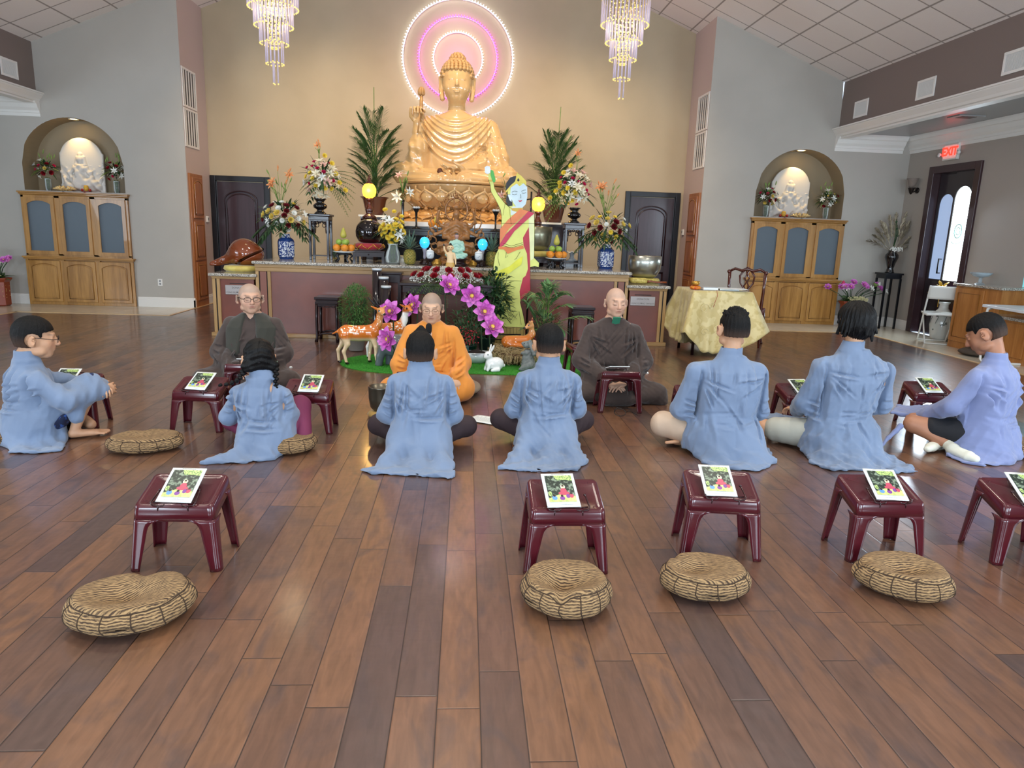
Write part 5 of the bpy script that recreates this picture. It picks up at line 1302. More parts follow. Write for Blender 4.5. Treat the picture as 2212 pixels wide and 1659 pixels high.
cushion('flat dark brown cushion on the tiles by the white table leg',7.45,9.55,.42,.32,.09,R(10),33,.1,m=mat('cushion_dark_brown','4a3f34',rough=.9,bump=.4,bscale=200),group='plain floor cushions')
# ------------------------------------------------------------------ altar counters
granite = voro('granite',['8d867c','c9c2b6','6b655e','b1a898','ddd8cf','4c4844','a29a8d'],170,rough=.15,coat=.4)
oak = wood('oak_trim','94703f','b08b58',rough=.4,axis='Z',coat=.2)
oakx = wood('oak_trim_long','94703f','b08b58',rough=.4,axis='X',coat=.2)
panelm = mat('red_brown_panel','6f3a2c',rough=.3,var=.12,vscale=3,coat=.3,coatr=.2,bump=.05,bscale=20)
pilm = mat('red_brown_pilaster','7d4a3a',rough=.35,coat=.2)
gapm = mat('shadow_gap_black','120d0c',rough=.6)
def counter(name,label,x0,x1,y0,y1,zt,lower=False,posts=True):
 t = thing(name,label,'counter',((x0+x1)/2,y0,0));c = (x0+x1)/2;a,b_ = x0-c,x1-c;D = y1-y0
 ov = .035
 b = MB();b.box(a-ov,b_+ov,-ov-.01,D,zt-.04,zt);b.build('granite_top',granite,t,bevel=.012)
 mz = .035 if lower else .095
 b = MB();b.box(a-.005,b_+.005,-.012,D,zt-.04-mz*.45,zt-.04);b.box(a,b_,-.003,D,zt-.04-mz,zt-.04-mz*.45)
 b.build('oak_moulding',oakx,t,bevel=.004)
 b = MB();b.box(a+.02,b_-.02,.02,D,.05,zt-.04-mz+.002);b.build('panel',panelm,t)
 b = MB();b.box(a-.03,b_+.03,-.03,D,0,.05);b.build('base_strip',oakx,t,bevel=.004)
 for s in (-1,1):
  e = a if s < 0 else b_
  if lower:
   if (s < 0) == (c < 0):
    for k in (0,1): q = e-s*(.002+k*.058);b = MB();b.box(min(q,q-s*.042),max(q,q-s*.042),0,.03,.05,zt-.04-mz);b.build('oak_post',oak,t,bevel=.003)
    b = MB();b.box(min(e-s*.04,e-s*.062),max(e-s*.04,e-s*.062),.012,.03,.05,zt-.04-mz);b.build('dark_gap',gapm,t)
  else:
   for k in (0,.155): q = e-s*(.0+k);b = MB();b.box(min(q,q-s*.042),max(q,q-s*.042),0,.04,.05,zt-.04-mz);b.build('oak_post',oak,t,bevel=.003)
   b = MB();b.box(min(e-s*.056,e-s*.142),max(e-s*.056,e-s*.142),.004,.03,.05,zt-.04-mz);b.build('pilaster',pilm,t,bevel=.004)
   for k in (.043,.143): b = MB();q = e-s*k;b.box(min(q,q-s*.012),max(q,q-s*.012),.014,.03,.05,zt-.04-mz);b.build('dark_gap',gapm,t)
 return t
counter('altar_counter','long granite-topped altar counter with red-brown panels and oak posts',-2.79,2.235,9.72,11.25,1.012)
for s,x0,x1,px in ((-1,-3.36,-2.80,-3.02),(1,2.245,2.785,2.455)):
 t = counter('donation_counter','lower granite-topped counter with plaque, %s end of the altar' % ('left' if s < 0 else 'right'),x0,x1,9.72,11.2,.838,lower=True);c = (x0+x1)/2
 b = MB();b.box(px-c-.175,px-c+.175,.008,.02,.555,.685);pl = b.build('plaque',mat('steel_plaque','9c9490',rough=.35,metal=.6,bump=.1,bscale=80),t,bevel=.008)
 ink = mat('engraved_ink','3a302c',rough=.6)
 for txt,z,sz in (('DONATION',.648,.032),('CÚNG DƯỜNG TAM BẢO',.585,.028)): text_mesh(txt,sz,ink,pl,Tr((px-c,.0078,z),(PI/2,0,0)),.0005)
 b = MB();b.box(px-c-.115,px-c+.115,.014,.022,.70,.709);b.build('coin_slot',gapm,t)
# rear altar: marble slab over black cabinet
t = thing('rear_altar','black rear altar cabinet with thick marble slab carrying the big statue','altar',(-.15,11.35,0))
marble_m = mat('cream_marble','ded6cc',rough=.15,var=.06,vscale=6,coat=.3)
blk = mat('black_lacquer','100f14',rough=.3,coat=.25,spec=.3)
b = MB();b.box(-1.35,1.35,0,2.1,1.53,1.605);b.build('marble_slab',marble_m,t,bevel=.008)
b = MB();b.box(-1.3,1.3,.03,2.05,0,1.53);b.build('cabinet_body',blk,t)
for i in range(34): pass
b = MB();b.grid(lambda u,v: (-1.25+2.5*u,.025-.012*abs(math.sin(u*PI*34)),.9+v*.5),272,2);b.build('pleated_cloth',mat('black_cloth','14151d',rough=.8),t)
t = thing('side_table','narrow black lacquered table before the marble slab holding candlesticks','table',(-.15,11.05,0))
b = MB();b.box(-1.28,1.28,0,.26,1.46,1.495);b.build('table_top',blk,t,bevel=.006)
b = MB();b.box(-1.24,1.24,.02,.24,1.40,1.46);b.build('apron',blk,t)
for x in (-1.22,1.22):
 for y in (.03,.2): b = MB();b.box(x-.025,x+.025,y,y+.04,1.012,1.42);b.build('leg',blk,t)
# front offering table under the rose wreath
rose_w = mat('rosewood_dark','200d0f',rough=.3,coat=.2,spec=.35,var=.15,vscale=10)
t = thing('offering_table','dark carved rosewood table under the red rose wreath','table',(-.22,9.15,0))
b = MB();b.box(-.60,.60,-.22,.40,.80,.84);b.build('table_top',rose_w,t,bevel=.008)
b = MB();b.box(-.56,.56,-.19,.37,.70,.80)
for i in range(11): b.cbox((-.50+i*.1,-.195,.75),(.07,.01,.05))
b.build('carved_apron',rose_w,t,bevel=.003)
for x in (-.53,.53):
 for y in (-.17,.34): b = MB();b.tube([(x,y,.72),(x*1.02,y,.5),(x*.99,y,.2),(x*1.02,y,.04),(x*1.03,y,0)],[.05,.045,.035,.04,.045],4);b.build('leg',rose_w,t)
b = MB();b.box(-.50,.50,-.15,.32,.10,.13);b.build('shelf',rose_w,t,bevel=.004)
t = thing('stepped_stand','small dark rosewood stand left of the rose wreath, under a pineapple','stand',(-1.0,9.50,0))
b = MB();b.box(-.17,.17,-.14,.14,.905,.935);b.build('stand_top',rose_w,t,bevel=.006)
b = MB();b.box(-.15,.15,-.12,.12,.80,.905);b.build('fretwork_apron',rose_w,t,bevel=.004)
for x in (-.14,.14):
 for y in (-.11,.11): b = MB();b.box(x-.02,x+.02,y-.02,y+.02,0,.81);b.build('leg',rose_w,t)
def cylvase(label,x,y,z):
 t = thing('cylinder_vase',label,'vase',(x,y,0),0,'tall dark cylinders with pale rims')
 b = MB();b.lathe([(.058,.02),(.06,.03),(.06,z-.02)],24);b.build('column',mat('dark_glass','1c1116',rough=.08,coat=.6),t)
 b = MB();b.lathe([(.05,z-.028),(.064,z-.024),(.065,z),(.058,z+.002),(.0,z-.004)],24);b.build('pale_rim',mat('pale_rim','c9ced1',rough=.3),t)
 b = MB();b.lathe([(.075,0),(.075,.02),(.06,.024)],24);b.build('foot',blk,t)
cylvase('tallest dark cylinder with pale rim, left of the dark stand',-1.13,9.22,.99)
cylvase('middle-height dark cylinder with pale rim beside the dark stand',-1.035,9.14,.89)
cylvase('shortest dark cylinder with pale rim, in front of the dark stand',-.99,8.99,.79)
# two tall dark plant stands against the counter
def tallstand(label,x,y,rz=0):
 t = thing('plant_stand',label,'stand',(x,y,0),rz,'empty rosewood stands before the altar')
 b = MB();b.box(-.155,.155,-.155,.155,.555,.59);b.box(-.14,.14,-.14,.14,.525,.555);b.box(-.148,.148,-.148,.148,.50,.53);b.build('stand_top',rose_w,t,bevel=.006)
 for sx in (-1,1):
  for sy in (-1,1): b = MB();b.tube([(sx*.125,sy*.125,.52),(sx*.13,sy*.13,.3),(sx*.128,sy*.128,.06),(sx*.14,sy*.14,0)],[.022,.02,.018,.024],4);b.build('leg',rose_w,t)
 for k in range(4):
  b = MB();Tm = Matrix.Rotation(k*PI/2,4,'Z');b.tube([(-.12,.128,.09),(-.06,.128,.112),(0,.128,.118),(.06,.128,.112),(.12,.128,.09)],.014,6,T=Tm);b.build('stretcher',rose_w,t)
  b = MB();b.box(-.115,.115,.122,.136,.475,.50,T=Tm);b.tube([(-.11,.13,.47),(-.09,.13,.455),(-.05,.13,.468),(0,.13,.455),(.05,.13,.468),(.09,.13,.455),(.11,.13,.47)],.006,5,T=Tm);b.build('scalloped_rail',rose_w,t)
 return t
tallstand('dark rosewood plant stand before the altar panel, left of the deer',-1.80,9.50)
tallstand('dark rosewood plant stand behind the closed-eyed brown monk',1.50,9.10)
# counter-top stands with open frames that carry the big urn arrangements
def urnstand(label,x,y):
 t = thing('flower_stand',label,'stand',(x,y,1.012),0,'tall fretwork flower stands on the altar')
 w = .155;h = .645
 b = MB();b.box(-w-.01,w+.01,-w-.01,w+.01,h-.03,h);b.box(-w+.01,w-.01,-w+.01,w-.01,h-.085,h-.03);b.build('stand_top',rose_w,t,bevel=.006)
 for sx in (-1,1):
  for sy in (-1,1): b = MB();b.box(sx*(w-.03)-.017,sx*(w-.03)+.017,sy*(w-.03)-.017,sy*(w-.03)+.017,0,h-.08);b.build('leg',rose_w,t,bevel=.004)
 for k in (0,1):
  b = MB();yy = (w-.03)*(-1 if k == 0 else 1)
  b.tube([(-.10+.2*u,yy,h-.11+.018*math.sin(u*PI*6)) for u in np.linspace(0,1,25)],.008,5);b.box(-.11,.11,yy-.006,yy+.006,h-.10,h-.08)
  for s in (-1,1):
   b.tube([(s*(.075+.028*math.cos(q)*(1-q*.04)),yy,h-.16+.035*math.sin(q)*(1-q*.06)) for q in np.linspace(0,8,20)],.006,5);b.tube([(s*.105,yy,h-.1),(s*.095,yy,h-.2),(s*.10,yy,h-.27)],.007,5)
  b.build('fretwork',rose_w,t)
 b = MB();b.box(-.11,.11,-.11,.11,.05,.065);b.build('lower_shelf',rose_w,t)
urnstand('tall dark fretwork stand on the altar under the left urn arrangement',-2.115,10.7)
urnstand('tall dark fretwork stand on the altar under the right urn arrangement',1.58,10.7)
# wooden fish drum on its yellow cushion
fishm = mat('lacquered_brown','7c3a1a',rough=.12,coat=.8,var=.12,vscale=5)
t = thing('cushion_ring','round yellow satin cushion under the large wooden fish drum','cushion',(-3.10,10.2,.838))
b = MB();b.lathe([(.0,0),(.21,.0),(.25,.035),(.235,.075),(.16,.09),(0,.085)],32);b.build('cover',mat('yellow_satin','d9c76a',rough=.45,sheen=.3,col2='c7ad55',vscale=14,bump=.3,bscale=14),t)
t = thing('wooden_fish','large lacquered brown wooden fish drum on the left lower counter','temple block',(-3.10,10.2,.918))
S = SDF((-.48,-.30,-.02),(.36,.30,.42),.007)
S.ell((.06,0,.16),(.235,.22,.165),k=.05);S.ell((.03,0,.21),(.18,.19,.16),k=.05);S.cap((-.08,0,.13),(-.33,0,.03),.085,.045,k=.08);S.cap((-.33,0,.03),(-.39,0,.0),.045,.055,k=.02)
S.box((.11,-.16,.115),(.20,.25,.016),.006,Euler((0,R(-28),0)),k=.008,cut=True);S.cap((-.02,-.4,.05),(-.02,.0,.05),.03,k=.01,cut=True);S.cap((-.02,-.2,.07),(-.02,0,.07),.026,k=.01)
S.disp(lambda x,y,z: .004*np.exp(-((x+.25)/.008)**2)+.004*np.exp(-((x+.22)/.008)**2)+.003*np.sin(np.arctan2(y,z-.02)*14)*(x < -.24));S.floor(-.012)
o = S.build('body',fishm,t)
# big metal bowl gong on the right lower counter
t = thing('cushion_ring','yellow brocade ring cushion under the big silver bowl gong','cushion',(2.60,10.35,.838))
b = MB();b.lathe([(.0,0),(.20,.0),(.235,.03),(.22,.062),(.15,.07),(0,.066)],32);b.build('cover',mat('yellow_brocade','d7c56d',rough=.5,col2='a98f3e',vscale=40),t)
t = thing('bowl_gong','large brushed silver bowl gong on the right lower counter','gong',(2.60,10.35,.905))
silver = mat('brushed_silver','b5b6ac',rough=.28,metal=.95,bump=.1,bscale=30,stretch=(1,1,.1),var=.06,vscale=6)
b = MB();b.lathe([(.0,.0),(.13,.002),(.19,.04),(.232,.13),(.242,.22),(.236,.315),(.229,.318),(.222,.30),(.228,.22),(.215,.13),(.17,.05),(0,.02)],48);b.build('bowl',silver,t)
t = thing('gong_striker','wooden gong striker with yellow padded head, lying before the silver bowl','mallet',(2.5,9.98,.885),R(-8))
b = MB();b.lathe([(.0,-.12),(.032,-.118),(.04,-.08),(.04,.08),(.032,.118),(0,.12)],18,T=Tr((-.06,0,0),(0,PI/2,0)));b.build('padded_head',mat('yellow_brocade','d7c56d'),t)
b = MB();b.tube([(.05,0,-.01),(.12,0,-.005),(.2,0,-.014),(.33,0,-.01)],[.02,.014,.012,.014],8);b.build('handle',fishm,t)
t = thing('bowl_gong','grey-green metal bowl gong half hidden behind the painted lady','gong',(1.02,10.72,1.24))
b = MB();b.lathe([(.0,.0),(.14,.002),(.2,.04),(.235,.13),(.242,.22),(.245,.345),(.238,.346),(.232,.33),(.232,.22),(.2,.1),(0,.02)],48);b.build('bowl',mat('grey_green_metal','8f8f7a',rough=.3,metal=.85),t)
t = thing('cushion_ring','yellow cushion on the table under the grey-green bowl gong','cushion',(1.02,10.72,1.155))
b = MB();b.lathe([(.0,0),(.24,.0),(.265,.04),(.25,.08),(0,.085)],32);b.build('cover',mat('yellow_satin','d9c76a'),t)
def lowtable(label,x,y,z,w,d,h,m=rose_w,drawer=False):
 t = thing('low_table',label,'table',(x,y,z),0,'low dark tables on the altar')
 b = MB();b.box(-w/2,w/2,-d/2,d/2,h-.025,h);b.build('table_top',m,t,bevel=.005)
 b = MB();b.box(-w/2+.015,w/2-.015,-d/2+.015,d/2-.015,h-.085,h-.025);b.build('apron',m,t)
 for sx in (-1,1):
  for sy in (-1,1): b = MB();b.box(sx*(w/2-.03)-.018,sx*(w/2-.03)+.018,sy*(d/2-.03)-.018,sy*(d/2-.03)+.018,0,h-.02);b.build('leg',m,t)
 if drawer: b = MB();b.ball((0,-d/2+.005,h-.055),.01,8,6);b.build('drawer_knob',m,t)
lowtable('low dark table on the altar under the black bowl gong',-1.36,10.35,1.012,.46,.4,.165,drawer=True)
lowtable('low dark table on the altar under the grey-green bowl gong',1.02,10.72,1.012,.56,.5,.142)
# black bowl gong on red cushion
t = thing('cushion_ring','red cushion with gold diamonds under the glossy black bowl gong','cushion',(-1.37,10.33,1.178))
b = MB();b.lathe([(.0,0),(.15,.0),(.205,.03),(.21,.07),(.17,.10),(0,.10)],40);b.build('cover',mat('red_velvet','a01c28',rough=.6,sheen=.3),t)
b = MB();b.smooth = True;gold = mat('gold_trim','d0a23c',rough=.35,metal=.4)
for i in range(8):
 a = 2*PI*i/8; 
 def P(da,z,r): return (r*math.cos(a+da),r*math.sin(a+da),z)
 for s in (-1,1): b.tube([P(0,.012,.185),P(s*.13,.04,.212),P(s*.26,.055,.216),P(s*.39,.085,.20)],.009,4,flat=.5)
b.build('gold_diamonds',gold,t)
t = thing('bowl_gong','glossy black bowl gong on red cushion, left on the altar','gong',(-1.37,10.33,1.28))
b = MB();b.lathe([(.0,.0),(.10,.0),(.15,.02),(.185,.09),(.19,.16),(.17,.24),(.12,.30),(.06,.32),(.0,.325)],40);b.build('bowl',mat('black_bronze','1a1013',rough=.08,metal=.6,coat=.9),t)
# amber globe lamps on turned wooden bases
def globe(label,x,y,z):
 t = thing('globe_lamp',label,'lamp',(x,y,z),0,'amber glass globe lamps on turned wooden bases')
 b = MB();b.lathe([(.0,0),(.10,0),(.11,.02),(.075,.05),(.05,.07),(.055,.10),(.065,.13),(.045,.17),(.028,.22),(.035,.25),(.05,.27),(.045,.30),(0,.30)],24);b.build('turned_base',mat('dark_polished_wood','3c1a12',rough=.12,coat=.8),t)
 b = MB();b.lathe([(.045,.295),(.085,.325),(.102,.38),(.10,.43),(.075,.48),(.045,.50),(.0,.505)],28);b.build('amber_globe',mat('amber_glass_'+('l' if x < 0 else 'r'),'ffb733',rough=.2,emit='ffab2e',es=3.0),t)
 b = MB();b.lathe([(.05,.495),(.055,.51),(.02,.53),(.03,.56),(.012,.585),(.016,.60),(0,.63)],16);b.build('finial',mat('dark_polished_wood','3c1a12'),t)
 b = MB();b.ball((0,-.035,.395),.055,14,10);b.build('bulb',mat('bulb_glow','fff6cf',emit='fff0b0',es=16),t)
 light('POINT','globe_lamp_light',(x,y-.13,z+.40),7,(1,.62,.2),.09)
globe('amber globe lamp on a wooden base left of the big statue',-1.44,10.9,1.62)
globe('amber globe lamp on a wooden base right of the painted lady',1.07,10.98,1.52)
for nm,x,y,z in (('left',-1.44,10.9,1.62),('right',1.07,10.98,1.52)):
 t = thing('lamp_stand','dark carved stand under the %s amber globe lamp' % nm,'stand',(x,y,1.012),0,'carved stands under the globe lamps');h = z-1.013
 b = MB();b.lathe([(0,h-.035),(.15,h-.035),(.16,h-.015),(.15,h),(0,h)],4,T=Matrix.Rotation(PI/4,4,'Z'));b.build('stand_top',rose_w,t)
 b = MB()
 for k in range(4): a = PI/4+k*PI/2;b.tube([(.1*math.cos(a),.1*math.sin(a),h-.03),(.12*math.cos(a),.12*math.sin(a),h*.6),(.085*math.cos(a),.085*math.sin(a),h*.3),(.12*math.cos(a),.12*math.sin(a),0)],[.02,.024,.018,.024],6)
 b.build('legs',rose_w,t)
# ------------------------------------------------------------------ wall cabinets in the wings, alcove cabinets
honey = wood('honey_oak','9a6a2c','bd8a45',rough=.35,axis='Z',coat=.3,scale=7)
honeyx = wood('honey_oak_long','9a6a2c','bd8a45',rough=.35,axis='X',coat=.3,scale=7)
honeyd = wood('honey_oak_deep','8a5a24','a97634',rough=.35,axis='Z',coat=.3,scale=7)
reed = glass('reeded_glass','ccd6df',rough=.16,alpha=.16,tint='95a3b3')
def arch_poly(x0,x1,z0,z1,rise,n=10):
 """rectangle with cathedral-arched top"""
 P = [(x0,z0),(x1,z0)]
 for i in range(n+1):
  u = i/n;x = x1+(x0-x1)*u;w_ = abs(2*u-1);P.append((x,z1-rise*(w_**2.2 if w_ < .86 else w_**2.2)))
 return P
def raised_door(t,x0,x1,z0,z1,y,rise=.035,name='door',m=None,m2=None,handle=None):
 w = .055
 b = MB();b.box(x0,x1,y-.02,y,z0,z1);d = b.build(name,m or honey,t,bevel=.006)
 P = arch_poly(x0+w,x1-w,z0+w,z1-w,rise)
 b = MB();b.tube([(p[0],y-.021,p[1]) for p in P],.007,4,closed=True);b.build('moulding',honeyd,d)
 P2 = arch_poly(x0+w+.02,x1-w-.02,z0+w+.02,z1-w-.02,rise*.95)
 b = MB();b.prism(P2,y-.027,y-.019,'Y');b.build('raised_panel',m2 or honey,d,bevel=.005)
 return d
def glazed_door(t,x0,x1,z0,z1,y):
 w = .06;n = 10;b = MB();b.smooth = False
 b.box(x0,x0+w,y-.022,y,z0,z1);b.box(x1-w,x1,y-.022,y,z0,z1);b.box(x0+w,x1-w,y-.022,y,z0,z0+w)
 P = [(p[0],p[1]) for p in arch_poly(x0+w,x1-w,z0+w,z1-w*.85,.055)][2:]
 for i in range(len(P)-1): b.prism([P[i+1],P[i],(P[i][0],z1),(P[i+1][0],z1)],y-.022,y,'Y')
 d = b.build('glazed_door',honey,t)
 b = MB();b.grid(lambda u,v: (x0+w-.008+(x1-x0-2*w+.016)*u,y-.008-.0018*abs(math.sin(u*PI*26)),z0+w-.008+(z1-z0-2*w+.016)*v),104,1);b.build('reeded_pane',reed,d)
 return d
def buffet(side,x0,x1):
 c = (x0+x1)/2;t = thing('built_in_cabinet','honey oak built-in cabinet with three reeded glass doors, %s wing wall' % side,'cabinet',(c,YW,0),0,'honey oak built-in cabinets')
 a,e = x0-c,x1-c;F = -.05
 b = MB();b.box(a,e,F+.02,.0,.0,.80);b.box(a,a+.02,F+.02,.40,.8,1.84);b.box(e-.02,e,F+.02,.40,.8,1.84);b.box(a,e,F+.02,.40,1.80,1.86);b.box(a,e,-.02,.4,.80,.83);b.box(a,e,.38,.4,.8,1.84);b.build('carcass',honeyd,t)
 b = MB();W3 = (e-a)/3
 for i in range(4):
  xc = a+W3*i;x_0 = max(a,xc-.045);x_1 = min(e,xc+.045);b.box(x_0,x_1,F,F+.025,.84,1.84)
 b.box(a,e,F,F+.025,.0,.07);b.box(a,e,F,F+.025,1.80,1.84);b.box(a,e,F,F+.025,.82,.87)
 for i in range(4):
  xc = a-.02+(W3+.013)*i;b.box(max(a-.02,xc-.045),min(e+.02,xc+.045),F-.012,F+.02,.0,.77)
 b.build('face_frame',honey,t,bevel=.003)
 b = MB();b.box(a-.03,e+.03,F-.05,.0,1.875,1.90);b.box(a-.018,e+.018,F-.03,.0,1.85,1.875);b.box(a-.006,e+.006,F-.012,.40,1.835,1.85);b.build('top_cornice',honeyx,t,bevel=.006)
 b = MB();b.box(a-.05,e+.05,F-.06,.0,.80,.825);b.box(a-.035,e+.035,F-.04,.0,.775,.80);b.build('waist_moulding',honeyx,t,bevel=.006)
 for i in range(3):
  xa = a+W3*i+.035;xb = a+W3*(i+1)-.035
  glazed_door(t,xa+.005,xb-.005,.86,1.80,F);raised_door(t,xa-.005,xb+.005,.055,.755,F-.012,.05)
 for z in (1.14,1.42,1.62): b = MB();b.box(a+.02,e-.02,.02,.38,z,z+.018);b.build('shelf',mat('shelf_grey','7b7c80',rough=.5),t)
 return t,a,e
for side,x0,x1,seed in (('left',-7.50,-5.76,3),('right',5.13,6.86,8)):
 t,a,e = buffet(side,x0,x1);c = (x0+x1)/2;rg = random.Random(seed)
 cols = ['d8dadb','c9b98a','e6e6e2','9aa0a8','b9b2a4']
 for i,z in enumerate((.845,1.158,1.158,1.438,1.638)):
  for k in range(3):
   if rg.random() < .18: continue
   xx = c+a+(e-a)*(k+.5)/3+rg.uniform(-.05,.05);w_ = rg.uniform(.16,.34);h_ = rg.uniform(.05,.2) if z < 1.6 else rg.uniform(.04,.1)
   if z == 1.158 and i == 2: xx += .1;w_ *= .4;h_ *= .6;continue
   m = mat('stored_%d' % rg.randrange(5),cols[rg.randrange(5)],rough=.7)
   pl = ('lowest','second','second','third','top')[i];dr = ('left','middle','right')[k]
   b = MB();n = max(1,int(h_/.022))
   for q in range(n): s_ = rg.uniform(-.01,.01);b.box(-w_/2+s_,w_/2+s_,-.1,.1,q*h_/n+.001,(q+1)*h_/n-.001)
   o = tag(b.build('folded_linen',m),'pale stacked bundle on the %s shelf behind %s glass door, %s cabinet' % (pl,dr,side),'linen','bundles stored behind reeded glass');o.location = (xx,YW+.2,z)
def tall_cab(side,x,s):
 t = thing('tall_cabinet','narrow tall oak cabinet set in the %s side wall of the altar alcove' % side,'cabinet',(x,13.22,0),0,'narrow alcove cabinets')
 Tm = Matrix.Rotation(R(90)*s,4,'Z')      # local front (-y) faces into the alcove
 def bx(name,*q,m=None,**kw): b = MB(Tm);b.box(*q);return b.build(name,m or hon2,t,**kw)
 bx('carcass',-.30,.30,-.03,0,0,2.30,bevel=.004)
 for z0,z1 in ((1.55,2.25),(.82,1.50),(.12,.80)):
  b = MB(Tm);b.box(-.23,.23,-.05,-.03,z0,z1-.01);d = b.build('door',hon2,t,bevel=.005)
  P = arch_poly(-.175,.175,z0+.055,z1-.065,.05 if z0 > 1.5 else 0.001)
  b = MB(Tm);b.tube([(p[0],-.052,p[1]) for p in P],.007,4,closed=True);b.build('moulding',honeyd,d)
  b = MB(Tm);b.prism(arch_poly(-.155,.155,z0+.075,z1-.085,.045 if z0 > 1.5 else .001),-.058,-.05,'Y');b.build('raised_panel',hon2,d,bevel=.004)
hon2 = wood('alcove_oak','96592a','ad6c33',rough=.35,axis='Z',coat=.3,scale=7)
tall_cab('left',AL,1);tall_cab('right',AR,-1)
# vents
def vent(name,label,T_,w,h,n,group,dark='4a4440',vert=True):
 t = thing(name,label,'vent',T_.to_translation(),0,group);T0 = T_.copy();T0.translation = (0,0,0)
 b = MB(T0);f = .035;b.box(-w/2,w/2,-.015,0,-h/2,-h/2+f);b.box(-w/2,w/2,-.015,0,h/2-f,h/2);b.box(-w/2,-w/2+f,-.015,0,-h/2+f,h/2-f);b.box(w/2-f,w/2,-.015,0,-h/2+f,h/2-f);b.build('frame',white,t,bevel=.003)
 b = MB(T0);b.box(-w/2+f,w/2-f,-.003,0,-h/2+f,h/2-f);b.build('backing',mat('vent_dark',dark,rough=.8),t)
 b = MB(T0);wi = w-2*f;hi = h-2*f
 for i in range(n):
  if vert: x = -wi/2+wi*(i+.5)/n;b.box(x-wi/n*.17,x+wi/n*.17,-.012,-.003,-hi/2,hi/2)
  else: z = -hi/2+hi*(i+.5)/n;b.box(-wi/2,wi/2,-.012,-.003,z-hi/n*.17,z+hi/n*.17)
 b.build('louvres',white,t)
def face(x,y,z,a): return Matrix.Translation((x,y,z)) @ Matrix.Rotation(a,4,'Z')
for z,zl in ((3.69,'upper'),(3.045,'lower')):
 vent('air_vent','%s tall return air grille on the left alcove side wall' % zl,face(AL,13.2,z,R(90)),.62,.63,5,'alcove grilles')
 vent('air_vent','%s tall return air grille on the right alcove side wall' % zl,face(AR,13.2,z,R(-90)),.62,.63,5,'alcove grilles')
for y,w_,l in ((12.2,.42,'farthest of three square vents on the right clerestory wall'),(10.48,.42,'middle of three square vents on the right clerestory wall'),(8.62,.70,'nearest and widest vent on the right clerestory wall')):
 vent('wall_vent',l,face(XR,y,3.71,R(-90)),w_,.27,22 if w_ < .5 else 34,'clerestory vents','b8b4ae' if w_ < .5 else '8d8985')
vent('wall_vent','square vent on the left clerestory wall by the photo edge',face(XL,12.2,3.71,R(90)),.42,.27,22,'clerestory vents','b8b4ae')
t = thing('ceiling_vent','flat rectangular vent in the right aisle soffit','vent',(7.3,10.6,3.379));b = MB();b.box(-.2,.2,-.14,.14,-.012,0);b.build('frame',mat('vent_grey','a5a5a5',rough=.5),t);b = MB();b.box(-.11,.11,-.08,.08,-.016,-.011);b.build('louvres',mat('vent_dark2','4a4440'),t)
t = thing('recessed_light','unlit recessed ceiling light in the tiled slope at right','lamp',(5.3,9.4,zc(5.3)-.004));t.rotation_euler = (0,math.atan(.4),0)
b = MB();b.lathe([(.105,-.004),(.10,-.012),(.075,-.012),(.06,.01),(0,.01)],28,cap=False);b.build('trim_ring',white,t)
# thermostats and outlet
for x,y,z,a,l in ((AL,13.72,1.54,R(90),'left alcove wall beside the dark door'),(AR,13.80,1.60,R(-90),'right alcove wall beside the dark door')):
 t = thing('thermostat','small white thermostat on the '+l,'thermostat',(x,y,z),a,'thermostats');b = MB();b.box(-.05,.05,-.03,0,-.055,.055);b.build('case',white,t,bevel=.008);b = MB();b.box(-.018,.018,-.032,-.029,-.02,.025);b.build('display',mat('grey_display','6f7671'),t)
t = thing('wall_outlet','white power outlet low on the left wing wall','outlet',(-5.33,YW,.43));b = MB();b.box(-.04,.04,-.008,0,-.062,.062);b.build('plate',white,t,bevel=.004)
b = MB();b.lathe([(0,0),(.016,0),(.016,.003)],12,T=Tr((0,-.008,.024),(PI/2,0,0)));b.lathe([(0,0),(.016,0),(.016,.003)],12,T=Tr((0,-.008,-.024),(PI/2,0,0)));b.build('sockets',mat('socket_grey','8d9196'),t)
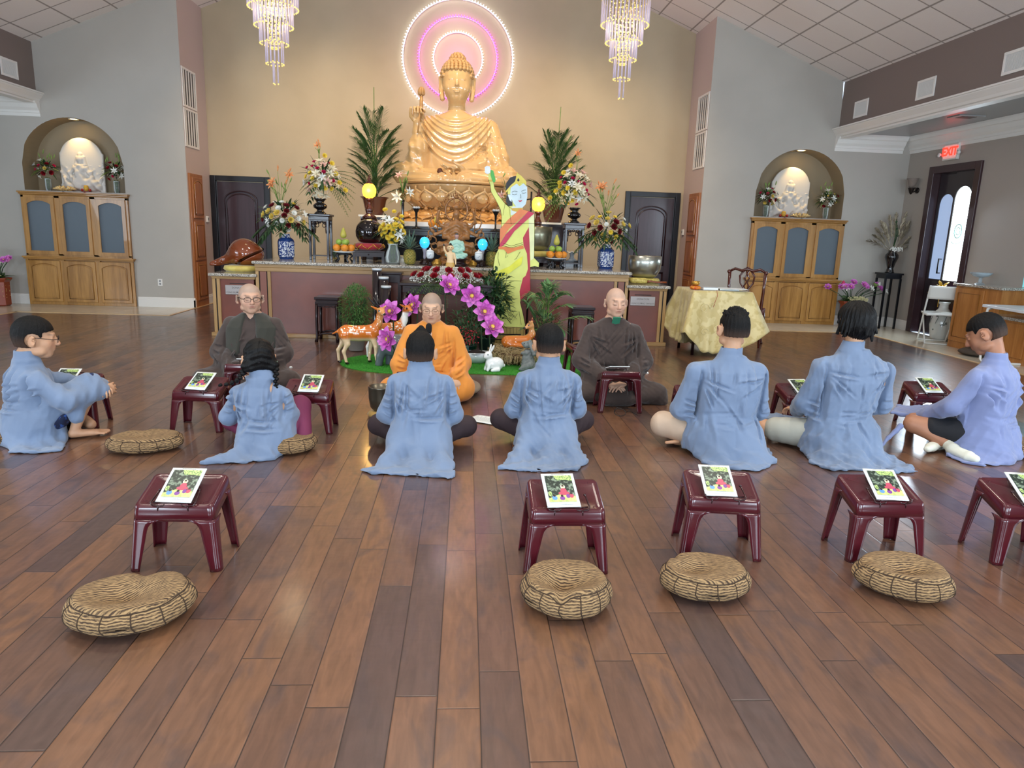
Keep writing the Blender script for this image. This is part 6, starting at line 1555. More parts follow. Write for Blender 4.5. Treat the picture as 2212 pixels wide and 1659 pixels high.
# chandeliers
crys = mat('crystal_rod','d9cfe6',rough=.05,trans=.0,emit='d8cbe0',es=.05,alpha=.55);beadm = mat('crystal_bead','ecd489',rough=.05,emit='f3d66f',es=.5);goldp = mat('pale_gold','e8d79a',rough=.3,emit='f2e19a',es=.9)
def chandelier(label,x,y,zb):
 t = thing('chandelier',label,'chandelier',(x,y,zb),0,'spiral crystal chandeliers'); 
 tiers = [(.035,.0,.32,3),(.11,.30,.32,14),(.175,.60,.32,22),(.24,.86,.34,30),(.31,1.13,.36,38)]
 for r,z,h,n in tiers:
  b = MB()
  for i in range(n): a = 2*PI*i/n;b.bar((r*math.cos(a),r*math.sin(a),z*.8),(r*math.cos(a),r*math.sin(a),(z+h)*.8),.0095,n=5)
  b.build('rod_tier',crys,t)
  b = MB()
  for i in range(n):
   a = 2*PI*i/n;b.ball((r*math.cos(a),r*math.sin(a),z*.8-.008),.011,6,4);b.ball((r*math.cos(a),r*math.sin(a),(z+h)*.8+.006),.010,6,4)
  b.build('bead_ring',beadm,t)
 rg = random.Random(4);b = MB()
 for k in range(16):
  a0 = 2*PI*k/16
  for j in range(19): z = .42+j*.062;r = .05+.21*min(1,j/14)*(.6+.4*math.sin(j*.9+k));b.ball((r*math.cos(a0+j*.09),r*math.sin(a0+j*.09),z),.0095,6,4)
 for rr,z in ((.30,1.32),(.24,1.40),(.17,1.48)):
  for i in range(34): a = 2*PI*i/34;b.ball((rr*math.cos(a),rr*math.sin(a),z),.011,6,4)
 b.build('bead_strings',beadm,t)
 b = MB();zt = zc(x)-zb-.12
 for r,n in ((.31,26),(.24,20),(.175,14),(.11,8)):
  for i in range(n): a = 2*PI*i/n;b.bar((r*math.cos(a),r*math.sin(a),1.0),(r*math.cos(a),r*math.sin(a),zt),.0018,n=3)
 b.build('hanging_wires',mat('gold_wire','b59b6a',rough=.4),t)
 b = MB();b.lathe([(0,zt),(.38,zt),(.38,zt+.06),(0,zt+.06)],36);b.build('ceiling_plate',mat('dark_mirror_plate','4a3a34',rough=.2,metal=.5),t)
 light('POINT','chandelier_light',(x,y,zb+.9),8,(1,.85,.55),.2)
chandelier('left spiral crystal chandelier hanging before the altar wall',-2.51,10.0,3.28)
chandelier('right spiral crystal chandelier hanging before the altar wall',2.02,10.0,3.30)
# LED halo on the wall
t = thing('led_halo','three concentric LED rings, white and magenta, on the wall behind the statue','light',(-.22,YB-.04,4.56))
for nm,r,n,c,es in (('outer_ring',1.0,118,'f0f2ff',4),('middle_ring',.71,88,'e838f0',5),('inner_ring',.445,60,'fff3e8',3)):
 m = mat('led_'+nm,c,emit=c,es=es);b = MB()
 for i in range(n):
  a = 2*PI*i/n;q = (r*math.cos(a),0,r*math.sin(a));rd = Vector((math.cos(a),0,math.sin(a)))
  s = .017 if nm != 'middle_ring' else .016
  b.lathe([(0,0),(s*.9,s*.2),(s,s*.8),(s*.45,s*1.5),(0,s*2.6)],6,T=Taim(Vector(q)-rd*s*.6,rd))
 b.build(nm,m,t)
 b = MB();b.tube([(r*math.cos(a),.022,r*math.sin(a)) for a in np.linspace(0,2*PI,97)[:-1]],.012,5,closed=True);b.build('strip_'+nm,mat('strip_white','d5cfd2',rough=.5),t)
light('POINT','halo_light_magenta',(-.22,13.6,4.5),9,(1,.25,.95),.3)
light('POINT','halo_light_white',(-.22,13.5,5.2),5,(.95,.92,1),.3)
# ------------------------------------------------------------------ the great seated statue
gil = mat('gilded_porcelain','d9b27c',rough=.13,coat=.9,coatr=.05,var=.06,vscale=1.5,sub=0)
gilo = mat('gilded_orange','d69f5c',rough=.14,coat=.9,coatr=.05)
t = thing('buddha_statue','huge glossy cream-gold seated Buddha statue holding up a lotus bud','statue',(-.2,12.35,1.606))
# lotus throne (base z=0 is marble top)
def petal_ring(b,r0,z0,r1,z1,n,w,h,flip=1,off=0,th=.03):
 for i in range(n):
  a = 2*PI*(i+off)/n
  def fn(u,v,a=a):
   uu = (u-.5)*2;vv = v;wd = w*math.sin(min(1,vv*1.15+.12)*PI)**.6*(1-.15*vv);r = r0+(r1-r0)*math.sin(vv*PI/2)**1.2+.05*math.sin(vv*PI)*(1-uu*uu);z = z0+(z1-z0)*vv
   an = a+uu*wd/max(r,.2);rr = r*(1-.02*uu*uu)
   return (rr*math.cos(an),rr*math.sin(an),z)
  b.grid(fn,10,10)
  def ridge(s_,k,a=a):
   P = []
   for q in np.linspace(.08,.97,12):
    uu = s_*k;wd = w*math.sin(min(1,q*1.15+.12)*PI)**.6*(1-.15*q);r = r0+(r1-r0)*math.sin(q*PI/2)**1.2+.05*math.sin(q*PI)*(1-uu*uu)+.012;an = a+uu*wd/max(r,.2);P.append((r*math.cos(an),r*math.sin(an),z0+(z1-z0)*q))
   return P
  L_ = ridge(-1,.72);R_ = ridge(1,.72);b.tube(L_+R_[::-1],.017,6)
  rc,zc_ = r0+(r1-r0)*.62+.055,z0+(z1-z0)*.5;b.ball((0,0,0),(.05,w*.42,h*.26),12,8,T=Matrix.Rotation(a,4,'Z') @ Matrix.Translation((rc,0,zc_)))
b = MB();petal_ring(b,.66,.22,.92,.56,12,.25,.34);petal_ring(b,.62,.24,.86,.57,12,.25,.34,off=.5)
b.lathe([(.62,.20),(.68,.30),(.80,.50),(.83,.565),(.84,.59),(.80,.60),(0,.60)],60);b.build('lotus_upper_petals',gil,t)
b = MB();petal_ring(b,.68,.20,.98,.02,12,.27,.2);petal_ring(b,.66,.21,.94,.03,12,.27,.2,off=.5);b.lathe([(1.0,0),(1.0,.02),(.8,.10),(.66,.20),(.64,.22)],60)
for i in range(22): a = 2*PI*i/22;b.ball((.70*math.cos(a),.70*math.sin(a),.215),.035,8,6);b.tube([(.70*math.cos(a+q*.1),.70*math.sin(a+q*.1),.235+.015*math.sin(q*2)) for q in np.linspace(0,2,6)],.01,4)
b.build('lotus_lower_petals',gilo,t)
b = MB();b.lathe([(0,.60),(.86,.60),(.88,.615),(.88,.63),(.84,.64),(0,.64)],64,T=Matrix.Scale(1.02,4));b.build('seat_disc',gil,t)
def build_buddha():
 h = .014;Z0 = .62
 S = SDF((-1.15,-.95,Z0-.03),(1.15,.65,2.88),h)
 z = lambda v: v-1.606
 # crossed legs
 for s in (-1,1):
  S.cap((s*.28,.1,z(2.36)),(s*.86,-.28,z(2.37)),.22,.145,k=.12);S.cap((s*.86,-.30,z(2.36)),(s*.15,-.55,z(2.31)),.145,.10,k=.10)
 S.ell((0,-.42,z(2.27)),(.75,.33,.10),k=.12);S.ell((0,-.60,z(2.27)),(.52,.22,.085),k=.1)
 # torso
 S.loft([(z(2.24),0,.05,.52,.40),(z(2.5),0,.05,.50,.36),(z(2.8),0,.05,.50,.33),(z(3.05),0,.04,.57,.30),(z(3.22),0,.05,.56,.25),(z(3.31),0,.05,.42,.20),(z(3.38),0,.04,.18,.16)],k=.1,p=2.2)
 S.cap((0,.03,z(3.3)),(0,.0,z(3.56)),.155,.14,k=.06)
 # arms: viewer-left (x<0) raised hand, right arm resting in lap
 S.cap((-.53,.05,z(3.13)),(-.62,-.06,z(2.68)),.17,.165,k=.1);S.cap((-.62,-.08,z(2.66)),(-.60,-.30,z(3.16)),.155,.085,k=.08);S.cap((-.60,-.28,z(2.80)),(-.66,-.12,z(2.38)),.15,.20,k=.12)
 S.cap((.53,.05,z(3.13)),(.70,-.02,z(2.68)),.17,.17,k=.1);S.cap((.68,-.04,z(2.64)),(.16,-.46,z(2.46)),.165,.085,k=.1);S.cap((.66,-.05,z(2.62)),(.72,-.1,z(2.36)),.16,.18,k=.12)
 # head
 hc = (0,-.02,z(3.84));s_ = 1.0
 S.ell((0,.02,z(3.93)),(.245,.26,.25),k=.03);S.ell((0,-.06,z(3.77)),(.222,.205,.235),k=.08);S.ell((0,-.07,z(3.66)),(.165,.15,.12),k=.06);S.ell((0,-.12,z(3.58)),(.10,.09,.07),k=.08)
 for s in (-1,1):
  S.ell((s*.11,-.15,z(3.72)),(.09,.08,.09),k=.06);S.ell((s*.085,-.215,z(3.845)),(.055,.04,.026),k=.012)
  S.cap((s*.03,-.235,z(3.905)),(s*.14,-.20,z(3.915)),.012,k=.015)
  S.cap((s*.262,.0,z(3.90)),(s*.262,-.01,z(3.72)),.042,.036,k=.03);S.cap((s*.262,-.01,z(3.72)),(s*.236,-.03,z(3.58)),.034,.042,k=.02);S.cap((s*.285,-.04,z(3.88)),(s*.285,-.04,z(3.74)),.018,k=.008,cut=True)
  S.cap((s*.03,-.262,z(3.752)),(s*.032,-.25,z(3.752)),.015,k=.01)
 S.cap((0,-.235,z(3.89)),(0,-.285,z(3.762)),.018,.026,k=.02);S.cap((-.045,-.252,z(3.682)),(.045,-.252,z(3.682)),.013,k=.01);S.cap((-.026,-.25,z(3.655)),(.026,-.25,z(3.655)),.017,k=.01)
 S.disp(lambda x,y,zz: .012*np.exp(-((np.abs(x)-.085)/.05)**4-((zz-z(3.838))/.006)**2)*(y < -.15)*(zz > z(3.7)))
 w = V3(-.60,-.30,z(3.14));S.cap(w-V3(0,0,.1),w+V3(0,-.01,.04),.085,.06,k=.03);hand(S,w,(.02,-.12,1),(0.15,-1,-.1),(1.0,1.3,.7),2.5,-1,k=.015)
 S.cap((.30,-.42,z(2.47)),(.16,-.48,z(2.455)),.08,.06,k=.03);hand(S,V3(.16,-.50,z(2.45)),(-1,-.15,0),(0,.1,1),(.12,.15,.12),2.5,-1,k=.012)
 def drape(x,y,zz):
  Zw = zz+1.606;front = (y < .15)
  d = 0*x
  # U-shaped catenary folds across the chest
  for i,zb in enumerate((3.22,3.14,3.05,2.95,2.84,2.72,2.58)):
   c = zb+.95*(x+.02)**2*(1.15+.06*i)-.06*i*0;wd = (np.abs(x) < .56)&(Zw > 2.45)&(Zw < 3.36);d = d-.020*np.exp(-((Zw-c)/.020)**2)*wd*front+.012*np.exp(-((Zw-c+.04)/.022)**2)*wd*front
  # hanging stole on the right shoulder
  st = np.exp(-((x-.30)/.012)**2)+np.exp(-((x-.36)/.010)**2)*.7+np.exp(-((x-.50)/.014)**2);d = d-.018*st*front*(Zw > 2.62)*(Zw < 3.33)*(y < 0)
  d = d-.03*((x > .37)&(x < .49)&(Zw > 2.85)&(Zw < 3.32)&(y < 0))
  for k in range(4): d = d-.02*np.exp(-((Zw-2.82+.045*k-.25*(x-.43)*(-1)**k)/.012)**2)*((x > .36)&(x < .52)&(y < .0))
  # sleeve folds
  out = np.abs(x) > .5;d = d-.014*np.sin(x*40+Zw*9)*out*(Zw > 2.4)*(Zw < 3.0)*(y < .25)*.8-.008*np.sin(Zw*38+x*14)*out*(Zw < 2.9)*(Zw > 2.45)
  # leg folds
  low = Zw < 2.45;d = d-.014*np.sin(np.arctan2(y+.9,x)*16+np.abs(x)*6)*low*sstep(-.15,-.4,y)-.008*np.sin(Zw*60+x*5)*low*(np.abs(x) > .25)
  # neck rings
  d = d+.008*(np.exp(-((Zw-3.46)/.008)**2)+np.exp(-((Zw-3.40)/.008)**2))*(np.abs(x) < .2)
  return d
 S.disp(drape);S.floor(Z0-.015)
 S.build('seated_body',gil,t,it=1)
 # snail-shell curls
 b = MB();rows = 9
 for j in range(rows):
  ph = R(8+j*10.5);n = max(5,int(24*math.sin(max(ph,.15))+1))
  for i in range(n):
   a = 2*PI*(i+.5*(j % 2))/n;x = .252*math.sin(ph)*math.cos(a);y = .02+.268*math.sin(ph)*math.sin(a);zz = z(3.93)+.262*math.cos(ph)
   if zz < (z(3.975) if y < -.12 else z(3.86) if y < .02 else z(3.72)): continue
   b.ball((x,y,zz),.036,8,6)
 for j in range(5):
  ph = R(5+j*19);n = max(1,int(13*math.sin(ph)+1))
  for i in range(n): a = 2*PI*(i+.5*(j % 2))/n;b.ball((.125*math.sin(ph)*math.cos(a),.03+.125*math.sin(ph)*math.sin(a),z(4.15)+.13*math.cos(ph)),.033,8,6)
 b.ball((0,.03,z(4.13)),.115,14,10);b.build('curls',mat('gilded_curls','c59d68',rough=.2,coat=.6),t)
 b = MB();w_ = Vector((-.555,-.36,z(3.42)));b.tube([w_+Vector((-.02,0,-.30)),w_,w_+Vector((0,0,.13))],[.02,.03,.028],8);b.tube([w_+Vector((-.01,-.05,-.05)),w_+Vector((-.03,-.06,-.25)),w_+Vector((-.05,-.06,-.44))],.012,6)
 for i in range(6): a = i*PI/3;b.ball((0,0,0),(.035,.02,.07),8,8,T=Matrix.Translation(w_+Vector((0,0,.20))) @ Matrix.Rotation(a,4,'Z') @ Matrix.Translation((.022,0,0)) @ Matrix.Rotation(R(-12),4,'Y'))
 b.build('lotus_bud',mat('bud_gold','b98e5c',rough=.3),t)
build_buddha()
# ------------------------------------------------------------------ smaller statues on the altar
woodst = mat('carved_boxwood','9c6a3c',rough=.35,coat=.3,var=.2,vscale=30,bump=.3,bscale=70)
def seated(S,o,s,head=1.0,arms=True):
 """small generic meditating figure, total height about 1*s, base at o"""
 P = lambda x,y,z: (o[0]+x*s,o[1]+y*s,o[2]+z*s)
 for q in (-1,1): S.cap(P(q*.14,.02,.12),P(q*.38,-.14,.09),.11*s,.075*s,k=.05*s);S.cap(P(q*.38,-.14,.09),P(-q*.05,-.24,.07),.075*s,.055*s,k=.05*s)
 S.loft([(o[2]+.05*s,o[0],o[1],.24*s,.17*s),(o[2]+.35*s,o[0],o[1],.19*s,.14*s),(o[2]+.58*s,o[0],o[1],.24*s,.13*s),(o[2]+.68*s,o[0],o[1],.12*s,.08*s)],k=.05*s)
 if arms:
  for q in (-1,1): S.cap(P(q*.22,0,.58),P(q*.27,-.04,.32),.075*s,.075*s,k=.04*s);S.cap(P(q*.27,-.05,.30),P(q*.04,-.2,.22),.07*s,.05*s,k=.03*s)
 S.cap(P(0,0,.66),P(0,-.01,.74),.055*s,k=.02*s);S.ell(P(0,-.01,.83),(.085*s*head,.09*s*head,.115*s*head),k=.02*s)
t = thing('guardian_statue','carved boxwood seated deity with wheel aureole and ribbons, altar centre','statue',(-.15,10.30,1.013))
S = SDF((-.42,-.25,-.01),(.42,.22,1.02),.0075)
S.loft([(0,0,0,.30,.17),(.04,0,0,.30,.17),(.06,0,0,.24,.14),(.12,0,0,.22,.13),(.16,0,0,.30,.17),(.20,0,0,.31,.18),(.24,0,0,.26,.15)],k=.02)
seated(S,(0,-.01,.22),.58)
for q in (-1,1): S.cap((q*.16,0,.50),(q*.27,-.02,.60),.03,.022,k=.02);S.cap((q*.27,-.02,.60),(q*.24,-.05,.74),.022,.018,k=.01);S.cap((q*.15,0,.48),(q*.30,-.03,.42),.03,.022,k=.02);S.cap((q*.30,-.03,.42),(q*.36,-.06,.50),.022,.018,k=.01)
S.ell((0,-.01,.80),(.055,.06,.05),k=.01)
S.disp(lambda x,y,z: -.006*np.sin(z*70+np.abs(x)*40)*(z < .6)-.004*np.sin(x*120)*(z < .25));S.build('seated_body',woodst,t)
b = MB()
b.tube([(.155*math.cos(a),.05,.76+.165*math.sin(a)) for a in np.linspace(0,2*PI,40)[:-1]],.014,6,closed=True)
for k in range(8): a = k*PI/4+.3;b.bar((.04*math.cos(a),.05,.76+.04*math.sin(a)),(.155*math.cos(a),.05,.76+.165*math.sin(a)),.010)
for k in range(34):
 a = R(-60)+R(300)*k/33;r = .185+.02*math.sin(k*2.3);q = Vector((r*math.cos(a),.055,.76+1.08*r*math.sin(a)));b.tube([q,q+Vector((.025*math.cos(a),0,.03+.02*math.sin(a)))],[.014,.003],5)
b.build('flame_aureole',woodst,t)
b = MB()
for q in (-1,1):
 for cx,cz,r in ((.33,.33,.055),(.30,.25,.045),(.35,.43,.04),(.38,.36,.03)): b.tube([(q*(cx+r*math.cos(a)),-.03+.01*math.sin(2*a),cz+r*math.sin(a)) for a in np.linspace(0,2*PI,18)[:-1]],.011,5,closed=True)
 b.tube([(q*.2,0,.62),(q*.28,-.02,.70),(q*.32,-.02,.66),(q*.36,-.02,.76)],[.012,.012,.01,.004],5);b.tube([(q*.25,-.03,.48),(q*.33,-.03,.52),(q*.36,-.03,.60),(q*.33,-.03,.66)],.010,5);b.bar((q*.26,-.05,.45),(q*.27,-.05,.85),.007)
b.build('ribbons',woodst,t)
b = MB();b.ball((0,.03,.965),.022,8,6);b.ball((0,.03,.935),(.035,.03,.02),8,6);b.build('crown_figure',woodst,t)
for q in (-1,1): b = MB();b.lathe([(0,0),(.07,0),(.075,.03),(.05,.05),(.06,.075),(0,.08)],16,T=Tr((q*.26,-.16,0)));b.build('foot_lotus',mat('brass','c39543',rough=.3,metal=.7),t)
# jade seated figure
t = thing('jade_statue','small pale jade-green seated monk figure before the carved deity','statue',(-.135,9.98,1.115))
S = SDF((-.16,-.16,-.005),(.16,.12,.40),.005);seated(S,(0,0,.02),.34,1.05);S.loft([(0,0,-.03,.125,.085),(.03,0,-.03,.12,.08)],k=.02);S.disp(lambda x,y,z: -.003*np.sin(z*150+np.abs(x)*90)*(z < .25))
def jc(x,y,z):
 c = np.tile(np.array(lin('a9d3c1')),(len(x),1));c = lerpc(c,np.array(lin('b98f86')),sstep(.255,.262,z));return lerpc(c,np.array(lin('2c3c48')),sstep(.318,.322,z+.3*np.maximum(0,y)))
S.build('body',mat('jade_glaze','a9d3c1',rough=.25,attr=True,coat=.4),t,color=jc)
t = thing('statue_stand','dark carved wooden stand under the jade figure','stand',(-.135,9.98,1.013));b = MB();b.lathe([(.16,0),(.17,.02),(.13,.04),(.13,.075),(.16,.09),(.16,.10),(0,.10)],8);b.build('stand_body',rose_w,t)
# standing child Buddha on pink lotus
t = thing('child_statue','small standing child Buddha pointing upward, on a pink lotus in the roses','statue',(-.2,9.13,.89))
S = SDF((-.12,-.08,.02),(.12,.08,.48),.004)
for q in (-1,1): S.cap((q*.027,0,.17),(q*.028,0,.06),.026,.018,k=.012);S.cap((q*.028,-.005,.055),(q*.03,-.035,.05),.014,.012,k=.01)
S.loft([(.14,0,0,.052,.036),(.20,0,0,.05,.036),(.24,0,0,.042,.03),(.31,0,0,.05,.03),(.335,0,0,.03,.022)],k=.02)
S.cap((0,0,.33),(0,0,.35),.018,k=.01);S.ell((0,-.002,.39),(.037,.038,.042),k=.01);S.ell((0,0,.435),(.014,.014,.012),k=.01)
S.cap((-.048,0,.315),(-.075,-.01,.36),.015,.013,k=.01);S.cap((-.075,-.01,.36),(-.085,-.01,.43),.013,.008,k=.005);S.cap((.048,0,.315),(.065,0,.24),.015,.013,k=.01);S.cap((.065,0,.24),(.07,-.01,.185),.012,.008,k=.005)
for q in (-1,1): S.ell((q*.038,0,.385),(.006,.01,.018),k=.004)
def cc(x,y,z):
 c = np.tile(np.array(lin('e2c193')),(len(x),1));c = lerpc(c,np.array(lin('c79b4e')),((z > .135)&(z < .205)).astype(float)*(np.abs(x) < .056));f = (y < -.025)
 c = lerpc(c,np.array(lin('1c1716')),((z > .405+.35*np.minimum(0,-(y+.0))*0)&((y > -.02)|(z > .416))).astype(float))
 c = lerpc(c,np.array(lin('2a1c18')),(f&(np.abs(np.abs(x)-.014) < .007)&(np.abs(z-.392) < .0035)).astype(float));return lerpc(c,np.array(lin('b5403a')),(f&(np.abs(x) < .008)&(np.abs(z-.370) < .003)).astype(float))
S.build('body',mat('painted_figure','e2c193',rough=.35,attr=True),t,color=cc)
b = MB();petal_ring(b,.045,.0,.075,.03,9,.03,.03);petal_ring(b,.04,.018,.062,.048,9,.028,.03,off=.5);b.lathe([(.05,0),(.055,.03),(.05,.045),(0,.047)],18);b.build('pink_lotus',mat('pink_glaze','d68fc0',rough=.3),t)
# reclining figure on the throne edge
t = thing('reclining_statue','small dark wood reclining figure on the rim of the lotus throne','statue',(-.2,11.70,2.252))
S = SDF((-.40,-.1,-.01),(.42,.1,.24),.006)
S.cap((-.16,0,.06),(.1,0,.055),.07,.06,k=.04);S.cap((.1,0,.055),(.36,0,.03),.055,.02,k=.03);S.ell((-.24,-.01,.145),(.045,.045,.05),k=.01);S.cap((-.2,0,.10),(-.17,0,.07),.035,.06,k=.03);S.cap((-.25,-.03,.03),(-.26,-.03,.10),.025,.02,k=.01);S.cap((-.34,0,.012),(.38,0,.012),.025,.02,k=.02);S.cap((-.1,-.05,.09),(.06,-.05,.06),.025,.02,k=.01)
S.disp(lambda x,y,z: -.005*np.sin(x*60+z*60)*(x > -.18)-.003*np.sin(x*150)*np.sin(z*150)*(x < -.18));S.floor(.0);S.build('body',mat('dark_carved_wood','5a3320',rough=.35,coat=.2),t)
# crystal lotus lamps, lidded cups, candlesticks
def crystal(label,x,y,z):
 t = thing('crystal_lamp',label,'lamp',(x,y,z),0,'blue crystal ball lamps')
 b = MB();b.lathe([(0,0),(.07,0),(.075,.02),(.05,.04),(.06,.07),(0,.075)],6);b.build('wooden_base',rose_w,t)
 b = MB();b.lathe([(.012,.07),(.02,.1),(.018,.16),(.03,.2),(.034,.22)],12);b.build('glass_stem',mat('clear_stem','a9a6b8',rough=.1,coat=.5),t)
 b = MB();b.lathe([(.02,.215),(.055,.245),(.072,.29),(.066,.335),(.04,.37),(0,.38)],20);b.build('blue_ball',mat('blue_crystal','2fa5dd',rough=.08,emit='2aa9ee',es=.9,coat=1),t)
 b = MB();b.ball((0,-.045,.29),(.03,.015,.035),10,8);b.ball((0,-.06,.30),(.012,.012,.014),8,6);b.build('inner_flower',mat('blue_white','b9ecf6',emit='b9ecf6',es=.9),t)
crystal('left blue crystal ball lamp between pineapple and carved deity',-.58,10.1,1.013);crystal('right blue crystal ball lamp right of the carved deity',.225,10.1,1.013)
def cup(label,x,y):
 t = thing('lidded_cup',label,'cup',(x,y,1.105),0,'white lidded porcelain cups');b = MB();b.lathe([(0,0),(.035,0),(.052,.02),(.055,.07),(.054,.09)],24);b.build('cup_body',mat('white_porcelain','dfe6ea',rough=.15,coat=.6),t)
 b = MB();b.lathe([(.056,.09),(.05,.105),(.02,.122),(.008,.128),(.012,.14),(0,.145)],24);b.build('lid',mat('white_porcelain','dfe6ea'),t)
 b = MB();b.smooth = False
 for k in range(4): b.tube([(.0545*math.sin(a+k*1.57),-.0545*math.cos(a+k*1.57),.045+.014*math.sin(a*9)) for a in np.linspace(-.3,.3,7)],.002,4)
 b.build('painted_swirl',mat('grey_blue_paint','6d7f92'),t)
 t = thing('cup_stand','tiny dark stand under the '+label.replace('white lidded porcelain ',''),'stand',(x,y,1.013),0,'cup stands');b = MB();b.lathe([(.035,0),(.04,.01),(.02,.03),(.025,.06),(.07,.08),(.072,.092),(0,.092)],16);b.build('stand_body',rose_w,t)
cup('white lidded porcelain cup left of the carved deity',-.49,9.85);cup('white lidded porcelain cup right of the carved deity',.17,9.85)
def candle(label,x,y):
 t = thing('candlestick',label,'candlestick',(x,y,1.496),0,'black candlesticks with crystal rims');b = MB();b.lathe([(0,0),(.075,0),(.07,.012),(.02,.03),(.012,.06),(.014,.15),(.02,.24),(.05,.29),(.062,.30),(0,.30)],18);b.build('stem',blk,t)
 b = MB()
 for i in range(9): a = 2*PI*i/9;b.lathe([(.014,0),(.02,.02),(0,.035)],6,T=Tr((.04*math.cos(a),.04*math.sin(a),.30)))
 b.build('crystal_rim',mat('crystal_clear','cfd3d6',rough=.1),t)
candle('black candlestick left of the carved deity',-.77,11.17);candle('black candlestick between the carved deity and painted lady',.44,11.17)
# ------------------------------------------------------------------ plants and flowers
def leafmat(n,c,c2,rough=.45): return mat(n,c,rough=rough,col2=c2,vscale=12)
g_dark = leafmat('leaf_dark','1f3a22','35552f');g_mid = leafmat('leaf_mid','3c5d2c','5f8040');g_lite = leafmat('leaf_light','6c8a3f','93ad5a');g_palm = leafmat('palm_green','38552d','587542');g_fern = leafmat('fern_bush_green','3f6a35','57843f',.7)
f_red = mat('rose_red','9c1020',rough=.55,col2='6d0a16',vscale=40);f_dred = mat('dark_red_petals','6a0d18',rough=.6);f_yel = mat('yellow_petals','ecc92b',rough=.6,col2='f4de62',vscale=30);f_pyel = mat('pale_yellow_rose','e9d474',rough=.55,col2='d9bb4c',vscale=30)
f_white = mat('white_petals','eeeee6',rough=.6);f_cream = mat('cream_lily','efe5c8',rough=.55);f_pink = mat('hot_pink_petals','d4275c',rough=.6);f_lilyp = mat('pink_lily','e2a69a',rough=.55,col2='efd3c0',vscale=30);f_or = mat('orange_lily','e2874a',rough=.5,col2='eab07a',vscale=25)
f_lotus = mat('magenta_lotus','d45cc6',rough=.5,col2='e99ade',vscale=9);f_lw = mat('lotus_edge','f0b6e8',rough=.5);f_cen = mat('flower_centre_yellow','f0d860',rough=.6)
def petal(b,T,L_,W_,cup=.3,bend=.5,n=4,m=4,tip=1.0):
 """petal along local +Y curling up to +Z"""
 def fn(u,v):
  x = (u-.5)*W_*math.sin(min(1,v*.93+.07)*PI)**.75;a = bend*v;y = L_*math.sin(a)/bend;z = L_*(1-math.cos(a))/bend+cup*abs(u-.5)**2*W_*2*math.sin(v*PI)
  return (x,y,z)
 b.grid(fn,n,m,T)
def spiral(T,k,tilt,off=0): return T @ Matrix.Rotation(k,4,'Z') @ Matrix.Translation((0,off,0)) @ Matrix.Rotation(tilt,4,'X')
_fl = {}
def flower_mesh(kind):
 """one bloom facing local +Z, unit size about its real diameter in metres"""
 if kind in _fl: return _fl[kind]
 b = MB();I = Matrix.Identity(4);ms = None
 if kind in ('rose','yrose','pinkrose','darkrose'):
  for ring,(n,L_,t,o) in enumerate(((6,.034,.35,.008),(5,.030,.8,.006),(5,.024,1.12,.004),(3,.018,1.35,.001))):
   for i in range(n): petal(b,spiral(I,2*PI*i/n+ring*.6,t,o),L_,.036-.005*ring,.3,.55)
  ms = {'rose': f_red,'yrose': f_pyel,'pinkrose': f_pink,'darkrose': f_dred}[kind]
 elif kind in ('mum','wmum'):
  for ring,(n,L_,t) in enumerate(((20,.042,.05),(18,.038,.3),(14,.030,.6),(10,.02,.95))):
   for i in range(n): petal(b,spiral(I,2*PI*i/n+ring*.2,t,.003),L_,.010,.2,.5,2,3)
  ms = f_yel if kind == 'mum' else f_white
 elif kind == 'carn':
  rg = random.Random(3)
  for ring,(n,L_,t) in enumerate(((9,.03,.2),(8,.028,.6),(7,.024,1.0),(4,.018,1.3))):
   for i in range(n): petal(b,spiral(I,2*PI*i/n+ring*.4+rg.uniform(-.1,.1),t+rg.uniform(-.1,.1),.002),L_,.022,.9,.6,3,3)
  ms = f_pink
 elif kind in ('lily','olily','wlily','plily'):
  for i in range(6): petal(b,spiral(I,2*PI*i/6,1.0 if i % 2 else .85,.004),.085,.034 if i % 2 else .026,.5,-1.0,4,6)
  for i in range(6): T = spiral(I,2*PI*i/6+.5,1.25,.002);b.tube([T @ Vector((0,0,0)),T @ Vector((0,.045,0))],.0012,4);b.ball(T @ Vector((0,.046,0)),(.003,.005,.002),5,4)
  ms = {'lily': f_cream,'olily': f_or,'wlily': f_white,'plily': f_lilyp}[kind]
 elif kind == 'bud':
  b.lathe([(.003,0),(.008,.015),(.011,.04),(.008,.065),(0,.085)],6);ms = g_lite
 elif kind == 'obud':
  b.lathe([(.003,0),(.008,.015),(.012,.045),(.009,.07),(0,.095)],6);ms = f_or
 elif kind == 'lotus':
  b.cur = 0
  for ring,(n,L_,t) in enumerate(((7,.115,.12),(7,.10,.55),(5,.075,.95))):
   for i in range(n): petal(b,spiral(I,2*PI*i/n+ring*.45,t,.008),L_,.074-.010*ring,.7,.35,6,6)
  b.cur = 1;b.lathe([(.008,0),(.018,.03),(.02,.035),(0,.04)],10)
  for i in range(14): T = spiral(I,2*PI*i/14,1.0,.015);b.tube([T @ Vector((0,0,0)),T @ Vector((0,.03,0))],.003,4)
  ms = [f_lotus,f_cen]
 me_o = b.build(kind,ms);me = me_o.data;bpy.data.objects.remove(me_o);_fl[kind] = me;return me
FN = {'rose': 'red_rose','yrose': 'yellow_rose','pinkrose': 'pink_rose','darkrose': 'dark_red_rose','mum': 'yellow_chrysanthemum','wmum': 'white_chrysanthemum','carn': 'pink_carnation','lily': 'cream_lily','olily': 'orange_lily','wlily': 'white_lily','plily': 'pink_lily','bud': 'lily_bud','obud': 'orange_bud','lotus': 'lotus_bloom'}
def bloom(t,kind,loc,d,s=1.0,roll=0):
 o = bpy.data.objects.new(FN[kind],flower_mesh(kind));COL.objects.link(o);o.parent = t;o.matrix_local = Taim(loc,d,roll,s);return o
